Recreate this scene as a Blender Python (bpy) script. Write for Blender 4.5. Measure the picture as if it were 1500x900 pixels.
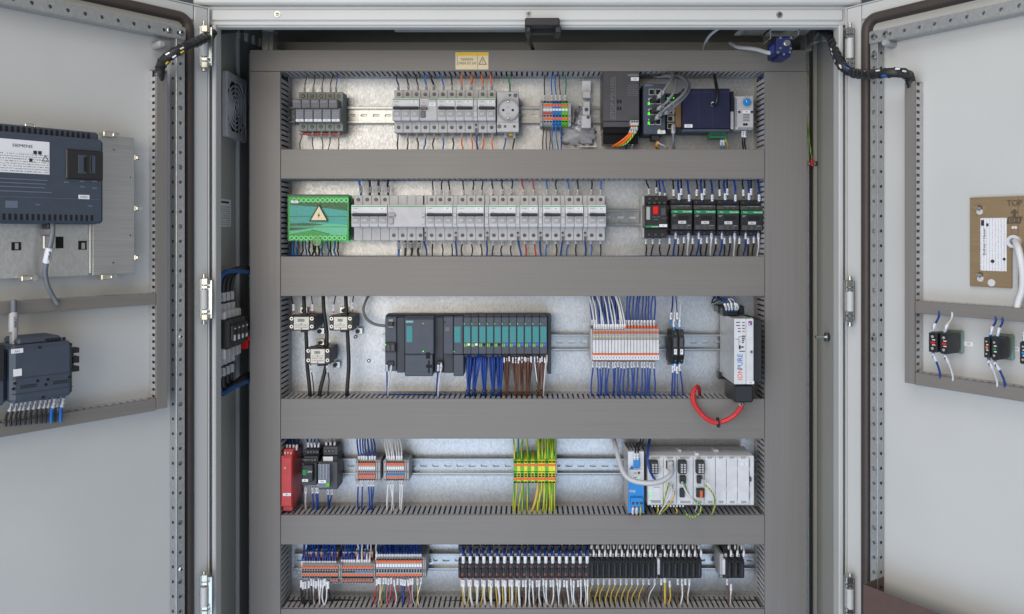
import bpy, math, random
from mathutils import Vector, Matrix
random.seed(11)
for o in list(bpy.data.objects): bpy.data.objects.remove(o)
SC = bpy.context.scene; COL = SC.collection

# ---------------------------------------------------------------- camera
FPX, VX, VY, DIST, EYE = 1192.0, 771.0, 345.0, 1.62, 1.30
cam = bpy.data.cameras.new('camera'); co = bpy.data.objects.new('camera', cam); COL.objects.link(co)
cam.sensor_width = 36.0; cam.lens = 36.0*FPX/1500.0
cam.shift_x = -(VX-750)/1500.0; cam.shift_y = -(450-VY)/1500.0
cam.clip_start = 0.05; cam.clip_end = 200
co.location = (0, -DIST, EYE); co.rotation_euler = (math.pi/2, 0, 0)
SC.camera = co

# ---------------------------------------------------------------- light
W = bpy.data.worlds.new('World'); SC.world = W; W.use_nodes = True
bg = W.node_tree.nodes['Background']; bg.inputs[0].default_value = (0.80, 0.89, 1.0, 1); bg.inputs[1].default_value = 0.09
def area(name, loc, target, sx, sy, power, color):
    l = bpy.data.lights.new(name, 'AREA'); l.shape = 'RECTANGLE'; l.size = sx; l.size_y = sy; l.energy = power; l.color = color
    o = bpy.data.objects.new(name, l); COL.objects.link(o); o.location = loc
    o.rotation_euler = (Vector(target)-Vector(loc)).to_track_quat('-Z', 'Y').to_euler(); return o
area('warm_key_light', (-.85, -3.2, EYE+.50), (-.1, 0, EYE), 1.3, 1.7, 34, (1.0, .87, .70))  # unseen warm area lamp, placed for the glow on the plate's upper left
area('overhead_light', (-.4, -1.8, EYE+2.1), (0, 0, EYE-.2), 2.6, 1.6, 40, (.97, .97, 1.0))
area('left_fill_light', (-2.4, -2.9, EYE+.25), (.2, 0, EYE-.3), 2.2, 1.4, 44, (1.0, .98, .95))  # area lamp added on the left to brighten the right door and wall
area('right_fill_light', (2.5, -2.4, EYE+.35), (-.4, -.2, EYE-.2), 1.6, 1.4, 10, (1.0, .97, .92))  # fill lamp added on the right to lift the left door
area('floor_bounce_light', (-.4, -1.9, EYE-1.29), (0, -.2, EYE-.1), 3.4, 1.8, 43, (.66, .80, 1.0))
SC.view_settings.view_transform = 'Standard'; SC.view_settings.look = 'None'
SC.view_settings.exposure = -0.13; SC.view_settings.gamma = 1.0; SC.view_settings.use_curve_mapping = False
SC.render.engine = 'CYCLES'
try:
    SC.cycles.use_denoising = True; SC.cycles.denoiser = 'OPENIMAGEDENOISE'
except Exception: pass
SC.cycles.max_bounces = 6; SC.cycles.sample_clamp_indirect = 4.0
SC.cycles.caustics_reflective = False; SC.cycles.caustics_refractive = False

# ---------------------------------------------------------------- materials
def lin(c): 
    c /= 255.0
    return c/12.92 if c <= .04045 else ((c+.055)/1.055)**2.4
MATS = {}
def mat(name, rgb, rough=.45, metal=0.0, kind=None, **k):
    if name in MATS: return MATS[name]
    m = bpy.data.materials.new(name); m.use_nodes = True; MATS[name] = m
    nt = m.node_tree; N = nt.nodes; b = N['Principled BSDF']; lk = nt.links.new
    c = tuple(lin(v) for v in rgb)+(1,)
    b.inputs['Base Color'].default_value = c; b.inputs['Roughness'].default_value = rough; b.inputs['Metallic'].default_value = metal
    if 'spec' in k: b.inputs['Specular IOR Level'].default_value = k['spec']
    if 'emit' in k:
        b.inputs['Emission Color'].default_value = c; b.inputs['Emission Strength'].default_value = k['emit']
    tc = N.new('ShaderNodeTexCoord')
    def mapped(sc, out='Object'):
        mp = N.new('ShaderNodeMapping'); mp.inputs['Scale'].default_value = sc; lk(tc.outputs[out], mp.inputs[0]); return mp.outputs[0]
    def noise(vec, scale, detail=4):
        n = N.new('ShaderNodeTexNoise'); n.inputs['Scale'].default_value = scale; n.inputs['Detail'].default_value = detail; lk(vec, n.inputs['Vector']); return n.outputs['Fac']
    def ramp(fac, a, bcol, p0=.3, p1=.7):
        r = N.new('ShaderNodeValToRGB'); r.color_ramp.elements[0].position = p0; r.color_ramp.elements[1].position = p1
        r.color_ramp.elements[0].color = a; r.color_ramp.elements[1].color = bcol; lk(fac, r.inputs[0]); return r.outputs[0]
    def mul(f): return tuple(min(1, x*f) for x in c[:3])+(1,)
    def bump(fac, strength, dist):
        bp = N.new('ShaderNodeBump'); bp.inputs['Strength'].default_value = strength; bp.inputs['Distance'].default_value = dist
        lk(fac, bp.inputs['Height']); lk(bp.outputs[0], b.inputs['Normal'])
    def rr(fac, lo, hi):
        q = N.new('ShaderNodeMapRange'); q.inputs['To Min'].default_value = lo; q.inputs['To Max'].default_value = hi; lk(fac, q.inputs[0]); lk(q.outputs[0], b.inputs['Roughness'])
    if kind == 'paint':
        lk(ramp(noise(mapped((1,1,1)), 5, 6), mul(.955), mul(1.03)), b.inputs['Base Color'])
        f = noise(mapped((1,1,1)), 900, 2); bump(f, .12, .0006); rr(noise(mapped((1,1,1)), 14, 5), rough-.05, rough+.08)
    elif kind == 'duct':
        f1 = noise(mapped((2.0, 2.0, 300) if not k.get('vert') else (300, 2, 2.0)), 1.6, 4)
        lk(ramp(f1, mul(.93), mul(1.05)), b.inputs['Base Color'])
        f2 = noise(mapped((3,3,3)), 2.5, 6); rr(f2, rough-.07, rough+.1)
    elif kind == 'galv':
        v = N.new('ShaderNodeTexVoronoi'); v.inputs['Scale'].default_value = k.get('sp', 420); lk(mapped((1,1,.45)), v.inputs['Vector'])
        sep = N.new('ShaderNodeSeparateColor'); lk(v.outputs['Color'], sep.inputs[0])
        mx = N.new('ShaderNodeMixRGB'); mx.blend_type = 'MULTIPLY'; mx.inputs[0].default_value = 1
        lk(ramp(sep.outputs[0], mul(k.get('lo', .93)), mul(1.06), .1, .9), mx.inputs[1])
        lk(ramp(noise(mapped((1,1,1)), 7, 6), (.86,.87,.89,1), (1,1,1,1)), mx.inputs[2]); lk(mx.outputs[0], b.inputs['Base Color'])
        ad = N.new('ShaderNodeMath'); ad.operation = 'ADD'; lk(sep.outputs[1], ad.inputs[0]); lk(noise(mapped((1,1,.25)), 700, 3), ad.inputs[1])
        q = N.new('ShaderNodeMapRange'); q.inputs['From Max'].default_value = 2; q.inputs['To Min'].default_value = rough-k.get('rv', .05); q.inputs['To Max'].default_value = rough+k.get('rv', .05)*1.5
        lk(ad.outputs[0], q.inputs[0]); lk(q.outputs[0], b.inputs['Roughness']); bump(ad.outputs[0], k.get('bump', .12), .0009)
    elif kind == 'brushed':
        f = noise(mapped((6, 6, 500)), 2.0, 4); lk(ramp(f, mul(.86), mul(1.08)), b.inputs['Base Color']); rr(f, rough-.08, rough+.12); bump(f, .05, .0004)
    elif kind == 'plastic':
        lk(ramp(noise(mapped((1,1,1)), 60, 5), mul(.92), mul(1.05)), b.inputs['Base Color'])
        bump(noise(mapped((1,1,1)), 1800, 1), .08, .0003); rr(noise(mapped((1,1,1)), 40, 4), rough-.06, rough+.08)
    elif kind == 'sleeve':
        s = N.new('ShaderNodeSeparateXYZ'); lk(tc.outputs['Generated'], s.inputs[0])
        def band(sock, ctr, half):
            n1 = N.new('ShaderNodeMath'); n1.operation = 'SUBTRACT'; lk(sock, n1.inputs[0]); n1.inputs[1].default_value = ctr
            n2 = N.new('ShaderNodeMath'); n2.operation = 'ABSOLUTE'; lk(n1.outputs[0], n2.inputs[0])
            n3 = N.new('ShaderNodeMath'); n3.operation = 'LESS_THAN'; lk(n2.outputs[0], n3.inputs[0]); n3.inputs[1].default_value = half; return n3.outputs[0]
        t = N.new('ShaderNodeMath'); t.operation = 'MULTIPLY'; lk(band(s.outputs[0], .5, .13), t.inputs[0]); lk(band(s.outputs[2], .5, .27), t.inputs[1])
        nn = N.new('ShaderNodeMath'); nn.operation = 'GREATER_THAN'; nn.inputs[1].default_value = .47; lk(noise(mapped((1,1,1)), 900, 1), nn.inputs[0])
        t2 = N.new('ShaderNodeMath'); t2.operation = 'MULTIPLY'; lk(t.outputs[0], t2.inputs[0]); lk(nn.outputs[0], t2.inputs[1])
        mx = N.new('ShaderNodeMixRGB'); mx.inputs[1].default_value = c; mx.inputs[2].default_value = (.02,.02,.03,1); lk(t2.outputs[0], mx.inputs[0]); lk(mx.outputs[0], b.inputs['Base Color'])
    elif kind == 'stripe':
        w = N.new('ShaderNodeTexWave'); w.bands_direction = 'X'; w.inputs['Scale'].default_value = 72; w.inputs['Distortion'].default_value = .4; lk(mapped((1,1,1)), w.inputs['Vector'])
        r = N.new('ShaderNodeValToRGB'); r.color_ramp.interpolation = 'CONSTANT'; r.color_ramp.elements[1].position = k.get('split', .5)
        r.color_ramp.elements[0].color = c; r.color_ramp.elements[1].color = tuple(lin(v) for v in k['rgb2'])+(1,); lk(w.outputs['Fac'], r.inputs[0]); lk(r.outputs[0], b.inputs['Base Color'])
    elif kind == 'print':      # rows of small print on a light sticker
        s = N.new('ShaderNodeSeparateXYZ'); lk(tc.outputs['Generated'], s.inputs[0])
        row = N.new('ShaderNodeMath'); row.operation = 'MULTIPLY'; row.inputs[1].default_value = k.get('rows', 8); lk(s.outputs[k.get('axis', 2)], row.inputs[0])
        fr = N.new('ShaderNodeMath'); fr.operation = 'FRACT'; lk(row.outputs[0], fr.inputs[0])
        lt = N.new('ShaderNodeMath'); lt.operation = 'LESS_THAN'; lt.inputs[1].default_value = .42; lk(fr.outputs[0], lt.inputs[0])
        sc = (60, 60, k.get('rows', 8)) if k.get('axis', 2) == 2 else (k.get('rows', 8), 60, 60)
        nz = N.new('ShaderNodeMath'); nz.operation = 'GREATER_THAN'; nz.inputs[1].default_value = .5; lk(noise(mapped(sc, 'Generated'), k.get('ns', .8), 1), nz.inputs[0])
        t = N.new('ShaderNodeMath'); t.operation = 'MULTIPLY'; lk(lt.outputs[0], t.inputs[0]); lk(nz.outputs[0], t.inputs[1])
        mx = N.new('ShaderNodeMixRGB'); mx.inputs[1].default_value = c; mx.inputs[2].default_value = tuple(lin(v) for v in k.get('ink', (90,90,95)))+(1,); lk(t.outputs[0], mx.inputs[0]); lk(mx.outputs[0], b.inputs['Base Color'])
    elif kind == 'clear':
        N.remove(b); tr = N.new('ShaderNodeBsdfTransparent'); tr.inputs[0].default_value = c
        gl = N.new('ShaderNodeBsdfGlossy'); gl.inputs['Roughness'].default_value = rough; gl.inputs['Color'].default_value = (1,1,1,1)
        df = N.new('ShaderNodeBsdfDiffuse'); df.inputs[0].default_value = tuple(lin(v) for v in k.get('rgb2', rgb))+(1,)
        m0 = N.new('ShaderNodeMixShader'); m0.inputs[0].default_value = k.get('body', .15); lk(tr.outputs[0], m0.inputs[1]); lk(df.outputs[0], m0.inputs[2])
        ms = N.new('ShaderNodeMixShader'); fz = N.new('ShaderNodeFresnel'); fz.inputs[0].default_value = k.get('ior', 1.5)
        lk(fz.outputs[0], ms.inputs[0]); lk(m0.outputs[0], ms.inputs[1]); lk(gl.outputs[0], ms.inputs[2]); lk(ms.outputs[0], N['Material Output'].inputs[0])
    return m

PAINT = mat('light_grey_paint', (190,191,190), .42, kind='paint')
PAINTSHADE = mat('light_grey_paint_shaded', (164,164,159), .45, kind='paint')  # the cabinet paint again, with the interior's shade put into its colour
DUCT = mat('duct_grey', (120,116,112), .42, kind='duct')
DUCTV = mat('duct_grey_upright', (122,118,115), .42, kind='duct', vert=1)
DUCTW = mat('duct_grey_wall', (178,177,177), .5, kind='plastic')
GALV = mat('galvanised_sheet', (196,199,202), .40, .80, kind='galv', lo=.87, rv=.075, bump=.16, sp=460)
RAIL = mat('zinc_rail', (172,175,177), .30, .9, kind='galv', bump=.03)
STRUT = mat('zinc_strut', (182,184,184), .42, .7, kind='galv', bump=.05)
ZINC = mat('bright_zinc', (205,208,205), .25, .95)
ZINCY = mat('yellow_zinc', (204,201,188), .34, .9)
STEEL = mat('brushed_steel', (186,187,188), .36, .85, kind='brushed')
GASKET = mat('gasket_foam', (66,58,55), .5, kind='plastic')
BROWN = mat('brown_pocket', (88,70,66), .45, kind='plastic')
BLACK = mat('black_plastic', (34,34,37), .42, kind='plastic')
BLACKG = mat('black_gloss', (24,24,27), .2)
HOLE = mat('dark_hole', (14,14,15), .8)
ANTH = mat('anthracite', (70,70,74), .5, kind='plastic')
SLATE = mat('slate_plastic', (64,70,82), .48, kind='plastic')
SLATED = mat('slate_dark', (48,52,60), .5, kind='plastic')
NAVY = mat('navy_case', (22,26,60), .4, kind='plastic')
NAVYD = mat('navy_slate', (62,71,85), .5, kind='plastic')
SWBLUE = mat('royal_blue_switch', (20,32,84), .42, kind='plastic')
LGREY = mat('light_plastic', (182,181,183), .42, kind='plastic')
MGREY = mat('mid_plastic', (158,158,160), .45, kind='plastic')
DGREY = mat('dark_plastic', (96,97,103), .45, kind='plastic')
GGREY = mat('green_grey_plastic', (134,140,134), .48, kind='plastic')
WHITE = mat('white_plastic', (206,206,208), .4, kind='plastic')
OFFW = mat('offwhite_module', (208,210,214), .45, kind='plastic')
STICK = mat('white_sticker', (225,226,230), .5)
PRINT = mat('printed_sticker', (222,223,226), .5, kind='print', rows=11, ns=2.2, ink=(150,150,155))
PRINTV = mat('printed_sticker_upright', (222,223,228), .5, kind='print', rows=9, axis=0, ns=2.2, ink=(176,176,182))
PRINTC = mat('printed_plate', (204,199,192), .45, kind='print', rows=6, ink=(130,122,116))
PRINTD = mat('printed_cartridge', (112,114,124), .5, kind='print', rows=7, ink=(146,148,156))
TEAL = mat('teal_label', (56,138,140), .5, kind='print', rows=10, ink=(34,104,106))
GREEN = mat('green_stripe', (40,150,90), .5)
DGREEN = mat('deep_green', (22,120,72), .45)
RED = mat('red_plastic', (190,58,58), .38, kind='plastic')
REDB = mat('bright_red', (212,30,28), .35)
ORANGE = mat('orange_tab', (226,104,46), .45)
BLUEB = mat('bridge_blue', (28,112,180), .4)
CYAN = mat('cyan_blue', (24,128,204), .4)
YELLOW = mat('yellow_plastic', (228,186,36), .45)
PEG = mat('earth_block_green', (96,176,44), .45, kind='plastic')
PEY = mat('earth_block_yellow', (214,216,40), .45, kind='plastic')
CREAM = mat('cream_label', (226,208,170), .5)
GOLD = mat('bronze_plate', (148,127,98), .40, .35, kind='brushed')
INK = mat('ink', (40,40,44), .6); INKL = mat('pale_ink', (168,170,174), .6); INKG = mat('grey_ink', (120,116,112), .6); INKW = mat('white_ink', (235,235,235), .6)
INKB = mat('blue_ink', (24,96,184), .5); INKO = mat('orange_ink', (226,92,40), .5); INKD = mat('dim_ink', (112,112,116), .6); INKN = mat('dim_navy_ink', (96,106,124), .6)
SLEEVE = mat('marker_sleeve_white', (214,216,222), .45, kind='sleeve')
SLEEVEG = mat('marker_sleeve_grey', (172,172,176), .45, kind='sleeve')
LEDG = mat('green_led', (70,255,40), .4, emit=.7); LEDY = mat('yellow_led', (220,220,40), .4, emit=.25)
CLEAR = mat('clear_cover', (226,230,238), .12, kind='clear', body=.12, rgb2=(200,205,215))
GREENCOV = mat('green_cover', (120,240,176), .08, kind='clear', body=.06, rgb2=(0,190,100))
BAG = mat('clear_bag', (238,238,242), .42, kind='clear', body=.35, rgb2=(186,186,192))
WC = {}
for n_, c_ in dict(black=(30,30,33), blue=(26,104,182), navy=(18,62,142), orange=(232,108,30), brown=(98,62,46), white=(212,212,214), green=(24,128,72), red=(196,32,34),
                   yellow=(204,172,72), grey=(112,117,124), violet=(84,76,150), pink=(206,92,120), cyan=(30,140,200)).items():
    WC[n_] = mat('wire_'+n_, c_, .38)
WC['shaded blue'] = mat('wire_shaded_blue', (14,70,124), .45)  # the blue wire colour darkened, shade by the side wall painted in
WC['pale grey'] = mat('wire_pale_grey', (188,190,194), .45)
WC['green and yellow'] = mat('wire_earth', (54,146,40), .4, kind='stripe', rgb2=(206,200,44), split=.66)
WC['yellow and green'] = mat('wire_earth_pale', (206,190,50), .4, kind='stripe', rgb2=(96,160,50), split=.72)

# ---------------------------------------------------------------- frames: the cabinet's, and one per door
EYEP = Vector((0, -DIST, EYE))
class Frame:
    def __init__(s, M): s.M = M; s.I = M.inverted()
    def pt(s, px, py, y):      # point of this frame's plane y that the photograph shows at (px, py)
        o = s.I @ EYEP; d = s.I.to_3x3() @ Vector(((px-VX)/FPX, 1, (VY-py)/FPX)); return o + d*((y-o.y)/d.y)
CAB = Frame(Matrix.Identity(4))
YC = -.15                       # front face of the cabinet
def X(px, y=0): return CAB.pt(px, 0, y).x
def Z(py, y=0): return CAB.pt(0, py, y).z
LD = Frame(Matrix.Translation((X(304.5, YC-.006), YC-.006, 0)) @ Matrix.Rotation(math.radians(51.7), 4, 'Z'))
RD = Frame(Matrix.Translation((X(1241, YC-.006), YC-.006, 0)) @ Matrix.Rotation(math.radians(-55.5), 4, 'Z'))
def front_of(fr, px_base, px_front, py=345):   # how far a side that is seen from px_base (on the panel) to px_front stands proud
    x = fr.pt(px_base, py, 0).x; lo, hi = -.25, 0.0
    f = lambda v: fr.pt(px_front, py, v).x - x
    a = f(lo)
    for _ in range(50):
        m = (lo+hi)/2
        if (f(m) > 0) == (a > 0): lo = m
        else: hi = m
    return (lo+hi)/2

# ---------------------------------------------------------------- mesh building
TXT = {}
def text_mesh(s):
    if s not in TXT:
        c = bpy.data.curves.new('t', 'FONT'); c.body = s; c.size = 1.0; c.resolution_u = 2; c.align_x = 'CENTER'; c.align_y = 'CENTER'
        o = bpy.data.objects.new('t', c); me = o.to_mesh()
        v = [tuple(p.co) for p in me.vertices]; f = [tuple(p.vertices) for p in me.polygons]
        o.to_mesh_clear(); bpy.data.objects.remove(o); bpy.data.curves.remove(c)
        ys = [p[1] for p in v] or [0]; xs = [p[0] for p in v] or [0]
        TXT[s] = (v, f, max(ys)-min(ys) or 1, (max(ys)+min(ys))/2, (max(xs)+min(xs))/2, max(xs)-min(xs) or 1)
    return TXT[s]
class MB:
    def __init__(s, fr=CAB): s.fr = fr; s.v = []; s.f = []; s.fm = []; s.sm = []; s.mats = []; s.cur = 0
    def m(s, material):
        if material not in s.mats: s.mats.append(material)
        s.cur = s.mats.index(material); return s
    def add(s, vs, fs, smooth=False):
        b = len(s.v); s.v += [tuple(p) for p in vs]
        for f in fs: s.f.append(tuple(i+b for i in f)); s.fm.append(s.cur); s.sm.append(smooth)
        return s
    def b(s, x0, x1, y0, y1, z0, z1, bev=0.0):
        if x1 < x0: x0, x1 = x1, x0
        if y1 < y0: y0, y1 = y1, y0
        if z1 < z0: z0, z1 = z1, z0
        e = min(bev, .3*min(x1-x0, y1-y0, z1-z0))
        if e <= 0:
            return s.add([(x, y, z) for x in (x0, x1) for y in (y0, y1) for z in (z0, z1)], [(0,1,3,2),(4,6,7,5),(0,4,5,1),(2,3,7,6),(0,2,6,4),(1,5,7,3)])
        vs = []; idx = {}
        for i in (0, 1):
            for j in (0, 1):
                for k in (0, 1):
                    p = ((x0, x1)[i], (y0, y1)[j], (z0, z1)[k]); sg = (1-2*i, 1-2*j, 1-2*k)
                    for a in range(3):
                        q = [p[t]+(sg[t]*e if t != a else 0) for t in range(3)]; idx[i, j, k, a] = len(vs); vs.append(q)
        fs = []
        for a in range(3):
            u, w = (a+1) % 3, (a+2) % 3
            for sd in (0, 1):
                def key(cu, cw):
                    c = [0, 0, 0]; c[a] = sd; c[u] = cu; c[w] = cw; return idx[c[0], c[1], c[2], a]
                q = [key(0, 0), key(1, 0), key(1, 1), key(0, 1)]; fs.append(tuple(q) if sd else tuple(q[::-1]))
            for cu in (0, 1):
                for cw in (0, 1):
                    def key2(ca, ax):
                        c = [0, 0, 0]; c[a] = ca; c[u] = cu; c[w] = cw; return idx[c[0], c[1], c[2], ax]
                    q = [key2(0, u), key2(1, u), key2(1, w), key2(0, w)]; fs.append(tuple(q) if (cu ^ cw) == 1 else tuple(q[::-1]))
        for i in (0, 1):
            for j in (0, 1):
                for k in (0, 1):
                    q = [idx[i, j, k, a] for a in range(3)]; fs.append(tuple(q) if (i+j+k) % 2 == 1 else tuple(q[::-1]))
        return s.add(vs, fs)
    def bx(s, px0, py0, px1, py1, yf, yb, bev=.0005, ref=None):   # a box whose front face fills that rectangle of the photograph
        ref = px0 if ref is None else ref
        a, c = s.fr.pt(px0, (py0+py1)/2, yf).x, s.fr.pt(px1, (py0+py1)/2, yf).x
        return s.b(a, c, yf, yb, s.fr.pt(ref, py1, yf).z, s.fr.pt(ref, py0, yf).z, bev)
    def prism(s, poly, y0, y1, axis='y'):     # polygon in (x,z) pushed along y, or in (y,z) pushed along x, or in (x,y) pushed along z
        n = len(poly)
        mk = {'y': lambda p, t: (p[0], t, p[1]), 'x': lambda p, t: (t, p[0], p[1]), 'z': lambda p, t: (p[0], p[1], t)}[axis]
        vs = [mk(p, y0) for p in poly]+[mk(p, y1) for p in poly]
        return s.add(vs, [tuple(range(n)), tuple(range(2*n-1, n-1, -1))]+[(i, n+i, n+(i+1) % n, (i+1) % n) for i in range(n)])
    def cyl(s, c, ax, r, h, n=12, r2=None, smooth=True, cap=True):
        c = Vector(c); ax = Vector(ax).normalized(); u = ax.orthogonal().normalized(); w = ax.cross(u); r2 = r if r2 is None else r2
        vs = [c+(u*math.cos(t)+w*math.sin(t))*r for t in (2*math.pi*i/n for i in range(n))]+[c+ax*h+(u*math.cos(t)+w*math.sin(t))*r2 for t in (2*math.pi*i/n for i in range(n))]
        s.add(vs, [(i, (i+1) % n, n+(i+1) % n, n+i) for i in range(n)], smooth)
        if cap: s.add(vs, [tuple(range(n-1, -1, -1)), tuple(range(n, 2*n))])
        return s
    def disc(s, px, py, y, r, h=.0008, n=12): return s.cyl(s.fr.pt(px, py, y), (0, -1, 0), r, h, n)
    def ring(s, c, ax, r0, r1, h, n=20):
        c = Vector(c); ax = Vector(ax).normalized(); u = ax.orthogonal().normalized(); w = ax.cross(u); vs = []
        for (r, t) in ((r0, 0), (r1, 0), (r1, h), (r0, h)):
            vs += [c+ax*t+(u*math.cos(2*math.pi*i/n)+w*math.sin(2*math.pi*i/n))*r for i in range(n)]
        return s.add(vs, [(k*n+i, k*n+(i+1) % n, ((k+1) % 4)*n+(i+1) % n, ((k+1) % 4)*n+i) for k in range(4) for i in range(n)])
    def tube(s, pts, r, n=6, closed=False, rfun=None, cap=True):
        pts = [Vector(p) for p in pts]; L = len(pts); vs = []; u = None
        for i, p in enumerate(pts):
            t = (pts[(i+1) % L]-pts[i-1]) if closed else (pts[min(i+1, L-1)]-pts[max(i-1, 0)])
            t = t.normalized() if t.length > 1e-9 else Vector((0, 0, 1))
            if u is None: u = t.orthogonal().normalized()
            u = (u-t*u.dot(t)); u = u.normalized() if u.length > 1e-6 else t.orthogonal().normalized()
            w = t.cross(u); rr = r if rfun is None else r*rfun(i/max(1, L-1))
            vs += [p+(u*math.cos(2*math.pi*k/n)+w*math.sin(2*math.pi*k/n))*rr for k in range(n)]
        s.add(vs, [(i*n+k, i*n+(k+1) % n, ((i+1) % L)*n+(k+1) % n, ((i+1) % L)*n+k) for i in range(L if closed else L-1) for k in range(n)], True)
        if cap and not closed: s.add(vs[:n], [tuple(range(n-1, -1, -1))]); s.add(vs[-n:], [tuple(range(n))])
        return s
    def txt(s, t, px, py, y, h, rot=0, wid=None, ref=None):
        p = s.fr.pt(px, py, y); return s.txtm(t, p.x, y, p.z, h, rot, wid)
    def txtm(s, t, x, y, z, h, rot=0, wid=None):
        v, f, H, cy, cx, Wd = text_mesh(t); k = h/H; kx = k if wid is None else wid/Wd; c_, s_ = math.cos(rot), math.sin(rot)
        vs = []
        for q in v:
            a, b2 = (q[0]-cx)*kx, (q[1]-cy)*k; vs.append((x+a*c_-b2*s_, y, z+a*s_+b2*c_))
        return s.add(vs, f)
    def perf(s, o, ux, uz, tiles, hole, depth):     # sheet strip with real holes; o corner, ux/uz unit vectors in the sheet; tiles: (u0,u1,w0,w1); hole(i): list of (u,w) or None
        o, ux, uz = Vector(o), Vector(ux), Vector(uz); nrm = Vector(depth)
        for i, (u0, u1, w0, w1) in enumerate(tiles):
            h = hole(i); P = lambda u, w: o+ux*u+uz*w
            if not h: s.add([P(u0, w0), P(u1, w0), P(u1, w1), P(u0, w1)], [(0, 1, 2, 3)]); continue
            cu = sum(a for a, _ in h)/len(h); cw = sum(b for _, b in h)/len(h); n = len(h); out = []
            for a, b2 in h:
                du, dw = a-cu, b2-cw
                k = min(((u1-cu)/du if du > 1e-9 else (u0-cu)/du if du < -1e-9 else 1e9), ((w1-cw)/dw if dw > 1e-9 else (w0-cw)/dw if dw < -1e-9 else 1e9))
                out.append((cu+du*k, cw+dw*k))
            for c in ((u0, w0), (u1, w0), (u1, w1), (u0, w1)):     # pull the nearest outline point into each corner
                j = min(range(n), key=lambda q: (out[q][0]-c[0])**2+(out[q][1]-c[1])**2); out[j] = c
            vs = [P(*q) for q in out]+[P(*q) for q in h]+[P(*q)+nrm for q in h]
            s.add(vs, [(q, (q+1) % n, n+(q+1) % n, n+q) for q in range(n)]+[(n+q, n+(q+1) % n, 2*n+(q+1) % n, 2*n+q) for q in range(n)])
        return s
    def mesh(s, name, material=None, off=Vector((0, 0, 0))):
        me = bpy.data.meshes.new(name); me.from_pydata([(a-off[0], b-off[1], c-off[2]) for a, b, c in s.v], [], s.f)
        for q in (s.mats or [material]): me.materials.append(q)
        if s.mats: me.polygons.foreach_set('material_index', s.fm)
        me.polygons.foreach_set('use_smooth', s.sm); me.update(); return me
def circle(cu, cw, r, n=12, el=0): 
    return [(cu+r*math.cos(t)+(el if math.cos(t) > 1e-6 else -el if math.cos(t) < -1e-6 else 0), cw+r*math.sin(t)) for t in (2*math.pi*(i+.5)/n for i in range(n))]

class T:                         # a thing: an Empty at its base that parents its parts (or one mesh, see solo)
    def __init__(s, name, label, cat, base=(0, 0, EYE), group=None, fr=CAB):
        o = bpy.data.objects.new(name, None); o.empty_display_size = .02; COL.objects.link(o)
        s.o = o; s.fr = fr; s.base = Vector(base); o.matrix_world = fr.M @ Matrix.Translation(s.base)
        o['label'] = label; o['category'] = cat
        if group: o['group'] = group
    def part(s, name, mb, material=None, parent=None, label=None, kind=None):
        o = bpy.data.objects.new(name, mb.mesh(name, material, s.base)); COL.objects.link(o); o.parent = parent or s.o
        if label: o['label'] = label
        if kind: o['kind'] = kind
        return o
    def bx(s, name, material, *a, parent=None, label=None, **k):
        return s.part(name, MB(s.fr).bx(*a, **k), material, parent, label)
    def inst(s, name, me, pos, parent=None):
        o = bpy.data.objects.new(name, me); COL.objects.link(o); o.parent = parent or s.o; o.location = Vector(pos)-s.base; return o
    def base_at(px, py, y, fr=CAB): return fr.pt(px, py, y)
def solo(name, mb, material, label, cat, group=None, at=None):    # a thing that is one mesh
    at = Vector(at if at is not None else mb.v[0]); o = bpy.data.objects.new(name, mb.mesh(name, material, at)); COL.objects.link(o)
    o.matrix_world = mb.fr.M @ Matrix.Translation(at); o['label'] = label; o['category'] = cat
    if group: o['group'] = group
    o['_at'] = tuple(at); return o

# shared little meshes
def _screw(r, slot):
    b = MB().m(HOLE).cyl((0, 0, 0), (0, -1, 0), r*1.4, .0004, 14).m(mat('screw_zinc', (150,150,148), .45, .8)).cyl((0, -.0003, 0), (0, -1, 0), r*.88, .0006, 12).m(HOLE)
    b.b(-r*.75, r*.75, -.0012, -.0005, -r*slot, r*slot); b.b(-r*slot, r*slot, -.00125, -.0005, -r*.75, r*.75); return b.mesh('terminal_screw')
SCREW = _screw(.0026, .2); SCREWS = _screw(.0019, .22)
_b = MB().m(ZINC).cyl((0, 0, 0), (0, -1, 0), .0055, .0012, 14).cyl((0, -.0012, 0), (0, -1, 0), .0042, .0018, 14, r2=.003).m(HOLE)
_b.b(-.0024, .0024, -.0036, -.0024, -.0006, .0006).b(-.0006, .0006, -.0037, -.0024, -.0024, .0024); BOLT = _b.mesh('bolt')
def hexa(r): return [(r*math.cos(math.pi/3*i), r*math.sin(math.pi/3*i)) for i in range(6)]

# ---------------------------------------------------------------- wires
def spline(pts, n=10):
    P_ = [Vector(p) for p in pts]; 
    if len(P_) == 2: return [P_[0].lerp(P_[1], i/n) for i in range(n+1)]
    out = []; E = [P_[0]*2-P_[1]]+P_+[P_[-1]*2-P_[-2]]
    per = max(3, n//(len(P_)-1))
    for i in range(1, len(E)-2):
        a, b, c, d = E[i-1], E[i], E[i+1], E[i+2]
        for k in range(per):
            t = k/per; out.append(.5*((2*b)+(c-a)*t+(2*a-5*b+4*c-d)*t*t+(3*b-a-3*c+d)*t**3))
    return out+[P_[-1]]
def along(pl, s0, s1):
    out = []; acc = 0
    for i in range(len(pl)-1):
        L = (pl[i+1]-pl[i]).length
        if L < 1e-9: continue
        lo, hi = max(s0, acc), min(s1, acc+L)
        if hi > lo:
            if not out: out.append(pl[i].lerp(pl[i+1], (lo-acc)/L))
            out.append(pl[i].lerp(pl[i+1], (hi-acc)/L))
        acc += L
    return out
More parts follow.
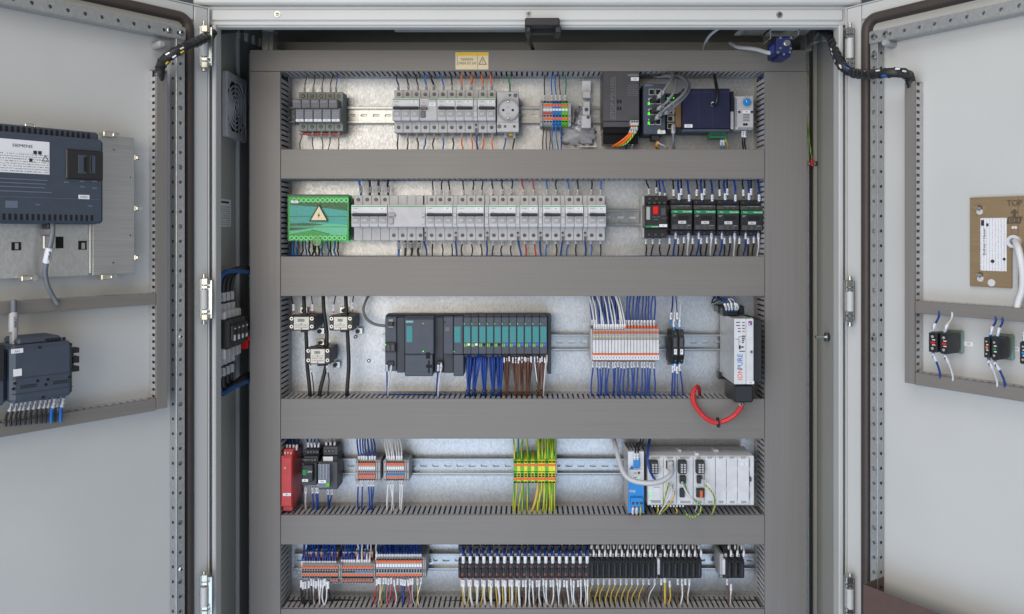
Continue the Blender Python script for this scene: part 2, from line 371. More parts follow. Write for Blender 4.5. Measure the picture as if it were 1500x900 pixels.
ORD = 'first second third fourth fifth sixth seventh eighth ninth tenth eleventh twelfth thirteenth fourteenth fifteenth sixteenth seventeenth eighteenth nineteenth twentieth'.split()
TEN = {20: 'twenty', 30: 'thirty'}
def ordw(i):
    if i < 20: return ORD[i]
    n = i+1
    return TEN[n//10*10]+'-'+ORD[n % 10-1] if n % 10 else 'thirtieth'
NW = [0]
STUFFW = []                      # the short stubs past the limit: one object
def wire(pts, col, label, group, r=.0013, sleeve=(.0, .013), sm=SLEEVE, fr=CAB, sr=None, extra=None, loose=False):
    pl = spline([fr.pt(*p) for p in pts])
    if loose:
        STUFFW.append((pl, col, r, sleeve)); return
    o = solo('wire', MB(fr).tube(pl, r, 6), WC[col], label, 'wire', group, at=pl[0]); NW[0] += 1
    if sleeve:
        seg = along(pl, *sleeve)
        if len(seg) >= 2:
            q = bpy.data.objects.new('marker_sleeve', MB(fr).tube(seg, sr or max(.0026, r*1.5), 6).mesh('marker_sleeve', sm, pl[0])); COL.objects.link(q); q.parent = o
    if extra:                    # coloured ferrule collar between sleeve and terminal
        seg = along(pl, *extra[1:])
        if len(seg) >= 2:
            q = bpy.data.objects.new('ferrule', MB(fr).tube(seg, r*1.35, 6).mesh('ferrule', extra[0], pl[0])); COL.objects.link(q); q.parent = o
    return o
def wset(items, dev, side, group, y_dev, y_duct, py_dev, py_duct, sleeve=(.002, .014), sm=SLEEVE, r=.0016, wob=1.5, extra=None, loose=False, start=0):
    """a row of wires between a device (px, at py_dev) and a duct (px, at py_duct); side is 'above' or 'below'"""
    for i, it in enumerate(items):
        a, b, col = it[0], it[1], it[2]; rr = it[3] if len(it) > 3 and it[3] else r
        pd = it[4] if len(it) > 4 and it[4] else py_dev
        up = -1 if side == 'above' else 1; span = abs(py_duct-pd); w1 = random.uniform(-wob, wob); jy = random.uniform(-.004, .004)
        pts = [(a, pd-up*2, y_dev), (a+w1*.2, pd+up*min(9, span*.4), y_dev-.002), (a*.45+b*.55+w1, pd+up*span*.68, (y_dev+y_duct)/2+jy), (b, py_duct, y_duct+jy), (b, py_duct+up*10, y_duct+jy)]
        wire(pts, col, f'{col} wire {side} the {dev}, {ordw(i+start)} from its left end', group, rr, sleeve, sm, extra=extra, loose=loose)
# ================================================================ THE CABINET
ZB, ZT = EYE-1.22, EYE+.53
YP = .08                          # mounting plate
cab = T('control_cabinet', 'tall light grey steel control cabinet standing open with two doors and a galvanised back plate', 'cabinet', (0, .25, ZB))
mb = MB(); XW = .600
mb.b(-XW-.0015, -XW, -.145, .2515, ZB, ZT, 0); cab.part('side_wall', mb, PAINTSHADE)
mb = MB().b(XW, XW+.0015, -.145, .2515, ZB, ZT, 0); cab.part('side_wall', mb, PAINTSHADE)
cab.part('back_wall', MB().b(-XW, XW, .25, .2515, ZB, ZT, 0), PAINTSHADE)
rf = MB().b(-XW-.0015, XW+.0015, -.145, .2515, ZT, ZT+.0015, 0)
rf.b(-.55, .55, .083, .085, Z(76, .083), Z(62, .083), .0006).b(-.55, .55, .0852, .11, Z(62.4, .083), Z(62, .083), 0); cab.part('roof', rf, PAINTSHADE)
cab.part('floor_pan', MB().b(-XW-.0015, XW+.0015, -.145, .2515, ZB-.0015, ZB, 0), PAINTSHADE)
# front frame: the rail over the opening and two uprights, each a folded section
fr = MB(); x0, x1 = X(290, YC), X(1252, YC)
fr.b(x0-.004, x1+.008, YC-.014, YC+.03, Z(9.5, YC), ZT+.004, .003)            # roof edge
fr.b(x0, x1, YC, YC+.03, Z(37, YC), Z(9, YC)-.0006, .001)
fr.b(X(311, YC), X(1234, YC), YC-.0035, YC+.002, Z(31, YC), Z(14.5, YC), .0025)  # rib
fr.b(X(315, YC), X(1232, YC), YC+.004, YC+.022, Z(39.5, YC), Z(36, YC), .001)
cab.part('top_rail', fr, PAINT)
for sg, (a, b, c, d, e) in ((-1, (299, 303.5, 309, 310, 316.5)), (1, (1256, 1245, 1236.5, 1235.5, 1228.5))):
    up = MB(); zt = Z(36, YC)-.0008
    up.b(X(a, YC), X(b, YC), YC+.006, YC+.03, ZB, Z(9.5, YC)-.001, .001)
    up.b(X(b, YC), X(c, YC), YC+.012, YC+.03, ZB, zt, .0005)
    up.b(X(d, YC), X(e, YC), YC-.002, YC+.026, ZB, zt, .002)
    up.b(X((b+c)/2-.6, YC), X((b+c)/2+.6, YC), YC+.008, YC+.013, ZB, zt, .0004)
    cab.part('frame_upright', up, PAINT)
# fold on the inside of each side wall and edge of the plate
for sg in (-1, 1):
    cab.part('wall_fold', MB().b(sg*(XW-.0006), sg*(XW-.009), .055, .062, ZB, ZT-.02, .001), PAINTSHADE)
cab.part('mounting_plate', MB().b(-.580, .586, YP, YP+.0025, ZB+.03, Z(78, YP), .0006).b(.5775, .586, YP-.016, YP-.0004, ZB+.03, Z(62, YP), .0006), GALV)
for px, py in ((406.5, 21), (774, 20), (1141.5, 22)):
    cab.inst('frame_screw', BOLT, CAB.pt(px, py, YC-.0036))
# ---- hinges
def hinge(pxa, pxb, y0, y1, name='hinge'):
    w = pxb-pxa; c = (pxa+pxb)/2; h = y1-y0; y = YC-.034
    leaf = MB().bx(pxa-2, y0+h*.1, pxb-w*.1, y1-h*.1, y+.010, y+.016, .0004)
    leaf.bx(pxb-w*.25 if c < 700 else pxa-1, y0+h*.12, pxb+4 if c < 700 else pxa+w*.22, y1-h*.1, y+.004, y+.012, .0004)
    o = cab.part('hinge', leaf, ZINC)
    cab.part('hinge_knuckle', MB().bx(pxa+1, y0+h*.08, pxb-w*.2, y0+h*.22, y-.004, y+.01, .0012), ZINCY if c < 700 else ZINC, o)
    cab.part('hinge_knuckle', MB().bx(pxa+1, y0+h*.23, pxb-w*.2, y0+h*.30, y-.003, y+.01, .0012), ZINC, o)
    cab.part('hinge_knuckle', MB().bx(pxa+1, y1-h*.28, pxb-w*.2, y1-h*.20, y-.003, y+.01, .0012), ZINC, o)
    cab.part('hinge_knuckle', MB().bx(pxa+1, y1-h*.19, pxb-w*.2, y1-h*.06, y-.004, y+.01, .0012), ZINCY if c < 700 else ZINC, o)
    b = MB(); cc = CAB.pt(c-w*.08, y1-h*.29, y+.002); top = CAB.pt(c-w*.08, y0+h*.31, y+.002)
    b.cyl(cc, (0, 0, 1), .0065, top.z-cc.z, 14); cab.part('hinge_barrel', b, PAINT, o)
    b = MB(); lo = CAB.pt(c-w*.08, y1+1, y+.003); hi = CAB.pt(c-w*.08, y0, y+.003); b.cyl(lo, (0, 0, 1), .003, hi.z-lo.z, 10); b.cyl(lo, (0, 0, 1), .0045, .004, 10)
    cab.part('hinge_pin', b, ZINC, o)
for y0, y1 in ((31, 104), (402, 474), (837, 909)):
    hinge(293.5, 306.5, y0, y1); hinge(1239, 1254, y0+3, y1+3)

# ---- doors: a tray with a folded edge, a foam gasket and punched stiffening struts
def door(fr, side, px, z_t):
    s = -1 if side == 'L' else 1          # the free edge lies on this side of the hinge (local x)
    zt = z_t; zb = ZB+.01
    m = MB(fr); m.b(0, s*.598, .0, .0015, zb, zt, 0)
    m.b(0, s*.0022, -.006, .022, zb, zt, .0008); m.b(s*.5975, s*.5995, -.004, .022, zb, zt, .0008)
    m.b(s*.0023, s*.5973, -.006, .020, zt-.0022, zt, .0008); m.b(s*.0023, s*.5973, -.006, .020, zb, zb+.0022, .0008)
    xo, xi = fr.pt(px['g0'], 345, -.010).x, fr.pt(px['g1'], 345, -.010).x
    m.b(s*.0026, xo-s*.0012, -.005, -.0002, zb+.0024, zt-.0024, .002)           # the raised flange outside the gasket
    m.b(xo, s*.597, -.005, -.0002, zt-.028, zt-.0024, .002)
    o = cab.part('door', m, PAINT, label='open door leaf, '+('hinged beside the fan grille' if s < 0 else 'hinged beside the earthing stud'))
    zg = fr.pt(px['g0'], px['gy'], -.01).z; gw = abs(xi-xo); rc = gw*1.3
    # gasket: a rounded strip round the leaf, with a round corner
    path = []; cx, cz = xo+s*rc*1.0+s*gw/2-s*gw/2, zg-rc
    xm = (xo+xi)/2; zm = zg-gw/2
    path = [(xm, zb+.05)]+[(xm, zm-.10-.3*k) for k in range(4, -1, -1)]
    for k in range(7):
        a = math.pi/2*k/6; path.append((xm+s*(.02-.02*math.cos(a)), zm-.02+.02*math.sin(a)))
    path += [(xm+s*q, zm) for q in (.06, .2, .4, .57)]
    g = MB(fr); sec = [(-gw/2, 0), (-gw/2*.8, -.009), (-gw*.2, -.012), (gw*.2, -.012), (gw/2*.8, -.009), (gw/2, 0)]
    vs = []; n = len(sec)
    for i, p in enumerate(path):
        q0 = path[max(0, i-1)]; q1 = path[min(len(path)-1, i+1)]; tx, tz = q1[0]-q0[0], q1[1]-q0[1]; L = math.hypot(tx, tz); nx, nz = tz/L, -tx/L
        vs += [(p[0]+nx*u, v-.0003, p[1]+nz*u) for u, v in sec]
    g.add(vs, [(i*n+k, i*n+k+1, (i+1)*n+k+1, (i+1)*n+k) for i in range(len(path)-1) for k in range(n-1)], True)
    cab.part('gasket', g, GASKET, o)
    # punched struts: an upright one (two flanges) and one along the top
    vf = front_of(fr, px['f0'], px['r0']); a, b = fr.pt(px['r0'], 345, vf).x, fr.pt(px['r1'], 345, vf).x; zr = fr.pt(px['r0'], px['ry'], vf).z
    st = MB(fr).m(STRUT); lo, hi = min(a, b), max(a, b); pitch = .0255
    nn = int((zr-zb-.05)/pitch); tl = [(0, hi-lo, k*pitch, (k+1)*pitch) for k in range(nn)]
    oz = zr-nn*pitch
    st.perf((lo, vf, oz), (1, 0, 0), (0, 0, 1), tl, lambda i: circle((hi-lo)/2, (i+.5)*pitch, .0042 if (nn-i) % 4 == 2 else .0030), (0, .004, 0))
    st.b(lo+.0002, hi-.0002, vf+.006, vf+.007, oz, zr, 0)
    near = lo if s < 0 else hi                # the second flange runs from the front edge down to the panel
    st.b(near, near-s*.0012, vf+.0002, -.001, oz, zr, 0)
    st.b(near+s*.0006, near-s*.0014, vf-.0012, vf+.0010, oz, zr, .0006)
    for k in range(nn):
        st.m(HOLE).cyl((near+s*.0002, vf*.5, oz+(k+.5)*pitch), (s, 0, 0), .0026, .0005, 10).m(STRUT)
    cab.part('upright_strut', st, None, o)
    s2 = MB(fr).m(STRUT); zl = zr-.003; hgt = .018; L = .545; k_ = int(L/pitch)
    xs = hi if s < 0 else lo
    ox = xs-k_*pitch if s < 0 else xs
    s2.perf((ox, vf-.003, zl-hgt), (1, 0, 0), (0, 0, 1), [(k*pitch, (k+1)*pitch, 0, hgt) for k in range(k_)], lambda i: circle((i+.5)*pitch, hgt*.5, .0031), (0, .004, 0))
    s2.b(ox, ox+k_*pitch, vf+.003, vf+.004, zl-hgt+.0002, zl-.0002, 0)
    s2.b(ox, ox+k_*pitch, vf-.0028, -.0006, zl-hgt-.0012, zl-hgt-.0001, 0); s2.b(ox, ox+k_*pitch, vf-.0028, -.0006, zl+.0001, zl+.0012, 0)
    cab.part('top_strut', s2, None, o)
    for u, w in ((0.008, -.011), (0.03, -.011), (.009, -.045)):
        q = bpy.data.objects.new('strut_screw', BOLT); COL.objects.link(q); q.parent = o; q.location = Vector((xs+s*u, vf-.0032, zr+w))-cab.base
    for py in px['sc']:
        q = bpy.data.objects.new('strut_screw', BOLT); COL.objects.link(q); q.parent = o; q.location = Vector(((lo+hi)/2, vf-.0008, fr.pt(px['r0'], py, vf).z))-cab.base
    p = fr.pt(px['peg'][0], px['peg'][1], 0); pg = MB(fr).cyl((p.x, -.0002, p.z), (0, -1, 0), .0065, .022, 14).cyl((p.x, -.022, p.z), (0, -1, 0), .0065, .006, 14, r2=.0045)
    cab.part('rubber_buffer', pg, MGREY, o)
    # everything above was written in the door's own frame: turn it there
    Mx = Matrix.Translation(-cab.base) @ fr.M @ Matrix.Translation(cab.base)
    o.matrix_local = Mx
    return o
# (door parts are children of the door, so only the leaf itself is turned)
door(LD, 'L', dict(g0=286, g1=272, gy=20, r0=258, r1=270.5, ry=38, f0=249, sc=(494, 836), peg=(226, 68)), LD.pt(304, 12.5, 0).z)
door(RD, 'R', dict(g0=1259.5, g1=1274, gy=22, r0=1285.5, r1=1275, ry=44, f0=1295.5, sc=(497, 863), peg=(1309, 66)), RD.pt(1241, 12.5, 0).z)

# ================================================================ DUCTS
def duct(name_label, x0, x1, z0, z1, horiz, group='wiring ducts framing the rows', yf=0.0, yb=YP-.0006, fr=CAB, endx=(1, 1)):
    w = .0016; base = ((x0+x1)/2, yb, z0)
    d = T('wiring_duct', name_label, 'wiring duct', base, group, fr); cov = MB(fr); lip = .0045
    cov.b(x0, x1, yf, yf+w, z0, z1, .0006)
    pitch, fw = .0104, .0067; ys, ye = yf+.0055, yb-(yb-yf)*.24
    sides = []
    if horiz:
        cov.b(x0, x1, yf+w, yf+lip, z0, z0+w, 0); cov.b(x0, x1, yf+w, yf+lip, z1-w, z1, 0)
        bp = MB(fr).b(x0, x1, yb-.002, yb, z0, z1, 0)
        for za, zb_ in ((z0+.0004, z0+.0018), (z1-.0018, z1-.0004)):
            m = MB(fr).b(x0, x1, ye, yb-.0021, za, zb_, 0); n = int((x1-x0)/pitch); off = ((x1-x0)-n*pitch)/2
            for k in range(n): m.b(x0+off+k*pitch, x0+off+k*pitch+fw, yf+lip+.0004, ye-.0001, za, zb_, 0)
            m.b(x0, x1, yf+lip+.0002, yf+lip+.0042, za+.0002, zb_-.0002, 0)
            m.m(HOLE)
            for k in range(n): 
                zz = za-.0002 if za < z0+.001 else zb_+.0002
                m.b(x0+off+(k+.33)*pitch-.0009, x0+off+(k+.33)*pitch+.0009, ye+.007, ye+.009, zz-.0001, zz+.0001, 0)
            m.mats = [DUCTW, HOLE]; m.fm = [1 if q == 0 and i >= len(m.fm)-6*n else 0 for i, q in enumerate(m.fm)]
            sides.append(m)
    else:
        cov.b(x0, x0+w, yf+w, yf+lip, z0, z1, 0); cov.b(x1-w, x1, yf+w, yf+lip, z0, z1, 0)
        bp = MB(fr).b(x0, x1, yb-.002, yb, z0, z1, 0)
        for xa, xb in ((x0+.0004, x0+.0018), (x1-.0018, x1-.0004)):
            m = MB(fr).b(xa, xb, ye, yb-.0021, z0, z1, 0); n = int((z1-z0)/pitch)
            for k in range(n): m.b(xa, xb, yf+lip+.0004, ye-.0001, z0+k*pitch, z0+k*pitch+fw, 0)
            m.b(xa+.0002, xb-.0002, yf+lip+.0002, yf+lip+.0042, z0, z1, 0)
            sides.append(m)
    d.part('duct_cover', cov, DUCT if horiz else DUCTV); d.part('duct_base', bp, DUCTW)
    for m in sides: d.part('slotted_side', m, DUCTW, kind='stuff')
    rnd = random.Random(int(abs(z0)*1000)); m = MB(fr); lo, hi = (z0+.007, z1-.007) if horiz else (x0+.007, x1-.007); n = 9
    for layer, r in ((.058, .0085), (.040, .0075), (.024, .006)):      # the wires that fill the duct, seen only through its slots
        for k in range(int((hi-lo)/(2.1*r))+1):
            c = min(hi, lo+k*2.1*r+.002); pts = []
            for i in range(n+1):
                t = i/n; e = c+rnd.uniform(-.003, .003); yy = layer+rnd.uniform(-.003, .003)
                pts.append((x0+.004+(x1-x0-.008)*t, yy, e) if horiz else (e, yy, z0+.004+(z1-z0-.008)*t))
            m.m(WC[rnd.choice(['black', 'black', 'black', 'black', 'navy', 'navy', 'brown', 'black', 'green', 'black'])]).tube(pts, r*rnd.uniform(.75, 1.0), 6)
    d.part('laid_wire', m, None, kind='stuff')
    return d
xl0, xl1, xr0, xr1 = X(366), X(410.6), X(1120.6), X(1182)
duct('long horizontal grey duct along the top edge with the yellow warning label', X(366), X(1181), Z(104.4), Z(73.5), True)
duct('upright grey duct beside the fan grille side of the rows', xl0, xl1, Z(1190), Z(105), False)
duct('upright grey duct beside the thermostat and earthing stud', xr0, xr1, Z(1190), Z(105), False)
for (a, b), t in (((219, 262), 'horizontal grey duct between the surge arrester and the green cover'), ((376, 434), 'tall horizontal grey duct between the contactors and the slim relay row'),
                  ((584.5, 643), 'tall horizontal grey duct with the red wire loop hanging before it'), ((755, 798), 'horizontal grey duct below the red safety relay'), ((892.5, 951), 'horizontal grey duct below the black relay row')):
    duct(t, xl1+.0009, xr0-.0009, Z(b), Z(a), True)

# ================================================================ DIN RAILS
def rail(label, px0, px1, pyc):
    y = .0655; x0, x1 = CAB.pt(px0, pyc, y).x, CAB.pt(px1, pyc, y).x; zc = CAB.pt(771, pyc, y).z
    t = T('mounting_rail', label, 'mounting rail', ((x0+x1)/2, YP, zc), 'mounting rails'); m = MB()
    for sg in (-1, 1):
        m.b(x0, x1, y, y+.001, zc+sg*.0175, zc+sg*.0128, .0003); m.b(x0, x1, y+.001, YP-.002, zc+sg*.0128, zc+sg*.0138, 0)
        m.b(x0, x1, y-.0014, y+.0016, zc+sg*.0160, zc+sg*.0178, .0007)
    n = int((x1-x0)/.025); p = (x1-x0)/n
    m.perf((x0, YP-.0042, zc-.0128), (1, 0, 0), (0, 0, 1), [(k*p, (k+1)*p, 0, .0256) for k in range(n)], lambda i: circle((i+.5)*p, .0128, .0031, 16, .0045), (0, .0036, 0))
    t.part('rail_profile', m, RAIL); return t
r1 = rail('zinc mounting rail behind the breakers in the top row', 415, 1116, 168.5)
r2 = rail('zinc mounting rail behind the contactors and white breakers', 415, 1116, 319)
r3 = rail('zinc mounting rail running behind the slim white relays', 560, 1098, 502)
r4 = rail('zinc mounting rail behind the green and yellow earth blocks', 415, 1110, 684)
r5 = rail('zinc mounting rail behind the black relays in the bottom row', 429, 1110, 823.5)
r5.inst('rail_screw', BOLT, CAB.pt(1043, 820, YP-.004)); r5.inst('rail_screw', BOLT, CAB.pt(631, 822, YP-.004))
# small fixings on the plate
for i, (px, py) in enumerate(((540.4, 528.7), (521, 493.5))):
    cab.part('plate_screw', MB().m(BLACK).disc(px, py, YP-.0003, .0035, .003).m(ZINC).disc(px, py, YP-.0034, .0018, .0006), None)
# ================================================================ DEVICES
L = lambda x: 400+x*.25333
R = lambda x: 760+x*.25333
V1 = lambda y: 60+y*.25333
V2 = lambda y: 250+y*.25333
V3 = lambda y: 420+y*.25333
V4 = lambda y: 630+y*.25333
def at(px, py, y=YP): return CAB.pt(px, py, y)
def sticker(t, px0, py0, px1, py1, y, text='A1', mat_=STICK, parent=None, fr=CAB, ref=None):
    ref = px0 if ref is None else ref
    o = t.part('sticker', MB(fr).m(mat_).bx(px0, py0, px1, py1, y-.0004, y+.0002, 0, ref).m(INK).txt(text, (px0+px1)/2, fr_py(fr, (px0+px1)/2, (py0+py1)/2, ref, y), y-.0006, abs(fr.pt(ref, py0, y).z-fr.pt(ref, py1, y).z)*.42), None, parent)
    return o
def fr_py(fr, px, py, ref, y):       # the row of the photo at column px that has the height seen at (ref, py)
    z = fr.pt(ref, py, y).z; a, b = fr.pt(px, 0, y).z, fr.pt(px, 900, y).z
    return 900*(z-a)/(b-a)
# ---------------------------------------------------------------- row 1: surge arrester
YT, YN = .030, .005
sp = T('surge_arrester', 'grey five-module surge arrester with dark plug-in cartridges at the end of the top rail', 'surge arrester', at(465, 168))
for k in range(5):
    a = 432.6+13.2*k; b = a+12.9
    xa, xb = X(a, YN), X(b, YN)
    h = MB().b(xa, xb, YT, .066, Z(192.3, YT), Z(135, YT), .0008).b(xa, xb, YN+.002, YT+.002, Z(179, YN), Z(158.6, YN), .0006)
    o = sp.part('module_housing', h, GGREY)
    sp.inst('terminal_screw', SCREW, (X(a+6.5, YN), YT-.0003, Z(141, YT)), o); sp.inst('terminal_screw', SCREW, (X(a+6.5, YN), YT-.0003, Z(186, YT)), o)
    c = sp.part('cartridge', MB().b(xa-.0042, xb-.0042, YN-.006, YT-.0005, Z(159.3, YN), Z(145.8, YN), .001), DGREY)
    sp.part('lettering', MB().b(xa-.003, xb-.007, YN-.0064, YN-.0058, Z(151.5, YN), Z(148, YN), 0), PRINTD, c)
    sp.part('rating_label', MB().m(PRINTD).b(xa+.001, xb-.001, YN-.001, YN+.003, Z(174.5, YN), Z(160.5, YN), .0003).m(STICK).b(xa+.001, xb-.001, YN-.001, YN+.003, Z(178.4, YN), Z(174.6, YN), .0003).m(INK).txtm('1F1', (xa+xb)/2, YN-.0012, Z(176.4, YN), .0025), None, c)
sp.part('bridge_comb', MB().bx(438, 195.2, 500, 197.4, .045, .055, .0006), REDB)
sp.part('end_clamp', MB().b(X(430.5, .03), X(432.2, .03), .03, .066, Z(180, .03), Z(157, .03), .0006), DGREY)
wset([(446.5, 449.5, 'black'), (459, 460.5, 'black'), (471.8, 474.5, 'black'), (484.3, 487.5, 'black'), (492.3, 494, 'navy')], 'surge arrester', 'above', 'wires above the surge arrester', .045, .04, 135, 111, (.003, .014), SLEEVEG, .0011)
wset([(441.8, 439.5, 'black'), (458, 459.2, 'black'), (471, 473, 'black'), (483, 481, 'black'), (496, 496, 'black')], 'surge arrester', 'below', 'wires below the surge arrester', .045, .045, 193, 218, (.004, .015), SLEEVEG, .0011)

# ---------------------------------------------------------------- breakers
NB = [0]
def breaker(px, n, rows, label, rcd=0, aux=0, wide_text='iC60N', group='white modular breakers'):
    T0, T1, T2, T3 = rows; pw = .018; x0 = X(px, YN)+aux*.009
    zt0, zn1, zn2, zt3 = Z(T0, YT), Z(T1, YN), Z(T2, YN), Z(T3, YT); H = zn1-zn2
    w = pw*(n+rcd)
    t = T('circuit_breaker', label, 'circuit breaker', (x0+w/2, YP, zt3), group); NB[0] += 1
    for k in range(n+rcd):
        a, b = x0+k*pw+.0002, x0+(k+1)*pw-.0002
        m = MB().b(a, b, YT, .066, zt3, zt0, .0007)
        if k < n: m.b(a, b, YN, YT+.002, zn2, zn1, .0012)
        o = t.part('pole_housing', m, LGREY)
        if k < n or True:
            if not (rcd and k < n and rows[0] > 250): t.inst('terminal_screw', SCREW, ((a+b)/2, YT-.0003, zt3+.0105), o)
            if not (rcd and k >= n and rows[0] > 250): t.inst('terminal_screw', SCREW, ((a+b)/2, YT-.0003, zt0-.0085), o)
        t.part('print', MB().b(a+.003, b-.004, YT-.0003, YT+.0002, zt3+.0165, zt3+.0172, 0).b(a+.003, b-.007, YT-.0003, YT+.0002, zt3+.0182, zt3+.0187, 0), INKL, o)
        if k < n:
            m = MB().m(MGREY).b(a+.0022, b-.0022, YN-.0012, YN+.001, zn2+.0075, zn2+H*.42, .0008).m(LGREY).b(a+.0045, b-.0045, YN-.0022, YN, zn2+.0105, zn2+H*.36, .0006).m(INKL).b(a+.006, b-.006, YN-.0026, YN-.0021, zn2+H*.26, zn2+H*.29, 0)
            t.part('toggle_window', m, None, o)
    a, b = x0+.0004, x0+n*pw-.0004
    f = t.part('face_plate', MB().b(a, b, YN-.0014, YN+.001, zn2+H*.60, zn1-.0007, .0005), WHITE)
    t.part('colour_stripe', MB().b(a+.001, b-.001, YN-.0018, YN-.0012, zn1-.0042, zn1-.0026, 0), GREEN, f)
    t.part('lettering', MB().txtm(wide_text, a+.008, YN-.0017, zn1-.0075, .0026).b(a+.003, a+.015, YN-.0017, YN-.0013, zn1-.0165, zn1-.016, 0).b(a+.003, a+.011, YN-.0017, YN-.0013, zn1-.0145, zn1-.014, 0), INKG, f)
    NBk = NB[0]
    t.part('sticker', MB().m(STICK).b(b-.016, b-.004, YN-.002, YN-.0013, zn1-.0105, zn1-.0055, 0).m(INK).txtm(f'{NBk}F{NBk%7+1}', b-.010, YN-.0022, zn1-.008, .0028), None, f)
    t.part('handle', MB().b(a+.002, b-.0012, YN-.0075, YN+.001, zn2+H*.505, zn2+H*.575, .0012).b(a+.002, b-.0012, YN-.004, YN+.001, zn2+H*.48, zn2+H*.62, .0012), SLATED)
    if rcd:
        a, b = x0+n*pw+.0004, x0+w-.0004
        f = t.part('residual_current_block', MB().b(a, b, YN+.0005, YT+.001, zn2, zn1, .0012), LGREY, label='residual current block without toggles')
        t.part('colour_stripe', MB().b(a+(.018 if rows[0] < 250 else .002), b-.001, YN, YN+.0006, zn1-.0042, zn1-.0026, 0), GREEN, f)
        t.part('test_lever', MB().b(a+.001, a+.016, YN-.006, YN+.001, zn2+H*.47, zn2+H*.60, .0015).b(a+.002, a+.012, YN-.003, YN+.001, zn2+.006, zn2+H*.42, .004), DGREY if rows[0] < 250 else MGREY, f)
        t.part('lettering', MB().txtm('Vigi', a+.008, YN+.0001, zn1-.009, .0028).b(a+.003, a+.014, YN, YN+.0004, zn1-.015, zn1-.0145, 0), INKG, f)
        if rows[0] < 250: t.part('sticker', MB().m(STICK).b(b-.016, b-.003, YN, YN+.0006, zn1-.016, zn1-.009, 0).m(INK).txtm('1F2', b-.0095, YN-.0002, zn1-.0125, .003), None, f)
    if aux:
        a, b = x0-.0088, x0-.0002
        o = t.part('auxiliary_contact', MB().b(a, b, YT, .066, zt3, zt0, .0006).b(a, b, YN+.001, YT+.002, zn2, zn1, .001).b(a+.001, b-.0005, YN-.003, YN+.002, zn2+H*.46, zn2+H*.6, .001).b(a+.001, b-.0008, YN-.001, YN+.002, zn2+.006, zn2+H*.4, .0008), LGREY)
        t.inst('terminal_screw', SCREWS, ((a+b)/2, YT-.0003, zt3+.0155), o)
        t.part('plug', MB().cyl(((a+b)/2, YT, zt3+.0065), (0, -1, 0), .0026, .004, 10).b((a+b)/2-.002, (a+b)/2+.002, YT-.004, YT+.001, zt3-.001, zt3+.006, .0008), DGREY, o)
        t.part('colour_stripe', MB().b(a+.0015, b-.0015, YN+.0005, YN+.0012, zn1-.0042, zn1-.0026, 0), GREEN, o)
    return t
R1 = (132.2, 143.8, 177, 194.6); R2 = (286.5, 300.2, 333, 352.6)
g1 = 'grey modular breakers in the top row'
breaker(574.5, 3, R1, 'three-pole grey breaker joined to a residual current block in the top row', rcd=2, group=g1, wide_text='iC60N')
breaker(640.4, 2, R1, 'two-pole grey breaker with blue and black wires between the larger breaker and the orange wires', group=g1)
breaker(666.8, 2, R1, 'two-pole grey breaker with orange wires ahead of the narrow auxiliary contact in the top row', group=g1)
breaker(693, 2, R1, 'two-pole grey breaker with orange wires and auxiliary contact, next to the power socket', aux=1, group=g1)
wset([(L(725), L(715), 'black'), (L(782), L(770), 'black'), (L(838), L(830), 'black'), (L(886), L(884), 'blue', .0021), (L(928), L(912), 'black', .0021), (L(985), L(970), 'blue'), (L(1035), L(1030), 'black'), (L(1090), L(1088), 'orange', .0019), (L(1145), L(1145), 'orange', .0022), (L(1212), L(1205), 'orange', .0019), (L(1263), L(1258), 'orange', .0019)],
     'grey breaker row', 'above', 'wires above the grey breakers', .045, .04, 133, 111, (.003, .0135), SLEEVEG)
wset([(L(722), L(720), 'black'), (L(778), L(776), 'black'), (L(832), L(838), 'black'), (L(880), L(872), 'blue'), (L(932), L(926), 'black'), (L(982), L(982), 'blue'), (L(1038), L(1040), 'black'), (L(1093), L(1098), 'orange'), (L(1146), L(1153), 'orange'), (L(1180), L(1183), 'navy', .002, 190), (L(1215), L(1212), 'orange'), (L(1269), L(1270), 'orange')],
     'grey breaker row', 'below', 'wires below the grey breakers', .045, .045, 195, 218, (.003, .0135), SLEEVEG)
# power socket
so = T('power_socket', 'light grey round power socket on the rail beside the breakers', 'socket outlet', at(743.5, 165))
so.bx('socket_housing', LGREY, 727.8, 134, 760, 192.5, .012, .066, .0015); so.bx('housing_foot', LGREY, 728, 179.5, 760, 193.5, .009, .03, .001)
c = at(744.2, 161.8, .0115)
so.part('collar', MB().ring(c, (0, -1, 0), .0205, .0218, .008, 28), MGREY); so.part('well', MB().cyl(c, (0, -1, 0), .0204, .0022, 28), LGREY)
m = MB(); 
for dx in (-.0095, .0095): m.cyl((c.x+dx, c.y-.0022, c.z), (0, -1, 0), .0026, .0004, 12)
so.part('pin_hole', m, HOLE)
for dz in (-1, 1): so.part('earth_clip', MB().b(c.x-.002, c.x+.002, c.y-.007, c.y-.002, c.z+dz*.0185, c.z+dz*.015, .0005), ZINC)
so.part('lettering', MB().txtm('250V', c.x, c.y-.0024, c.z-.007, .0022).txtm('16A', c.x, c.y-.0024, c.z+.006, .0022), INKG)
for px, py in ((747, 139.8), (739.8, 185.5), (753.3, 185.5)): so.inst('terminal_screw', SCREWS, at(px, py, .0088 if py > 150 else .0118))
so.part('screw_cap', MB().disc(755, 140, .012, .0042, .001), DGREY); so.part('screw_cap', MB().disc(731.5, 185.5, .009, .0042, .001), DGREY)
so.bx('clip_foot', YELLOW, 745, 195.5, 751.5, 199, .04, .05, .0006)
wset([(747, 746.5, 'green')], 'power socket', 'above', 'wires of the power socket', .045, .04, 134, 111, None)
wset([(740.5, 738, 'blue'), (753.6, 751, 'black')], 'power socket', 'below', 'wires of the power socket', .045, .045, 195, 218, (.003, .014))

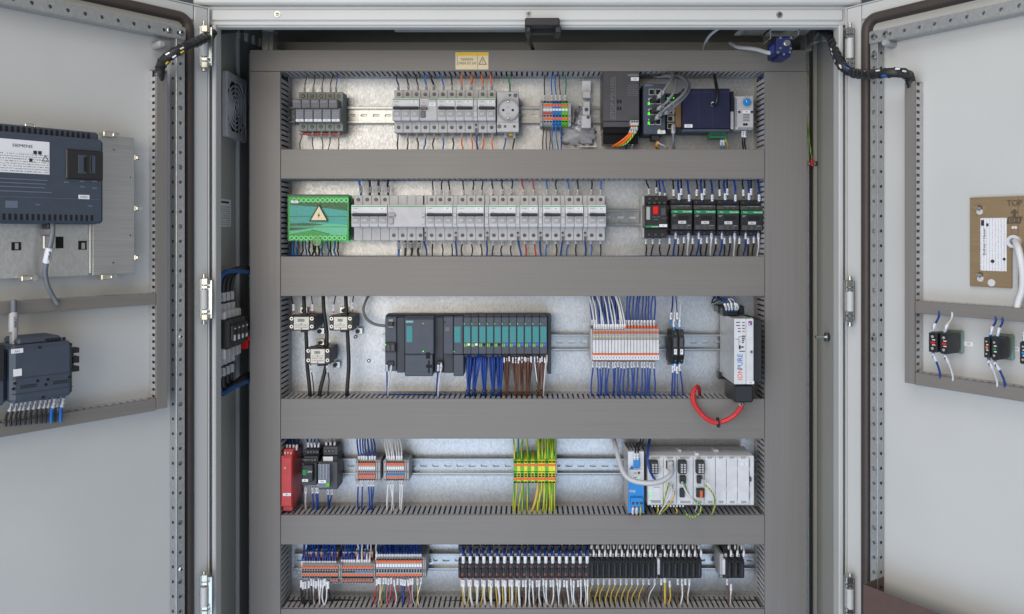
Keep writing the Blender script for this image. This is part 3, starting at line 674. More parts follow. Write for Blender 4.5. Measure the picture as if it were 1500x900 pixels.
# ---------------------------------------------------------------- generic terminal strip
def strip(label, px0, px1, n, bands, yf, top, bot, cols, end=None, group='terminal strips', name='terminal_strip', marker=None, holes=(), depth=.066, housing=MGREY):
    """bands: (py0, py1, material or list per terminal, part name). Every terminal is a part with its own pushers."""
    t = T(name, label, 'terminal strip', at((px0+px1)/2, bot), group); p = (px1-px0)/n
    zf0, zf1 = Z(bot, yf), Z(top, yf)
    for k in range(n):
        a, b = X(px0+p*k, yf)+.00012, X(px0+p*(k+1), yf)-.00012; col = cols[k] if isinstance(cols, (list, tuple)) else cols
        prof = [(yf, zf0+.004), (yf, zf1-.004), (yf+.006, zf1), (depth, zf1+.004), (depth, zf0-.004), (yf+.006, zf0)]
        o = t.part('terminal_block', MB().prism(prof, a, b, 'x'), col)
        g = {}
        for (q0, q1, mm, nm) in bands:
            mm = mm[k] if isinstance(mm, (list, tuple)) else mm
            if mm is None: continue
            t.part(nm, MB().b(a+.0003, b-.0003, yf-.0012, yf+.001, Z(q1, yf), Z(q0, yf), .0004), mm, o)
        for hy in holes:
            zc = Z(hy, yf); t.part('wire_entry', MB().b(a+.0007, b-.0007, yf-.0004, yf+.001, zc-.0016, zc+.0016, .0004), HOLE, o)
    if end:
        for (e0, e1) in end:
            m = MB().m(MGREY).bx(e0, top-1.5, e1, bot+1.5, yf-.002, depth, .0008)
            for hy in holes: m.m(HOLE).bx((e0*.65+e1*.35), hy-1, (e0*.35+e1*.65), hy+1, yf-.0024, yf, 0)
            t.part('end_bracket', m, None)
    return t
O = ORANGE
strip('small terminal strip with red and blue bridges beside the clear plastic bag', R(140), R(284), 8,
      [(V1(366), V1(380), [O,O,O,O,O,O,O,O], 'pusher'), (V1(392), V1(405), STICK, 'marker_tag'), (V1(412), V1(426), [RED, RED, RED, BLUEB, BLUEB, BLUEB, PEG, PEG], 'bridge'), (V1(443), V1(457), [O]*8, 'pusher')],
      .02, V1(346), V1(488), [MGREY]*3+[BLUEB]*3+[PEG]*2, end=[(R(124), R(138)), (R(286), R(302))], holes=(V1(355), V1(434), V1(468)))
wset([(R(150), R(152), 'black'), (R(192), R(192), 'blue'), (R(216), R(212), 'blue'), (R(240), R(235), 'brown'), (R(268), R(268), 'green')], 'bridged terminal strip', 'above', 'wires above the bridged terminal strip', .035, .04, V1(345), 111, (.003, .013), r=.0012)
wset([(R(145), R(138), 'black'), (R(162), R(160), 'brown'), (R(178), R(178), 'brown'), (R(195), R(196), 'blue'), (R(214), R(228), 'blue'), (R(240), R(245), 'navy')], 'bridged terminal strip', 'below', 'wires below the bridged terminal strip', .035, .045, V1(465), 218, (.003, .014), r=.0012)
# spare clip and clear bag
cl = T('rail_clip', 'empty light grey rail clip standing beside the anthracite power supply', 'rail clip', at(R(390), V1(400)))
cl.part('clip_body', MB().bx(R(368), V1(375), R(412), V1(505), .035, .066, .0012).bx(R(362), V1(430), R(418), V1(505), .03, .05, .0015), LGREY)
cl.part('clip_arm', MB().bx(R(370), V1(290), R(415), V1(330), .03, .05, .001).bx(R(372), V1(350), R(412), V1(378), .035, .055, .001), LGREY)
cl.part('clip_tongue', MB().bx(R(366), V1(230), R(418), V1(292), .05, .054, .001), WHITE); cl.part('clip_hole', MB().disc(R(401), V1(442), .0298, .0035, .0006).disc(R(391), V1(398), .0345, .004, .0006), ANTH)
def crumple(pxc, pyc, w, h, yf, seed, n=9):
    rnd = random.Random(seed); m = MB(); vs = []
    for j in range(n+1):
        for i in range(n+1):
            u, v = i/n*2-1, j/n*2-1; q = max(abs(u), abs(v)); e = 1-.28*rnd.random()*(q > .99); k = e*(1-.25*(u*u*v*v))
            p = CAB.pt(pxc+u*w*k+rnd.uniform(-1.2, 1.2), pyc+v*h*k+rnd.uniform(-1.2, 1.2), yf); p.y -= (.022*(1-q)+rnd.uniform(-.006, .006)); vs.append(p)
    m.add(vs, [(j*(n+1)+i, j*(n+1)+i+1, (j+1)*(n+1)+i+1, (j+1)*(n+1)+i) for j in range(n) for i in range(n)], True); return m
bagt = T('plastic_bag', 'crumpled clear plastic bag tucked behind the rail beside the anthracite power supply', 'bag', at(845, 218))
bagt.part('bag_film', crumple(R(340), V1(545), 30, 19, .055, 3, 11), BAG); bagt.part('bag_flap', crumple(R(350), V1(440), 9, 16, .055, 5, 7), BAG)
bagt.part('paper_slip', MB().add([CAB.pt(R(360), V1(545), .062), CAB.pt(R(430), V1(520), .062), CAB.pt(R(450), V1(615), .056), CAB.pt(R(345), V1(615), .056)], [(0, 1, 2, 3)]), STICK)
# ---------------------------------------------------------------- power supply
ps = T('power_supply', 'tall anthracite power supply with upright lettering and orange output wires', 'power supply', at(910, 210))
yf = 0.003; ps.bx('case', ANTH, R(487), V1(160), R(697), V1(465), yf, .066, .001); ps.bx('lower_case', ANTH, R(487), V1(466), R(697), V1(501), yf+.004, .066, .001)
ps.part('terminal_cover', MB().bx(R(487), V1(502), R(697), V1(537), yf-.002, .05, .0015).bx(R(487), V1(538), R(690), V1(597), yf+.004, .05, .0015), BLACKG)
ps.part('lettering', MB().txt('SITOP PSU100L', R(541), V1(330), yf-.0004, .0078, math.pi/2, .086), INKD)
ps.part('print', MB().bx(R(556.5), V1(205), R(559), V1(458), yf-.0003, yf+.0002, 0).bx(R(630), V1(192), R(692), V1(205), yf-.0003, yf+.0002, 0), INKD)
ps.part('small_print', MB().bx(R(628), V1(248), R(690), V1(318), yf-.0003, yf+.0002, 0), mat('print_anthracite', (70,70,74), .5, kind='print', rows=6, ink=(104,104,108)))
sticker(ps, R(648), V1(211), R(694), V1(231), yf, '3G1')
for a in (568, 583):
    for b in (341, 381): ps.part('status_window', MB().bx(R(a), V1(b), R(a+10), V1(b+20), yf-.0006, yf+.0004, 0), HOLE)
pl = ps.part('output_plug', MB().m(LGREY).bx(R(645), V1(459), R(693), V1(489), yf-.012, yf+.01, .0008).m(HOLE).disc(R(655), V1(468), yf-.012, .0018).disc(R(669), V1(468), yf-.012, .0018).disc(R(683), V1(468), yf-.012, .0018), None)
for i, (a, col) in enumerate(((655, 'orange'), (669, 'orange'), (683, 'green and yellow'))):
    wire([(R(a), V1(486), -.004), (R(a-3), V1(510), -.012), (R(a-22), V1(545), -.02), (R(a-70+i*4), V1(585+i*4), -.012), (R(548+i*12), V1(606+i*1), .005), (R(540+i*12), V1(612), .02)], col, f'{col} wire curving from the power supply output plug, {ordw(i)} in it', 'wires of the power supply', .0021, (.010, .024))
ps.part('input_plug', MB().bx(R(640), V1(545), R(682), V1(572), yf+.005, .05, .001), GGREY)
for i, (a, b, col) in enumerate(((640, 622, 'navy'), (662, 655, 'pale grey'))):
    wire([(R(a), V1(572), .02), (R(a-2), V1(590), .015), (R(b), V1(605), .018), (R(b), V1(632), .025)], col, f'{col} wire under the input plug of the power supply', 'wires of the power supply', .0018, (.003, .012))
# ---------------------------------------------------------------- network switch, gateway, thermostat
def led(t, px, py, y, mm=LEDG, w=2.0, h=2.4, parent=None):
    w *= .72; h *= .72; t.part('status_lamp', MB().bx(px-w/2, py-h/2, px+w/2, py+h/2, y-.0006, y+.0004, 0), mm, parent)
sw = T('network_switch', 'slate blue network switch with grey patch cables plugged in', 'network switch', at(958, 197))
yf = 0.002; sw.bx('case', NAVYD, R(720), V1(248), R(848), V1(540), yf, .066, .0012)
sw.part('print', MB().bx(R(728), V1(252), R(775), V1(262), yf-.0003, yf+.0002, 0), INKN)
for (a, b) in ((752, 278), (790, 278), (752, 330), (790, 330), (752, 392), (790, 392), (752, 450), (790, 450)):
    s_ = 32; o = sw.part('port', MB().m(LGREY).bx(R(a), V1(b), R(a+s_), V1(b+s_+4), yf-.0008, yf+.001, .0002).m(HOLE).bx(R(a+3), V1(b+4), R(a+s_-3), V1(b+s_), yf-.0012, yf, 0), None)
for b in (363, 422, 476): led(sw, R(752), V1(b), yf-.001, w=4, h=5)
for b in (333, 395, 452): sw.part('port_latch', MB().bx(R(748), V1(b), R(756), V1(b+8), yf-.0016, yf, 0), LGREY)
sticker(sw, R(802), V1(518), R(847), V1(537), yf, '3A1'); led(sw, R(812), V1(515), yf, LEDY, 3, 2.4)
pc = 'patch cables of the network switch'
for i, (pts) in enumerate(([(R(800), V1(335), -.02), (R(838), V1(288), -.035), (R(880), V1(228), -.03), (R(892), V1(190), .0), (R(860), V1(178), .02), (R(790), V1(186), .03), (R(700), V1(194), .045)],
                           [(R(800), V1(400), -.02), (R(850), V1(360), -.045), (R(900), V1(290), -.045), (R(905), V1(228), -.02), (R(860), V1(205), .0), (R(800), V1(212), .03), (R(770), V1(190), .05)],
                           [(R(790), V1(455), -.02), (R(850), V1(390), -.05), (R(940), V1(320), -.05), (R(975), V1(255), -.03), (R(935), V1(208), .0), (R(850), V1(196), .03), (R(800), V1(175), .05)],
                           [(R(840), V1(425), -.01), (R(900), V1(380), -.035), (R(970), V1(310), -.035), (R(985), V1(250), -.015), (R(930), V1(202), .01), (R(870), V1(185), .04), (R(850), V1(170), .05)])):
    wire(pts, 'grey', f'grey patch cable looping up out of the network switch, {ordw(i)} from the top port', pc, .0030, (.006, .022), SLEEVEG)
    q = CAB.pt(*pts[0]); sw.part('cable_plug', MB().b(q.x-.009, q.x+.003, q.y+.001, yf-.001, q.z-.0045, q.z+.0045, .001), BLACK)
sw.part('power_plug', MB().bx(R(768), V1(545), R(815), V1(576), .01, .04, .001), BLACK)
for i, (a, b, col) in enumerate(((797, 790, 'orange'), (800, 800, 'yellow'), (806, 850, 'pale grey'))):
    wire([(R(a), V1(572), .02), (R(a), V1(590), .015), (R(b), V1(612), .02), (R(b+10), V1(625), .03)], col, f'{col} wire under the network switch power plug', 'wires of the switch plug', .0016, None)
gw = T('gateway', 'navy blue boxy gateway with an aerial lead and a column of network ports', 'gateway', at(1025, 195))
yf = .004; gw.bx('port_face', BLACK, R(852), V1(305), R(944), V1(530), .02, .066, .0012)
for k, b in enumerate((350, 390, 432, 474)): gw.part('port', MB().m(ZINCY).bx(R(858), V1(b), R(900), V1(b+36), .0185, .022, .0003).m(HOLE).bx(R(863), V1(b+6), R(888), V1(b+30), .0181, .02, 0), None)
for a in (860, 895, 931): led(gw, R(a), V1(331), .0195, w=2.6, h=2.2)
gw.part('antenna_socket', MB().bx(R(905), V1(345), R(940), V1(500), .012, .03, .001), mat('warm_metal', (150,120,90), .35, .7))
gw.bx('case', NAVY, R(946), V1(276), R(1221), V1(508), yf, .066, .0012); gw.bx('case_lip', NAVYD, R(946), V1(509), R(1221), V1(526), yf+.003, .066, .001)
gw.bx('case_wing', NAVY, R(1222), V1(292), R(1243), V1(512), .025, .066, .0008)
m = MB()
for a in (1038, 1120): m.bx(R(a), V1(300), R(a+1.2), V1(508), yf-.0003, yf+.0002, 0)
m.bx(R(946), V1(296), R(1221), V1(298), yf-.0003, yf+.0002, 0); gw.part('case_groove', m, mat('navy_line', (50,56,104), .5))
sticker(gw, R(958), V1(483), R(1004), V1(502), yf, 'GW1'); gw.part('side_print', MB().bx(R(1224), V1(410), R(1241), V1(512), .0246, .0252, 0), PRINT)
gw.part('gland', MB().m(ZINC).disc(R(1120), V1(370), yf, .0036, .003).m(STICK).disc(R(1120), V1(362), yf, .003, .002), None)
wire([(R(1120), V1(368), .002), (R(1140), V1(360), -.012), (R(1148), V1(310), -.012), (R(1138), V1(235), .005), (R(1130), V1(195), .03), (R(1128), V1(170), .04)], 'black', 'thick black aerial lead plugged into the navy gateway', 'leads of the gateway', .0032, None)
wire([(R(893), V1(480), .012), (R(893), V1(520), .008), (R(893), V1(575), .015), (R(893), V1(640), .03)], 'grey', 'grey patch cable hanging from the lowest gateway port', 'leads of the gateway', .003, (.004, .02), SLEEVEG)
gp = gw.part('green_plug', MB().bx(R(1105), V1(528), R(1200), V1(562), .02, .05, .0008), DGREEN)
for k in range(7): gw.inst('terminal_screw', SCREWS, at(R(1114+12*k), V1(545), .0196), gp)
for i, (a, b, col) in enumerate(((1172, 1170, 'cyan'), (1184, 1186, 'cyan'), (1196, 1208, 'yellow and green'))):
    wire([(R(a), V1(560), .03), (R(a), V1(575), .028), (R(b), V1(600), .03), (R(b), V1(632), .04)], col, f'{col} wire under the gateway green plug, {ordw(i)} in the plug', 'wires of the green plug', .0013, (.006, .016) if i < 2 else None)
th = T('thermostat', 'small light grey thermostat with a round blue knob beside the upright duct', 'thermostat', at(1090, 190))
yf = .018; th.bx('case', LGREY, R(1252), V1(318), R(1358), V1(514), yf, .066, .0015)
k_ = th.part('knob', MB().disc(R(1316), V1(358), yf-.0002, .0073, .006, 24), CYAN); th.part('knob_mark', MB().bx(R(1315), V1(344), R(1318), V1(356), yf-.0064, yf-.006, 0), INKW, k_)
m = MB()
for i in range(24):
    a = 2*math.pi*i/24; p = at(R(1316), V1(358), yf); m.b(p.x+math.sin(a)*.0098-.0003, p.x+math.sin(a)*.0098+.0003, yf-.0003, yf+.0001, p.z+math.cos(a)*.0098-.0006, p.z+math.cos(a)*.0098+.0006, 0)
th.part('scale_mark', m, INKG)
m = MB()
for k in range(5): m.bx(R(1297), V1(424+9*k), R(1334), V1(428+9*k), yf-.0003, yf+.0002, 0)
th.part('vent_slot', m, DGREY); sticker(th, R(1295), V1(402), R(1338), V1(419), yf, '2B1')
for a, b in ((1275, 412), (1348, 412), (1303, 484), (1316, 484)): th.part('terminal_hole', MB().disc(R(a), V1(b), yf, .0026, .0005), HOLE)
m = MB()
for k in range(14): m.bx(R(1253), V1(335+12*k), R(1262), V1(341+12*k), yf-.0004, yf+.0003, 0)
for k in range(9): m.bx(R(1270+10*k), V1(500), R(1275+10*k), V1(513), yf-.0004, yf+.0003, 0)
th.part('grille_slot', m, DGREY)
wset([(R(1294), R(1298), 'black'), (R(1309), R(1311), 'black')], 'thermostat', 'below', 'wires of the thermostat', .03, .04, V1(520), 218, (.004, .016))
# warning label on the top duct
wl = T('warning_label', 'yellow and cream warning label stuck on the top duct', 'label', at(691, 90, -.0002)); y = -.0006
wl.bx('label_plate', CREAM, 667.2, 76.6, 715.6, 102, -.0012, -.0001, .0004)
wl.bx('yellow_band', YELLOW, 668.2, 77.4, 714.6, 81.8, -.0016, -.0010, 0)
wl.part('lettering', MB().txt('TENSION', 683.5, 87.3, -.0017, .0052, 0, .024).txt('LINEA DE SAI', 684, 92.8, -.0017, .0052, 0, .036).bx(699.2, 80, 699.7, 100.5, -.0017, -.0011, 0).bx(669.5, 81, 670, 97, -.0017, -.0011, 0), INKG)
m = MB(); tri = [(at(a, b, 0).x, at(a, b, 0).z) for a, b in ((707, 83), (713.2, 95.3), (700.8, 95.3))]; cx = sum(p[0] for p in tri)/3; cz = sum(p[1] for p in tri)/3
inn = [(cx+(p[0]-cx)*.72, cz+(p[1]-cz)*.72) for p in tri]
for i in range(3): j = (i+1) % 3; m.add([(tri[i][0], -.0017, tri[i][1]), (tri[j][0], -.0017, tri[j][1]), (inn[j][0], -.0017, inn[j][1]), (inn[i][0], -.0017, inn[i][1])], [(0, 1, 2, 3)])
m.b(cx-.0005, cx+.0005, -.0017, -.0011, cz-.0005, cz+.004, 0).b(cx-.0005, cx+.0005, -.0017, -.0011, cz-.0025, cz-.0015, 0); wl.part('warning_triangle', m, INKG)

# ================================================================ ROW 2
gc = T('distribution_block', 'distribution block under a glossy green see-through cover with a warning triangle', 'distribution block', at(466, 354))
x0, x1, y0, y1 = L(82), L(440), V2(141), V2(410)
gc.bx('base', LGREY, x0+1, y0+2, x1-1, y1-2, .030, .066, .001)
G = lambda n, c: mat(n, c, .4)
pw_ = lambda u, v: (lambda q: (q.x, q.z))(at(x0+(x1-x0)*u, y0+(y1-y0)*v, .0205))
sheet_mb = MB()  # flat bands of green, teal and dark colour behind the cover
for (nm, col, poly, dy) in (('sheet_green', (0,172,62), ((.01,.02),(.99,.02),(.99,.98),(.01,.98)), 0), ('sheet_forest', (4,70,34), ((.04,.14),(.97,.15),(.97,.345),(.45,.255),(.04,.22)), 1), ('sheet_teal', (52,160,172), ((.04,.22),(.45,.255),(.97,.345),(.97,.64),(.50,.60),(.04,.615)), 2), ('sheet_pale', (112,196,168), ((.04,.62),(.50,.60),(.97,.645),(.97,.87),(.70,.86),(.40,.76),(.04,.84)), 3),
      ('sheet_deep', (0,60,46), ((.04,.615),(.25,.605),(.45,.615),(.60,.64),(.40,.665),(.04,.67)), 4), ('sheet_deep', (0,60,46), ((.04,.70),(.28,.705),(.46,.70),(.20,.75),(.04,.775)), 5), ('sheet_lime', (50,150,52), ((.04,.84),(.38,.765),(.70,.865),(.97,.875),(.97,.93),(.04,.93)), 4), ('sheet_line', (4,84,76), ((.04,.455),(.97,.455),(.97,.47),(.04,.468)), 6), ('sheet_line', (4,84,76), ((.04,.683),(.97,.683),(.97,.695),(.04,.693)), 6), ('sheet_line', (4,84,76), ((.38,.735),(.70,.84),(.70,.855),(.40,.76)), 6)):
    sheet_mb.m(G(nm, col)).prism([pw_(*q) for q in poly], .0215-.00015*(dy+1), .0222)
gc.part('banded_sheet', sheet_mb, None)
for k in range(12):
    for yy_, sgn in ((172, 0), (390, 1)):
        a = L(123+27.3*k if not sgn else 108+27.6*k); q = at(a, V2(yy_), .0212)
        gc.part('terminal_ring', MB().m(mat('mint_ring', (150,232,150), .4)).ring(q, (0, -1, 0), .0026, .0048, .0014, 16).m(DGREEN).cyl(q, (0, -1, 0), .0025, .0006, 10), None)
cv = gc.bx('cover', mat('clear_green', (240,251,246), .08, kind='clear', ior=1.18, body=.02, rgb2=(0,190,100)), x0, y0, x1, y1, .0165, .0185, .001)
gc.part('cover_rim', MB().bx(x0, y0, x1, y0+1.2, .018, .05, .0004).bx(x0, y1-1.2, x1, y1, .018, .05, .0004).bx(x1-1, y0+1.2, x1, y1-1.2, .018, .05, .0004).bx(x0, y0+1.2, x0+1, y1-1.2, .018, .05, .0004), GREENCOV, cv)
gc.part('top_edge', MB().bx(x0+1, y0-.6, x1, y0+1.6, .0150, .0163, .0004), mat('dark_green_edge', (8,52,36), .3), cv)
gc.part('cover_latch', MB().disc(L(263), V2(410), .03, .009, .014, 16), GREENCOV, cv)
sticker(gc, L(103), V2(174), L(146), V2(189), .0163, '1X1')
yt = .0158; o3 = [(at(a, b, yt).x, at(a, b, yt).z) for a, b in ((L(266), V2(194)), (L(320), V2(294)), (L(208), V2(294)))]
cx = sum(p[0] for p in o3)/3; cz = sum(p[1] for p in o3)/3
wt = gc.part('warning_triangle', MB().m(INK).prism(o3, yt, .0164).m(CREAM).prism([(cx+(p[0]-cx)*.8, cz+(p[1]-cz)*.8) for p in o3], yt-.0004, yt+.0001), None)
k = .0052; gc.part('lightning_mark', MB().prism([(cx+.2*k, cz+1.25*k), (cx-.45*k, cz-.1*k), (cx-.02*k, cz-.1*k), (cx-.25*k, cz-1.1*k), (cx+.5*k, cz+.25*k), (cx+.08*k, cz+.25*k)], yt-.0008, yt-.0003), INK, wt)
wset([(L(116), L(117), 'blue', .0035), (L(145), L(137), 'blue', .0018), (L(170), L(160), 'black', .0018), (L(186), L(195), 'blue', .0016), (L(210), L(214), 'black', .002), (L(232), L(226), 'black', .002), (L(246), L(248), 'black', .002), (L(262), L(264), 'black', .002), (L(285), L(286), 'blue', .0018), (L(314), L(318), 'blue', .0018), (L(332), L(336), 'black', .0018), (L(358), L(362), 'blue', .0018), (L(376), L(378), 'black', .0016)],
     'green distribution block', 'below', 'wires below the green cover', .05, .045, V2(412), 374, None, wob=2.5, loose=True)
g2 = 'white breakers in the second row'
breaker(514.5, 4, R2, 'long white four-pole breaker joined to a residual current block, next to the green cover', rcd=4, group=g2)
for px, n, ttl in ((616.8+6.6-6.6, 3, 'three-pole white breaker fed by plain black wires, next to the long white breaker'), (662.8, 3, 'three-pole white breaker with black wires, second after the long white breaker'),
                   (709.6, 3, 'three-pole white breaker with red-collared black wires'), (755.2, 2, 'two-pole white breaker with two red wires'),
                   (788.6, 2, 'two-pole white breaker with blue and black wires, next to the red-wired one'), (821.7, 2, 'two-pole white breaker with blue and black wires, between two alike'), (855, 2, 'two-pole white breaker at the end of its row beside bare rail')):
    breaker(px, n, R2, ttl, aux=1, group=g2)
wset([(L(508), L(498), 'blue', .0026), (L(560), L(557), 'black', .0026), (L(613), L(612), 'black', .0026), (L(666), L(668), 'black', .0026)], 'long white breaker', 'above', 'wires above the white breakers', .05, .04, V2(142), 262, (.008, .021), SLEEVEG, .0026)
wset([(L(727), L(726), 'blue', .0026), (L(765), L(764), 'black', .0026), (L(798), L(800), 'black', .0026), (L(845), L(842), 'black', .0026)], 'long white breaker', 'below', 'wires below the white breakers', .05, .045, V2(408), 374, (.006, .018), SLEEVEG, .0026)
rc = (REDB, 0, .004)
wset([(L(925), L(922), 'black'), (L(975), L(980), 'black'), (L(1020), L(1012), 'black'), (L(1102), L(1098), 'black'), (L(1155), L(1155), 'black'), (L(1207), L(1212), 'black')], 'plain three-pole white breakers', 'above', 'wires above the white breakers', .05, .04, V2(142), 262, (.003, .013))
wset([(L(1273), L(1268), 'black'), (L(1328), L(1328), 'black'), (L(1380), L(1384), 'black')], 'red-collared white breaker', 'above', 'wires above the white breakers', .05, .04, V2(142), 262, (.005, .015), extra=rc)
wset([(L(1450), L(1442), 'red'), (L(1508), L(1500), 'red'), (R(164), R(160), 'blue'), (R(217), R(218), 'black'), (R(289), R(278), 'blue'), (R(342), R(335), 'black'), (R(420), R(420), 'black'), (R(475), R(478), 'blue')], 'two-pole white breakers', 'above', 'wires above the white breakers', .05, .04, V2(142), 262, (.003, .014))
wset([(L(872), L(888), 'navy', .002, 345), (L(922), L(921), 'black'), (L(977), L(980), 'black'), (L(1033), L(1036), 'black'), (L(1055), L(1062), 'navy', .002, 345), (L(1095), L(1092), 'black'), (L(1147), L(1149), 'black'), (L(1200), L(1208), 'black'), (L(1234), L(1236), 'navy', .002, 345)], 'plain three-pole white breakers', 'below', 'wires below the white breakers', .05, .045, V2(393), 374, (.003, .014))
wset([(L(1274), L(1268), 'black'), (L(1326), L(1320), 'black'), (L(1378), L(1378), 'black')], 'red-collared white breaker', 'below', 'wires below the white breakers', .05, .045, V2(393), 374, (.006, .017), extra=rc)
wset([(L(1418), L(1434), 'navy', .002, 345), (L(1458), L(1463), 'red'), (R(38), R(42), 'red'), (R(93), R(98), 'red'), (R(122), R(127), 'navy', .002, 345), (R(163), R(157), 'blue'), (R(214), R(216), 'black'), (R(252), R(242), 'navy', .002, 345), (R(285), R(275), 'blue'), (R(332), R(331), 'black'), (R(382), R(385), 'navy', .002, 345), (R(418), R(417), 'blue'), (R(473), R(473), 'black')], 'two-pole white breakers', 'below', 'wires below the white breakers', .05, .045, V2(394), 374, (.003, .014))
# ---- motor starter and contactors
ms = T('motor_starter', 'black motor circuit breaker with a square red button next to the contactors', 'motor starter', at(960, 349))
x0, x1 = R(728), R(858); y_ = .004
ms.bx('rear_plate', LGREY, R(716), V2(146), R(728), V2(390), .035, .066, .001)
ms.bx('upper_terminals', BLACK, x0, V2(146), x1, V2(196), .03, .066, .001); ms.bx('front', BLACK, x0, V2(197), x1, V2(332), y_, .04, .0015); ms.bx('lower_terminals', BLACK, x0, V2(333), x1, V2(390), .025, .066, .001)
ms.bx('button', REDB, R(778), V2(205), R(809), V2(255), y_-.005, y_+.002, .002, label='square red button')
ms.bx('side_scale', MGREY, R(738), V2(210), R(760), V2(285), y_-.001, y_+.002, .0008); ms.bx('dial', ANTH, R(822), V2(215), R(852), V2(262), y_-.002, y_+.002, .002)
ms.part('lettering', MB().txt('ON OFF', R(795), V2(268), y_-.0004, .003).txt('2.5 A', R(838), V2(276), y_-.0004, .003).bx(R(780), V2(282), R(806), V2(285), y_-.0004, y_, 0), INKD)
st_ = ms.part('colour_stripe', MB().m(DGREEN).bx(R(733), V2(318), R(808), V2(331), y_-.0008, y_+.0004, 0).m(INKW).txt('Schneider', R(788), V2(324.5), y_-.001, .0026), None)
sticker(ms, R(812), V2(311), R(858), V2(327), y_-.0004, '4Q1')
for i in range(4): ms.inst('terminal_screw', SCREW, at(R(755+29*i), V2(187 if i != 1 else 187), .0297)); 
for i in range(2): ms.inst('terminal_screw', SCREW, at(R(756+40*i), V2(163), .0297))
for i in range(3): ms.inst('terminal_screw', SCREW, at(R(752+39*i), V2(371), .0247))
for k, (a, b) in enumerate(((877, 1004), (1010, 1140), (1144, 1275), (1281, 1414))):
    t = T('contactor', ['black contactor with a green band beside the motor starter', 'black contactor with a green band, second from the motor starter', 'black contactor with a green band, third from the motor starter', 'black contactor with a green band against the upright duct'][k], 'contactor', at(R((a+b)/2), 343), 'contactors'); y_ = .006+.001*k
    dy = k*1.5
    t.bx('upper_terminals', BLACK, R(a), V2(166+dy), R(b), V2(198+dy), .028, .066, .001); t.bx('coil_terminals', ANTH, R(a+2), V2(199+dy), R(b-2), V2(226+dy), .016, .04, .001)
    t.bx('front', BLACK, R(a+4), V2(227+dy), R(b), V2(343+dy), y_, .04, .0015); t.bx('lower_terminals', BLACK, R(a), V2(344+dy), R(b), V2(374+dy), .028, .066, .001)
    t.part('colour_stripe', MB().m(DGREEN).bx(R(a+5), V2(228+dy), R(b-1), V2(248+dy), y_-.0008, y_+.0006, .0002).m(INKW).txt('TeSys', R(a+28), V2(238+dy), y_-.001, .0030).txt('Schneider', R(b-30), V2(237+dy), y_-.001, .0032), None)
    t.bx('armature', HOLE, R(a+45), V2(262+dy), R(b-22), V2(284+dy), y_-.0006, y_+.0006, 0)
    t.part('front_rib', MB().bx(R(a+10), V2(286+dy), R(b-6), V2(288+dy), y_-.001, y_+.0006, .0003).bx(R(a+10), V2(312+dy), R(b-6), V2(340+dy), y_-.0014, y_+.0006, .0008), ANTH)
    sticker(t, R(a+45), V2(291+dy), R(a+90), V2(308+dy), y_, f'4K{k+1}', mat('grey_sticker', (190,190,192), .5))
    t.part('lettering', MB().bx(R(a+12), V2(256+dy), R(a+34), V2(258+dy), y_-.0004, y_+.0002, 0).bx(R(a+12), V2(262+dy), R(a+28), V2(264+dy), y_-.0004, y_+.0002, 0).bx(R(a+98), V2(316+dy), R(a+116), V2(318+dy), y_-.0018, y_, 0).bx(R(a+40), V2(204+dy), R(a+110), V2(205.5+dy), .0155, .017, 0), INKL)
    for i in range(3):
        t.inst('terminal_screw', SCREWS, at(R(a+48+32*i), V2(212+dy), .0157)); t.inst('terminal_screw', SCREWS, at(R(a+48+32*i), V2(326+dy), y_-.0016))
        t.inst('terminal_screw', SCREWS, at(R(a+18+45*i), V2(360+dy), .0277))
    t.inst('terminal_screw', SCREWS, at(R(a+16), V2(181+dy), .0277)); t.inst('terminal_screw', SCREWS, at(R(b-34), V2(181+dy), .0277))
N2 = 'navy'; W2 = (mat('violet_ferrule', (120,130,205), .4), 0, .0045)
wset([(R(752), R(738), 'black', None, V2(135)), (R(795), R(792), 'black', None, V2(128)), (R(816), R(805), N2, .0018, V2(155)), (R(845), R(830), N2, .0018, V2(160))], 'motor starter', 'above', 'wires above the motor starter', .035, .04, V2(150), 262, (.002, .013))
top = []
for a in (877, 1010, 1144, 1281): top += [(R(a+18), R(a+14), 'black', None, V2(150)), (R(a+50), R(a+44), N2, .002), (R(a+62), R(a+60), 'black', None, V2(145)), (R(a+108), R(a+98), N2, .0019, V2(180))]
wset(top, 'contactors', 'above', 'wires above the contactors', .024, .04, V2(172), 262, (.004, .016))
bot = []
for a in (877, 1010, 1144, 1281): bot += [(R(a-5), R(a-18), 'black', None, V2(390)), (R(a+30), R(a+16), N2, .0018), (R(a+45), R(a+43), 'black', None, V2(390)), (R(a+78), R(a+68), 'black', None, V2(385)), (R(a+104), R(a+98), 'white', .002)]
wset([(R(736), R(735), 'black'), (R(775), R(764), 'black'), (R(816), R(820), 'black')], 'motor starter', 'below', 'wires below the motor starter', .04, .045, V2(400), 374, (.002, .012))
wset(bot, 'contactors', 'below', 'wires below the contactors', .03, .045, V2(362), 374, (.004, .015), extra=W2)
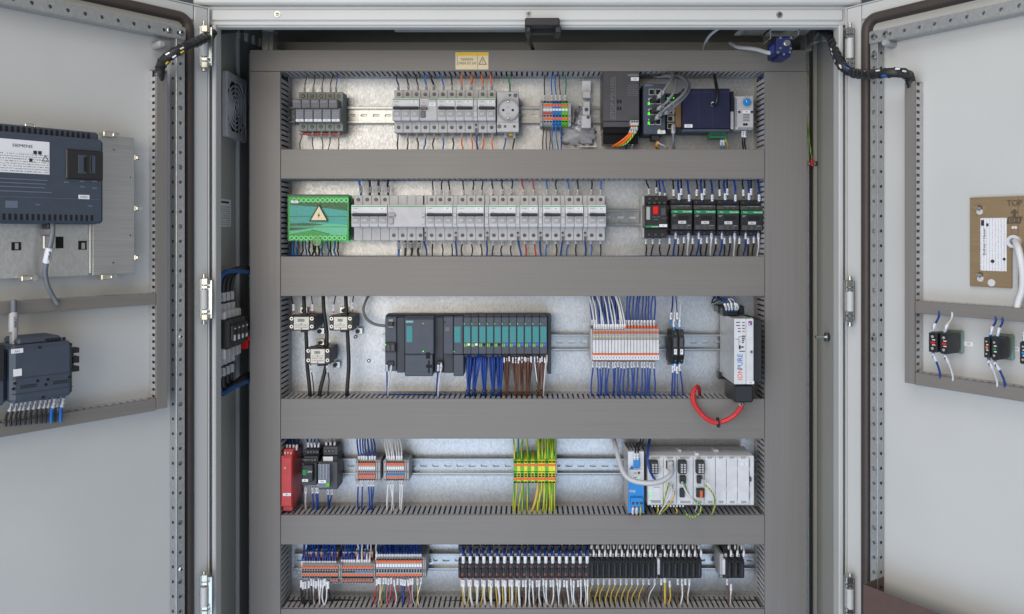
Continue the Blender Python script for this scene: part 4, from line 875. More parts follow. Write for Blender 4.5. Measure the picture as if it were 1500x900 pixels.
# ================================================================ ROW 3
def transformer(pxa, pxb, pya, pyb, pxs, label, cables):
    """current transformer: black body with a light plate, lugs and two screws a side, on a zinc foot"""
    y_ = .010; t = T('current_transformer', label, 'current transformer', at((pxa+pxb)/2, pyb), 'current transformers')
    xr = X(pxb, y_); m = MB().bx(pxa, pya+1, pxb, pyb, y_, .045, .001); m.b(X(pxa+4, y_), xr-.0006, .045, .074, Z(pyb-2, y_), Z(pya+1, y_), .001)
    t.part('body', m, BLACK); t.part('side_panel', MB().b(xr-.0002, xr+.0006, y_+.012, .066, Z(pyb-5, y_), Z(pya+5, y_), 0), ANTH)
    t.part('face_label', MB().m(mat('ivory_plate', (212,205,194), .45)).bx(pxa+6.5, pya+2.6, pxb-8.5, pyb-1.4, y_-.0008, y_+.001, .0003).m(PRINTC).bx(pxa+8.5, pya+12, pxb-10.5, pyb-4, y_-.0012, y_, 0).m(GGREY).bx(pxa+12, pya+5.3, pxb-15, pya+9.6, y_-.0012, y_, 0).m(INK).txt('T1', (pxa+pxb)/2-1.5, pya+7.4, y_-.0014, .0026).disc((pxa+pxb)/2-1, pya+12.5, y_-.0008, .0012, .0006, 8).disc((pxa+pxb)/2-1, pyb-3, y_-.0008, .0012, .0006, 8), None)
    for px in (pxa+3.2, pxb-4.2):
        for py in (pya+5, pyb-6): t.part('terminal', MB().m(ZINCY).disc(px, py, y_, .0036, .001, 12).m(HOLE).disc(px, py, y_-.0009, .0018, .0004, 10), None)
    b = t.part('foot_bracket', MB().bx(pxa+15, pya-12, pxa+26, pya+2, .070, .072, .0006).bx(pxb+4, pyb-4, pxb+14, pyb+5, .070, .072, .0006).bx(pxa+18, pya-3, pxa+24, pya+1, .03, .07, .0006), ZINC)
    t.part('nut', MB().m(SLATED).disc(pxa+21, pya-7, .0698, .0045, .004, 6).disc(pxb+7, pyb+1, .0698, .0045, .004, 6), None, b)
    t.bx('window_lip', BLACK, pxa+16, pya-3.2, pxa+26, pya+2, y_+.014, .03, .001); t.bx('window_lip', BLACK, pxa+16, pyb-1, pxa+26, pyb+2.6, y_+.008, .03, .001)
    return t
transformer(424, 461, V3(166), V3(255), 473, 'black current transformer nearest the upright duct in the third row', None)
transformer(482.5, 517, V3(166), V3(255), 529, 'black current transformer nearest the grey programmable controller', None)
transformer(448.5, 484, V3(352), V3(450), 496.5, 'black current transformer hanging lower than the other two', None)
ct = 'thick black cables through the current transformers'
for a, b, c, lab in ((L(178), L(190), L(212), 'thick black cable through the transformer nearest the upright duct'), (L(290), L(310), L(272), 'thick black cable through the lower current transformer'), (L(420), L(430), L(428), 'thick black cable through the transformer nearest the controller')):
    low = abs(b-L(310)) < 1
    wire([(a, 425, .04), (a, V3(60), .035), (a+1, V3(140), .03), (b, V3(260), .03), (b+1 if not low else b, V3(340), .03), (b+2 if not low else b-1, V3(460), .032), (c, V3(600), .028), (c, 590, .04)], 'black', lab, ct, .0042, None)
for i, (a, b, p0, p1) in enumerate(((L(118), L(105), V3(150), 434), (L(228), L(222), V3(152), 434), (L(350), L(362), V3(152), 434), (L(460), L(466), V3(140), 434))):
    wire([(a, p0, .012), (a, p0-10, .012), (a*.6+b*.4, p0-16, .022), (b, p1-2, .035), (b, p1-12, .035)], 'black', f'thin black wire rising from the upper transformers, {ordw(i)} from the upright duct', 'thin wires of the transformers', .0012, (.004, .016), extra=(REDB, 0, .004))
for i, (a, b) in enumerate(((L(218), L(236)), (L(312), L(318)))):
    wire([(a, V3(448), .012), (a+1, V3(490), .014), (a+3, V3(540), .025), (b, V3(610), .03), (b, 585, .04)], 'black', f'thin black wire under the lower transformer, {ordw(i)} from the upright duct', 'thin wires of the transformers', .0012, (.003, .016))
wire([(L(555), V3(50), .06), (L(540), V3(75), .055), (L(522), V3(130), .05), (L(540), V3(185), .045), (L(590), V3(218), .03), (L(655), V3(227), .012), (L(680), V3(225), .008)], 'grey', 'dark grey network cable curving into the corner of the controller', 'cables of the controller', .0030, None)
# ---- programmable controller
pc = T('programmable_controller', 'slate grey programmable controller with a row of teal-labelled input and output modules', 'controller', at(690, 550))
y_ = .004
pc.part('bus_base', MB().bx(L(650), V3(168), L(1002), V3(232), .03, .066, .001).bx(L(715), V3(180), L(762), V3(498), .012, .066, .001).bx(L(985), V3(330), L(1043), V3(500), .016, .066, .001).bx(L(932), V3(178), L(985), V3(498), .02, .066, .001), SLATED)
pc.bx('network_module', SLATE, L(648), V3(178), L(713), V3(490), .008, .05, .0012)
pc.part('network_plug', MB().m(MGREY).bx(L(668), V3(190), L(694), V3(238), .006, .02, .0005).m(BLACK).bx(L(663), V3(205), L(692), V3(230), -.002, .02, .001), None)
pc.part('plug_housing', MB().m(BLACK).bx(L(650), V3(325), L(708), V3(380), .002, .02, .001).m(ANTH).bx(L(655), V3(335), L(675), V3(372), .0, .004, .0006).bx(L(682), V3(335), L(702), V3(372), .0, .004, .0006), None)
led(pc, L(651), V3(336), .0005, LEDG, 1.6, 2)
cpu = pc.bx('processor_module', SLATE, L(761), V3(176), L(930), V3(392), y_, .066, .0015); pc.part('processor_door', MB().bx(L(761), V3(393.5), L(924), V3(519), y_-.0005, .06, .0015), SLATE, cpu)
m = MB()
for k in range(16): 
    a = L(768+10*k); m.add([CAB.pt(a, V3(192), y_-.0004), CAB.pt(a+1.2, V3(192), y_-.0004), CAB.pt(a+3, V3(177), y_-.0004), CAB.pt(a+1.8, V3(177), y_-.0004)], [(0, 1, 2, 3)])
pc.part('vent_slot', m, HOLE, cpu)
pc.part('lettering', MB().m(TEAL).bx(L(765), V3(196), L(812), V3(211), y_-.0005, y_, 0).m(INKW).txt('SIEMENS', L(788), V3(203.5), y_-.0008, .0026), None, cpu)
pc.part('teal_label', MB().bx(L(771), V3(229), L(805), V3(322), y_-.0006, y_+.0005, 0), TEAL, cpu)
led(pc, L(868), V3(214), y_, LEDG, 2, 1.2, cpu); led(pc, L(868), V3(375), y_, LEDG, 2.2, 2.2, cpu)
pc.part('memory_slot', MB().bx(L(884), V3(382), L(908), V3(418), y_-.0012, y_, .0004).bx(L(896), V3(428), L(906), V3(500), y_-.0012, y_, .0003).bx(L(884), V3(452), L(920), V3(470), y_-.001, y_, .0003), HOLE, cpu)
im = pc.bx('interface_module', SLATE, L(985), V3(176), L(1042), V3(392), y_+.002, .066, .0012)
pc.part('interface_print', MB().m(DGREY).bx(L(996), V3(236), L(1020), V3(258), y_+.0016, y_+.0025, 0).m(HOLE).bx(L(988), V3(202), L(996), V3(210), y_+.0016, y_+.0025, 0), None, im)
sm_ = pc.bx('server_module', SLATE, L(1044), V3(176), L(1099), V3(392), y_, .066, .0012); pc.part('module_foot', MB().bx(L(1043), V3(393.5), L(1102), V3(519), y_+.002, .06, .0012), SLATE, sm_)
pc.part('teal_label', MB().bx(L(1048), V3(232), L(1084), V3(324), y_-.0006, y_+.0005, 0), TEAL, sm_); led(pc, L(1046), V3(377), y_, LEDG, 1.6, 1.6, sm_)
rgbs = [INKW, INKW, HOLE, HOLE, HOLE]+[mat('blue_code', (70,90,220), .4)]*6
grn = mat('green_code', (120,190,70), .45)
for k in range(11):
    a = L(1101)+11.17*k; b = a+10.9
    o = pc.bx('io_module', SLATE, a, V3(178), b, V3(390), y_, .066, .0008)
    pc.part('module_lip', MB().bx(a, V3(165), b-.3, V3(177), y_+.006, .06, .0006), SLATED, o)
    pc.part('teal_label', MB().bx(a+1, V3(232), b-1.2, V3(324), y_-.0006, y_+.0004, 0), TEAL, o)
    pc.part('print', MB().bx(a+1, V3(215), b-4, V3(217), y_-.0003, y_+.0002, 0).bx(a+4, V3(196), b-4, V3(198), y_-.0003, y_+.0002, 0), INKN, o)
    pc.part('colour_code', MB().m(rgbs[k]).bx(b-5, V3(329), b-1.5, V3(342), y_-.0006, y_+.0004, 0).m(grn).bx(a+1, V3(330), a+2.4, V3(349), y_-.0006, y_+.0004, 0).bx(a+3.4, V3(330), a+4.8, V3(349), y_-.0006, y_+.0004, 0), None, o)
    led(pc, a+1, V3(216), y_, LEDG, 1.5, 1.5, o)
    pc.part('module_base', MB().bx(a, V3(391.5), b, V3(410), y_+.012, .06, .0005), SLATED, o)
e0, e1 = L(1101)+11.17*11, 808
pc.bx('end_cover', SLATED, e0, V3(165), e1-.5, V3(505), .02, .066, .0008)
pc.part('top_lip', MB().bx(L(655), V3(161), e1-1, V3(167), .034, .066, .0006), SLATED)
for i, (a, b, col) in enumerate(((L(658), L(660), 'navy'), (L(683), L(664), 'white'), (L(955), L(945), 'navy'), (L(972), L(955), 'white'))):
    wire([(a, V3(440), .01), (a, V3(470), .006), ((a+b)/2, V3(530), .02), (b, V3(600), .028), (b, 592, .035)], col, f'{col} wire hanging from the controller '+('corner plug' if i < 2 else 'middle plug'), 'wires of the controller plugs', .0017, (.006, .018))
pc.bx('lower_plug', BLACK, L(660), V3(432), L(698), V3(462), .004, .03, .001); pc.bx('lower_plug', BLACK, L(948), V3(432), L(982), V3(462), .008, .03, .001)
def bundle(px, n, col, label, spread, tie, pxe, top=V3(396), seed=0, wt=()):
    rnd = random.Random(seed); t = T('wire_bundle', label, 'wire bundle', at(pxe, 575, .03), 'wire bundles under the controller'); m = MB()
    for k in range(n):
        u = (k+.5)/n*2-1; a = px+u*spread+rnd.uniform(-.5, .5); yy0 = .018+rnd.uniform(-.004, .012)
        q = rnd.uniform(-.8, .8)
        pts = [(a, top, yy0), (a+q, top+9, yy0-.006), (px*.5+pxe*.5+u*spread*.75+q, top+28, yy0-.008+rnd.uniform(-.006, .006)), (pxe+u*spread*.33+q*.4, 572, .022+rnd.uniform(-.004, .004)), (pxe+u*spread*.5-1, 581, .03), (pxe+u*spread*.5-2, 592, .04)]
        c = col if not wt or k not in wt else 'white'
        m.m(WC[c]).tube(spline([CAB.pt(*p) for p in pts], 12), .0013, 5)
    t.part('wire_strand', m, None, kind='stuff')
    m = MB()
    for k in range(0, n, 4):
        u = (k+.5)/n*2-1; m.bx(px+u*spread-1, top+2+rnd.uniform(0, 3), px+u*spread+.8, top+9+rnd.uniform(0, 4), .008, .012, .0003)
    if col == 'brown': t.part('marker_sleeve', m, SLEEVE, kind='stuff')
    if tie: p = CAB.pt(pxe, 572, .022); t.part('cable_tie', MB().ring((p.x, p.y, p.z-.002), (0, .15, 1), spread*.34/740+.0022, spread*.34/740+.0036, .0032, 14), BLACK)
for i, (a, b, n, s_) in enumerate(((L(1135), L(1130), 14, 5), (L(1178), L(1160), 13, 5), (L(1222), L(1222), 12, 4.6), (L(1268), L(1272), 13, 5), (L(1312), L(1308), 13, 5))):
    bundle(a, n, 'navy' if i % 2 else 'navy', 'tied bundle of blue wires under the controller, '+['nearest the processor module', 'second from the processor module', 'in the middle of the five', 'second from the brown bundles', 'nearest the brown bundles'][i], s_, True, b, seed=i+20)
for i, (a, b, n, s_, w_) in enumerate(((L(1355), L(1352), 11, 5, ()), (L(1405), L(1408), 10, 5, ()), (L(1440), L(1440), 9, 4, ()), (L(1478), L(1474), 9, 4.5, (2,)), (R(55), R(50), 10, 5, ()), (R(110), R(116), 10, 5, (1, 4, 6)), (R(148), R(140), 8, 4, (6, 7)))):
    bundle(a, n, 'brown', 'loose bundle of brown wires under the controller, '+['nearest the blue bundles', 'second from the blue bundles', 'third from the blue bundles', 'fourth from the blue bundles, one strand white', 'third from the end cover', 'with white strands, second from the end cover', 'nearest the end cover'][i], s_, i == 5, b, seed=i+40, wt=w_)
# ---- slim relay row
sr = T('slim_relay_row', 'row of slim white relays with orange strips and blue wires on the third rail', 'relay row', at(916, 530)); y_ = .006
p = (R(812)-R(427))/21
for k in range(21):
    a = R(427)+p*k; b = a+p-.25
    o = sr.part('relay_socket', MB().bx(a, V3(272), b, V3(428), y_+.006, .066, .0004).bx(a, V3(244 if k >= 10 else 250), b, V3(271), .018, .066, .0004), MGREY)
    sr.part('relay', MB().bx(a+.3, V3(309), b, V3(386), y_, .03, .0006), WHITE, o)
    sr.part('orange_strip', MB().bx(a, V3(387), b, V3(396), y_-.001, .03, .0003), ORANGE, o)
    sr.part('marker_tag', MB().m(STICK).bx(a+.2, V3(397), b, V3(424), y_-.0005, .03, .0003).m(INK).bx((a+b)/2-.45, V3(404), (a+b)/2+.45, V3(417), y_-.0008, y_, 0), None, o)
    sr.part('pusher', MB().bx(a+.6, V3(257), b-.6, V3(271), .0165, .03, .0004), ORANGE, o)
    led(sr, (a+b)/2, V3(289), y_+.0055, LEDY if k < 9 else PEY, 1.5, 1.6, o)
    if k >= 10: sr.part('upper_pusher', MB().m(ORANGE).bx(a+.6, V3(229), b-.6, V3(242), .026, .04, .0004).m(BLUEB).bx(a, V3(243), b, V3(247), .027, .04, .0002), None, o)
sr.bx('end_plate', LGREY, R(416), V3(246), R(425), V3(432), .02, .066, .0006)
sr.bx('lower_bridge', mat('rust_strip', (140,84,64), .5), R(427), V3(428.5), R(790), V3(434), .02, .05, .0004)
tops = [(R(436+13.6*k), R(412+13*k+random.uniform(-4, 4)), 'white' if k in (0, 1, 3, 4, 6, 8, 9, 11, 12, 13) else 'navy') for k in range(14)]
wset([(a, b, c, None, V3(245)) for a, b, c in tops[::1]], 'slim relay row', 'above', 'wires above the slim relays', .03, .04, V3(245), 434, (.003, .013), wob=2, loose=True)
wset([(R(425+19*k), R(416+20*k+random.uniform(-4, 4)), 'navy', None, V3(222)) for k in range(9)], 'slim relay row at the back', 'above', 'wires above the slim relays', .045, .05, V3(222), 434, (.003, .014), wob=2, loose=True)
wset([(R(620+18*k), R(632+17.5*k+random.uniform(-5, 5)), 'navy') for k in range(10)], 'double-decked slim relays', 'above', 'wires above the slim relays', .035, .04, V3(225), 434, (.003, .014), wob=2)
wset([(R(x), R(x-6+random.uniform(-6, 6)), 'navy', None, V3(436+random.uniform(0, 8))) for x in (430, 452, 468, 485, 503, 522, 545, 558, 575, 594, 612, 630, 652, 668, 688, 712, 727, 744, 760, 781)], 'slim relay row', 'below', 'wires below the slim relays', .03, .03, V3(436), 581, (.001, .013), wob=2.5)
# ---- fuse terminals
for k, (a, b, dy) in enumerate(((890, 922, 0), (926, 958, -4))):
    t = T('fuse_terminal', ['slim black fuse terminal nearer the white relays', 'slim black fuse terminal nearer the silver ballast unit'][k], 'fuse terminal', at(R((a+b)/2), V3(440)), 'fuse terminals'); y_ = .004
    t.part('housing', MB().prism([(y_, Z(V3(400), y_)), (y_, Z(V3(300), y_)), (.016, Z(V3(252+dy), .016)), (.066, Z(V3(245), .06)), (.066, Z(V3(455), .06)), (.02, Z(V3(448+dy), .02))], X(R(a), y_), X(R(b), y_), 'x'), BLACK)
    t.part('fuse_lever', MB().bx(R(a+5), V3(296), R(b-6), V3(352), y_-.005, y_+.002, .001), ANTH)
    sticker(t, R(a+8), V3(362), R(b-8), V3(393), y_-.0006, 'F'); t.inst('terminal_screw', SCREWS, at(R((a+b)/2), V3(272), .0105)); t.inst('terminal_screw', SCREWS, at(R((a+b)/2), V3(428), .013))
t.bx('end_plate', BLACK, R(868), V3(300), R(878), V3(440), .03, .066, .0006)
cy = (CYAN, 0, .007)
wset([(R(880), R(890), 'navy', None, V3(205)), (R(897), R(916), 'white', None, V3(245)), (R(931), R(948), 'white', None, V3(245)), (R(917), R(908), 'navy', .001, V3(205))], 'black fuse terminals', 'above', 'wires of the fuse terminals', .018, .04, V3(245), 434, (.009, .022), extra=cy)
wset([(R(891), R(885), 'navy', None, V3(455)), (R(902), R(897), 'navy'), (R(931), R(948), 'navy'), (R(916), R(920), 'navy', .001, V3(460))], 'black fuse terminals', 'below', 'wires of the fuse terminals', .02, .03, V3(445), 581, (.004, .017), extra=(CYAN, 0, .004))
# ---- ballast unit with the red loop
iu = T('ballast_unit', 'silver and white drive unit with upright orange and blue lettering', 'drive unit', at(1085, 565)); yf = -.05
xl, xr_ = X(R(1246), yf), X(R(1316), yf); xb = X(R(1358), yf); zt, zb = Z(V3(186), yf), Z(V3(566), yf)
iu.part('case', MB().b(xl, xl+.0015, yf+.002, .066, zb, zt, .0004).b(xl+.0016, xb, yf+.006, .066, zb, zt-.001, .0004), mat('silver_case', (186,188,190), .4, .35, kind='plastic'))
iu.part('front_panel', MB().b(xl, xr_-.0005, yf, yf+.004, zb, zt, .001).b(xr_, xb, yf, yf+.004, zb, zt, .001), OFFW)
iu.part('lettering', MB().m(INKO).txt('ION', R(1279), V3(508), yf-.0004, .0100, math.pi/2, .021).m(INKB).txt('PURE', R(1279), V3(434), yf-.0004, .0100, math.pi/2, .0295), None)
m = MB().m(INK)
for k, py in enumerate((208, 226, 243, 260)):
    for a, w in ((1257 if k < 2 else 1266, 22 if k < 2 else 16), (1292, 14)): m.m(INK if (k, a) != (3, 1292) else RED).bx(R(a), V3(py-3), R(a+w), V3(py+2), yf-.0003, yf+.0002, 0)
m.m(INK)
for k in range(4): m.bx(R(1290), V3(284+12*k), R(1310-3*k), V3(291+12*k), yf-.0003, yf+.0002, 0)
m.bx(R(1272), V3(290), R(1274), V3(365), yf-.0003, yf+.0002, 0).bx(R(1274), V3(288), R(1288), V3(290), yf-.0003, yf+.0002, 0).bx(R(1274), V3(318), R(1286), V3(320), yf-.0003, yf+.0002, 0).bx(R(1252), V3(304), R(1272), V3(306), yf-.0003, yf+.0002, 0)
m.bx(R(1272), V3(340), R(1283), V3(362), yf-.0004, yf+.0002, 0).bx(R(1285), V3(346), R(1300), V3(354), yf-.0003, yf+.0002, 0).bx(R(1275), V3(372), R(1308), V3(377), yf-.0003, yf+.0002, 0); iu.part('print', m, None)
iu.part('emblem', MB().m(INKB).bx(R(1328), V3(200), R(1349), V3(224), yf-.0004, yf+.0002, 0).m(RED).bx(R(1330), V3(203), R(1347), V3(209), yf-.0007, yf, 0).bx(R(1338), V3(212), R(1346), V3(221), yf-.0007, yf, 0).m(INKW).bx(R(1331), V3(212), R(1336), V3(221), yf-.0007, yf, 0), None)
iu.part('keyhole', MB().m(MGREY).disc(R(1345), V3(378), yf, .0032, .001).m(HOLE).disc(R(1345), V3(378), yf-.0009, .0016, .0004), None)
sticker(iu, R(1316), V3(547), R(1361), V3(563), yf-.0006, 'V200'); led(iu, R(1344), V3(182), yf+.004, LEDG, 2, 1)
iu.part('side_print', MB().b(xl-.0003, xl+.0001, -.03, .0, Z(V3(520), 0), Z(V3(430), 0), 0), mat('print_side', (186,188,190), .45, kind='print', rows=5, axis=1, ink=(150,150,152)))
iu.part('black_flank', MB().b(xb+.0004, xb+.019, yf+.012, .066, zb+.002, zt-.003, .001), BLACK); iu.part('back_plate', MB().bx(1052, V3(112), 1072, V3(152), .03, .07, .001).bx(1053, V3(500), 1070, V3(536), .05, .07, .001), BLACK)
iu.part('top_block', MB().bx(R(1180), V3(120), R(1268), V3(172), .0, .05, .002).bx(R(1265), V3(112), R(1305), V3(160), .01, .05, .002), BLACK)
iu.bx('lower_plug', BLACK, R(1246), V3(570), R(1357), V3(672), yf+.002, .03, .003)
for i, (a, b, dx, col) in enumerate(((1200, 1135, 0, 'navy'), (1215, 1150, 3, 'navy'), (1232, 1190, 5, 'white'), (1250, 1200, 9, 'white'), (1258, 1160, 12, 'navy'), (1210, 1115, -2, 'black'))):
    wire([(R(a), V3(140), -.005), (R(a-4+dx), V3(112), -.012), (R((a+b)/2+dx), V3(75), .0), (R(b), V3(66 if col != 'black' else 95), .02), (R(b+(30 if col == 'black' else 4)), V3(30), .05)], col, f'{col} wire arching over the top of the silver drive unit, {ordw(i)}', 'wires above the drive unit', .0015, (.004, .018) if i < 5 else None, extra=(CYAN, 0, .004) if i < 5 else None)
for i, (r_, o_) in enumerate(((0, 0), (2.2, 4.5))):
    wire([(R(1280+14*i), V3(650), -.02), (R(1281+14*i), V3(690), -.035), (R(1240), V3(745+o_*2), -.03), (R(1150), V3(783+o_*2), -.022), (R(1075), V3(750+o_*2.5), -.018), (R(1020-o_*2), V3(680), -.012), (R(1012-o_*2), V3(615), -.008), (R(1032), V3(574+o_), .0), (R(1044), V3(600), .02), (R(1046), V3(640), .04)], 'red',
         'thick red wire looping from the drive unit in front of the duct, '+['inner strand', 'outer strand'][i], 'red wire loop', .0033, (.005, .019), SLEEVEG, sr=.0042)
p_ = CAB.pt(R(1151), V3(786), -.022); solo('cable_tie', MB().ring(p_-Vector((.0015, 0, 0)), (1, 0, .05), .0082, .0098, .0034, 14).b(p_.x-.002, p_.x+.002, p_.y-.013, p_.y-.008, p_.z-.007, p_.z-.002, .0008), BLACK, 'black cable tie around the bottom of the red wire loop', 'cable tie')

# ================================================================ ROW 4
rr = T('safety_relay', 'tall red safety relay module with a small white label at its foot', 'safety relay', at(420, 745)); yf = -.005
rr.bx('case', RED, L(45), V4(150), L(110), V4(445), yf, .066, .0015); rr.bx('front_frame', RED, L(49), V4(160), L(106), V4(440), yf-.0015, yf+.001, .001)
rr.part('upper_plug', MB().bx(L(60), V4(112), L(118), V4(152), .012, .05, .001), RED); 
m = MB()
for k in range(3): m.bx(L(66+16*k), V4(128), L(74+16*k), V4(140), .0112, .0125, 0)
rr.part('plug_hole', m, ZINC); rr.part('lower_plug', MB().bx(L(55), V4(432), L(112), V4(470), .012, .05, .001), RED)
led(rr, L(69), V4(221), yf-.0016, LEDY, 2.6, 2.4); rr.part('print', MB().bx(L(62), V4(208), L(86), V4(256), yf-.002, yf-.001, 0), mat('print_red', (190,62,62), .4, kind='print', rows=5, ink=(150,44,44)))
sticker(rr, L(57), V4(366), L(103), V4(382), yf-.0015, '8K1')
wset([(L(80), L(88), 'navy', .0018), (L(98), L(104), 'navy', .0018), (L(118), L(120), 'navy', .0018), (L(136), L(150), 'navy', .0018)], 'red safety relay', 'above', 'wires above the small relays', .03, .05, V4(118), 643, (.004, .014), loose=True)
wset([(L(95), L(100), 'white', .0018), (L(118), L(130), 'navy', .0018)], 'red safety relay', 'below', 'wires below the small relays', .03, .04, V4(455), 751, None)
for k, (a, b, ttl) in enumerate(((165, 265, 'black plug-in relay with a green lever between the red relay and the clear one'), (258, 375, 'taller black relay socket holding a relay with a clear cover'))):
    t = T('relay', ttl, 'relay', at(L((a+b)/2), V4(330))); yf = .0
    if k == 0:
        t.bx('upper_terminals', BLACK, L(182), V4(112), L(266), V4(150), .03, .066, .001); t.bx('middle_terminals', BLACK, L(178), V4(151), L(262), V4(192), .018, .066, .001)
        t.bx('relay_body', BLACK, L(167), V4(204), L(230), V4(300), yf, .05, .0015); t.bx('socket', ANTH, L(166), V4(193), L(252), V4(320), .012, .066, .001)
        t.bx('test_lever', DGREEN, L(168), V4(230), L(195), V4(264), yf-.003, yf+.002, .001); sticker(t, L(168), V4(285), L(202), V4(300), yf, '8K2')
        t.part('lettering', MB().txt('24V', L(212), V4(242), yf-.0004, .0042), INKW)
        for i in range(4): t.inst('terminal_screw', SCREW, at(L(203+18*i), V4(129), .0297)); t.inst('terminal_screw', SCREW, at(L(188+18*i), V4(174), .0177))
        t.inst('terminal_screw', SCREWS, at(L(242), V4(308), .0117))
    else:
        t.bx('upper_terminals', ANTH, L(290), V4(95), L(375), V4(150), .03, .066, .001); t.bx('socket', ANTH, L(262), V4(185), L(372), V4(345), .016, .066, .001); t.bx('middle_terminals', BLACK, L(282), V4(151), L(374), V4(186), .022, .066, .001)
        t.bx('relay_body', DGREY, L(266), V4(205), L(318), V4(325), yf+.003, .03, .001); t.bx('clear_cover', CLEAR, L(259), V4(197), L(328), V4(335), yf-.001, yf+.0005, .0004)
        t.part('cover_rib', MB().bx(L(272), V4(200), L(274), V4(285), yf-.002, yf-.0012, 0).bx(L(290), V4(200), L(292), V4(285), yf-.002, yf-.0012, 0).bx(L(308), V4(200), L(310), V4(285), yf-.002, yf-.0012, 0), LGREY)
        t.bx('test_lever', PEG, L(306), V4(305), L(326), V4(330), yf-.003, yf, .0008); sticker(t, L(262), V4(290), L(306), V4(308), yf-.0016, '8K3'); t.bx('type_label', STICK, L(290), V4(155), L(345), V4(180), .0214, .0224, 0)
        for i in range(3): t.inst('terminal_screw', SCREW, at(L(303+21*i), V4(122), .0297))
wset([(L(204), L(200), 'navy', .0016), (L(224), L(222), 'navy', .0016), (L(243), L(242), 'navy', .0016), (L(262), L(262), 'navy', .0016)], 'black plug-in relay', 'above', 'wires above the small relays', .04, .05, V4(112), 643, (.008, .017), extra=(CYAN, 0, .006), loose=True)
wset([(L(308), L(300), 'white', .0018), (L(332), L(330), 'white', .0018), (L(356), L(356), 'white', .0018)], 'clear-covered relay', 'above', 'wires above the small relays', .04, .05, V4(95), 643, (.004, .013), extra=(REDB, 0, .004), loose=True)
wset([(L(190), L(195), 'pale grey', .0022), (L(229), L(232), 'navy', .0018), (L(248), L(252), 'navy', .0018), (L(260), L(264), 'navy', .0015)], 'black plug-in relay', 'below', 'wires below the small relays', .03, .04, V4(335), 751, (.002, .013))
wset([(L(318), L(322), 'navy', .0018), (L(340), L(326), 'navy', .0018)], 'clear-covered relay', 'below', 'wires below the small relays', .03, .04, V4(345), 747, (.002, .012))
for k, (a, b, n, br, ttl, wc_) in enumerate(((493, 592, 8, RED, 'short terminal strip with a red bridge and blue wires', 'navy'), (656, 758, 8, BLUEB, 'short terminal strip with a blue bridge and white wires', 'white'))):
    strip(ttl, L(a), L(b), n, [(V4(190), V4(206), O, 'pusher'), (V4(212), V4(229), STICK, 'marker_tag'), (V4(250), V4(263), br, 'bridge'), (V4(269), V4(281), O, 'pusher')], .016, V4(182), V4(296), MGREY,
          end=[(L(a-18), L(a-2)), (L(b+2), L(b+12)), (L(b+14), L(b+28))], holes=(V4(186), V4(242), V4(288)))
    wset([(L(a+4+i*(14.5 if k == 0 else 13)+(4 if i > 3 else 0)), L((a-6 if k == 0 else a-14)+i*15.5+random.uniform(-5, 5)), wc_, .0017) for i in range(7)], ['red-bridged terminal strip', 'blue-bridged terminal strip'][k], 'above', 'wires above the short strips', .028, .045, V4(186), 643, (.003, .016), loose=True)
    wset([(L(a+i_), L(a+j_), wc_, .0017) for i_, j_ in (((0, 2), (24, 20), (58, 62), (74, 82), (88, 70)) if k == 0 else ((8, 4), (24, 42), (38, 28), (80, 80), (92, 84)))], ['red-bridged terminal strip', 'blue-bridged terminal strip'][k], 'below', 'wires below the short strips', .028, .035, V4(292), 751, (.002, .014))
# earth terminals
pe0, pe1 = L(1390), R(212)
strip('green and yellow earth terminal blocks crowded with striped wires', pe0, pe1, 12, [(V4(196), V4(209), O, 'pusher'), (V4(240), V4(243), HOLE, 'seam'), (V4(275), V4(290), O, 'pusher')], .014, V4(178), V4(312), [PEG if k % 2 == 0 else PEY for k in range(6)]+[PEY if k % 3 else PEG for k in range(6)],
      end=[(R(214), R(222))], holes=(V4(186), V4(256), V4(268), V4(302)), name='earth_terminal_strip', group='earth terminals')
gy, yg = 'green and yellow', 'yellow and green'
wset([(L(1395), L(1390), yg), (L(1415), L(1418), 'green'), (L(1440), L(1446), gy), (L(1475), L(1468), gy)]+[(R(112+9.8*k), R(108+10.4*k+random.uniform(-4, 4)), gy if k % 4 else yg, .002) for k in range(11)], 'earth blocks', 'above', 'earth wires', .026, .045, V4(188), 643, None, r=.0018, wob=2)
wset([(L(1394), L(1388), gy), (L(1410), L(1398), yg), (L(1440), L(1420), yg), (L(1446), L(1438), gy), (L(1476), L(1470), gy), (R(108), R(75), 'yellow', .0028), (R(132), R(108), yg, .0028)]+[(R(146+10*k), R(138+11.5*k+random.uniform(-4, 4)), gy if k % 3 else yg, .002) for k in range(7)], 'earth blocks', 'below', 'earth wires', .028, .03, V4(306), 750, None, r=.0018, wob=2)
# ---- small power supply (white and blue)
dp = T('compact_power_supply', 'narrow light grey and blue power supply beside the white rack', 'power supply', at(932, 750)); yf = -.013
x0, x1 = R(632), R(724)
dp.bx('case', LGREY, x0, V4(126), x1, V4(480), yf+.004, .066, .0008)
dp.part('front', MB().bx(x0, V4(126), x1, V4(296), yf, yf+.005, .0006), OFFW)
xa, xb, za, zb_ = X(x0, yf), X(x1, yf), Z(V4(298), yf), Z(V4(480), yf)
arc = [(xa+.0006, za), (xa+(xb-xa)*.45, za)]+[(xa+(xb-xa)*.45+(xb-xa)*.55*math.sin(t), za-.018*(1-math.cos(t))) for t in (math.pi/12*i for i in range(1, 7))]+[(xb, zb_), (xa+.0006, zb_)]
dp.part('blue_front', MB().prism(arc, yf-.0006, yf+.005), CYAN)
m = MB()
for i in range(4):
    for j in range(5): m.b(xa+.003+i*.0068, xa+.006+i*.0068, .004+j*.011, .011+j*.011, Z(V4(126), yf+.004)-.0004, Z(V4(126), yf+.004)+.0004, 0)
dp.part('vent_slot', m, HOLE); dp.bx('upper_plug', CYAN, R(664), V4(168), R(700), V4(222), yf-.006, yf+.01, .001)
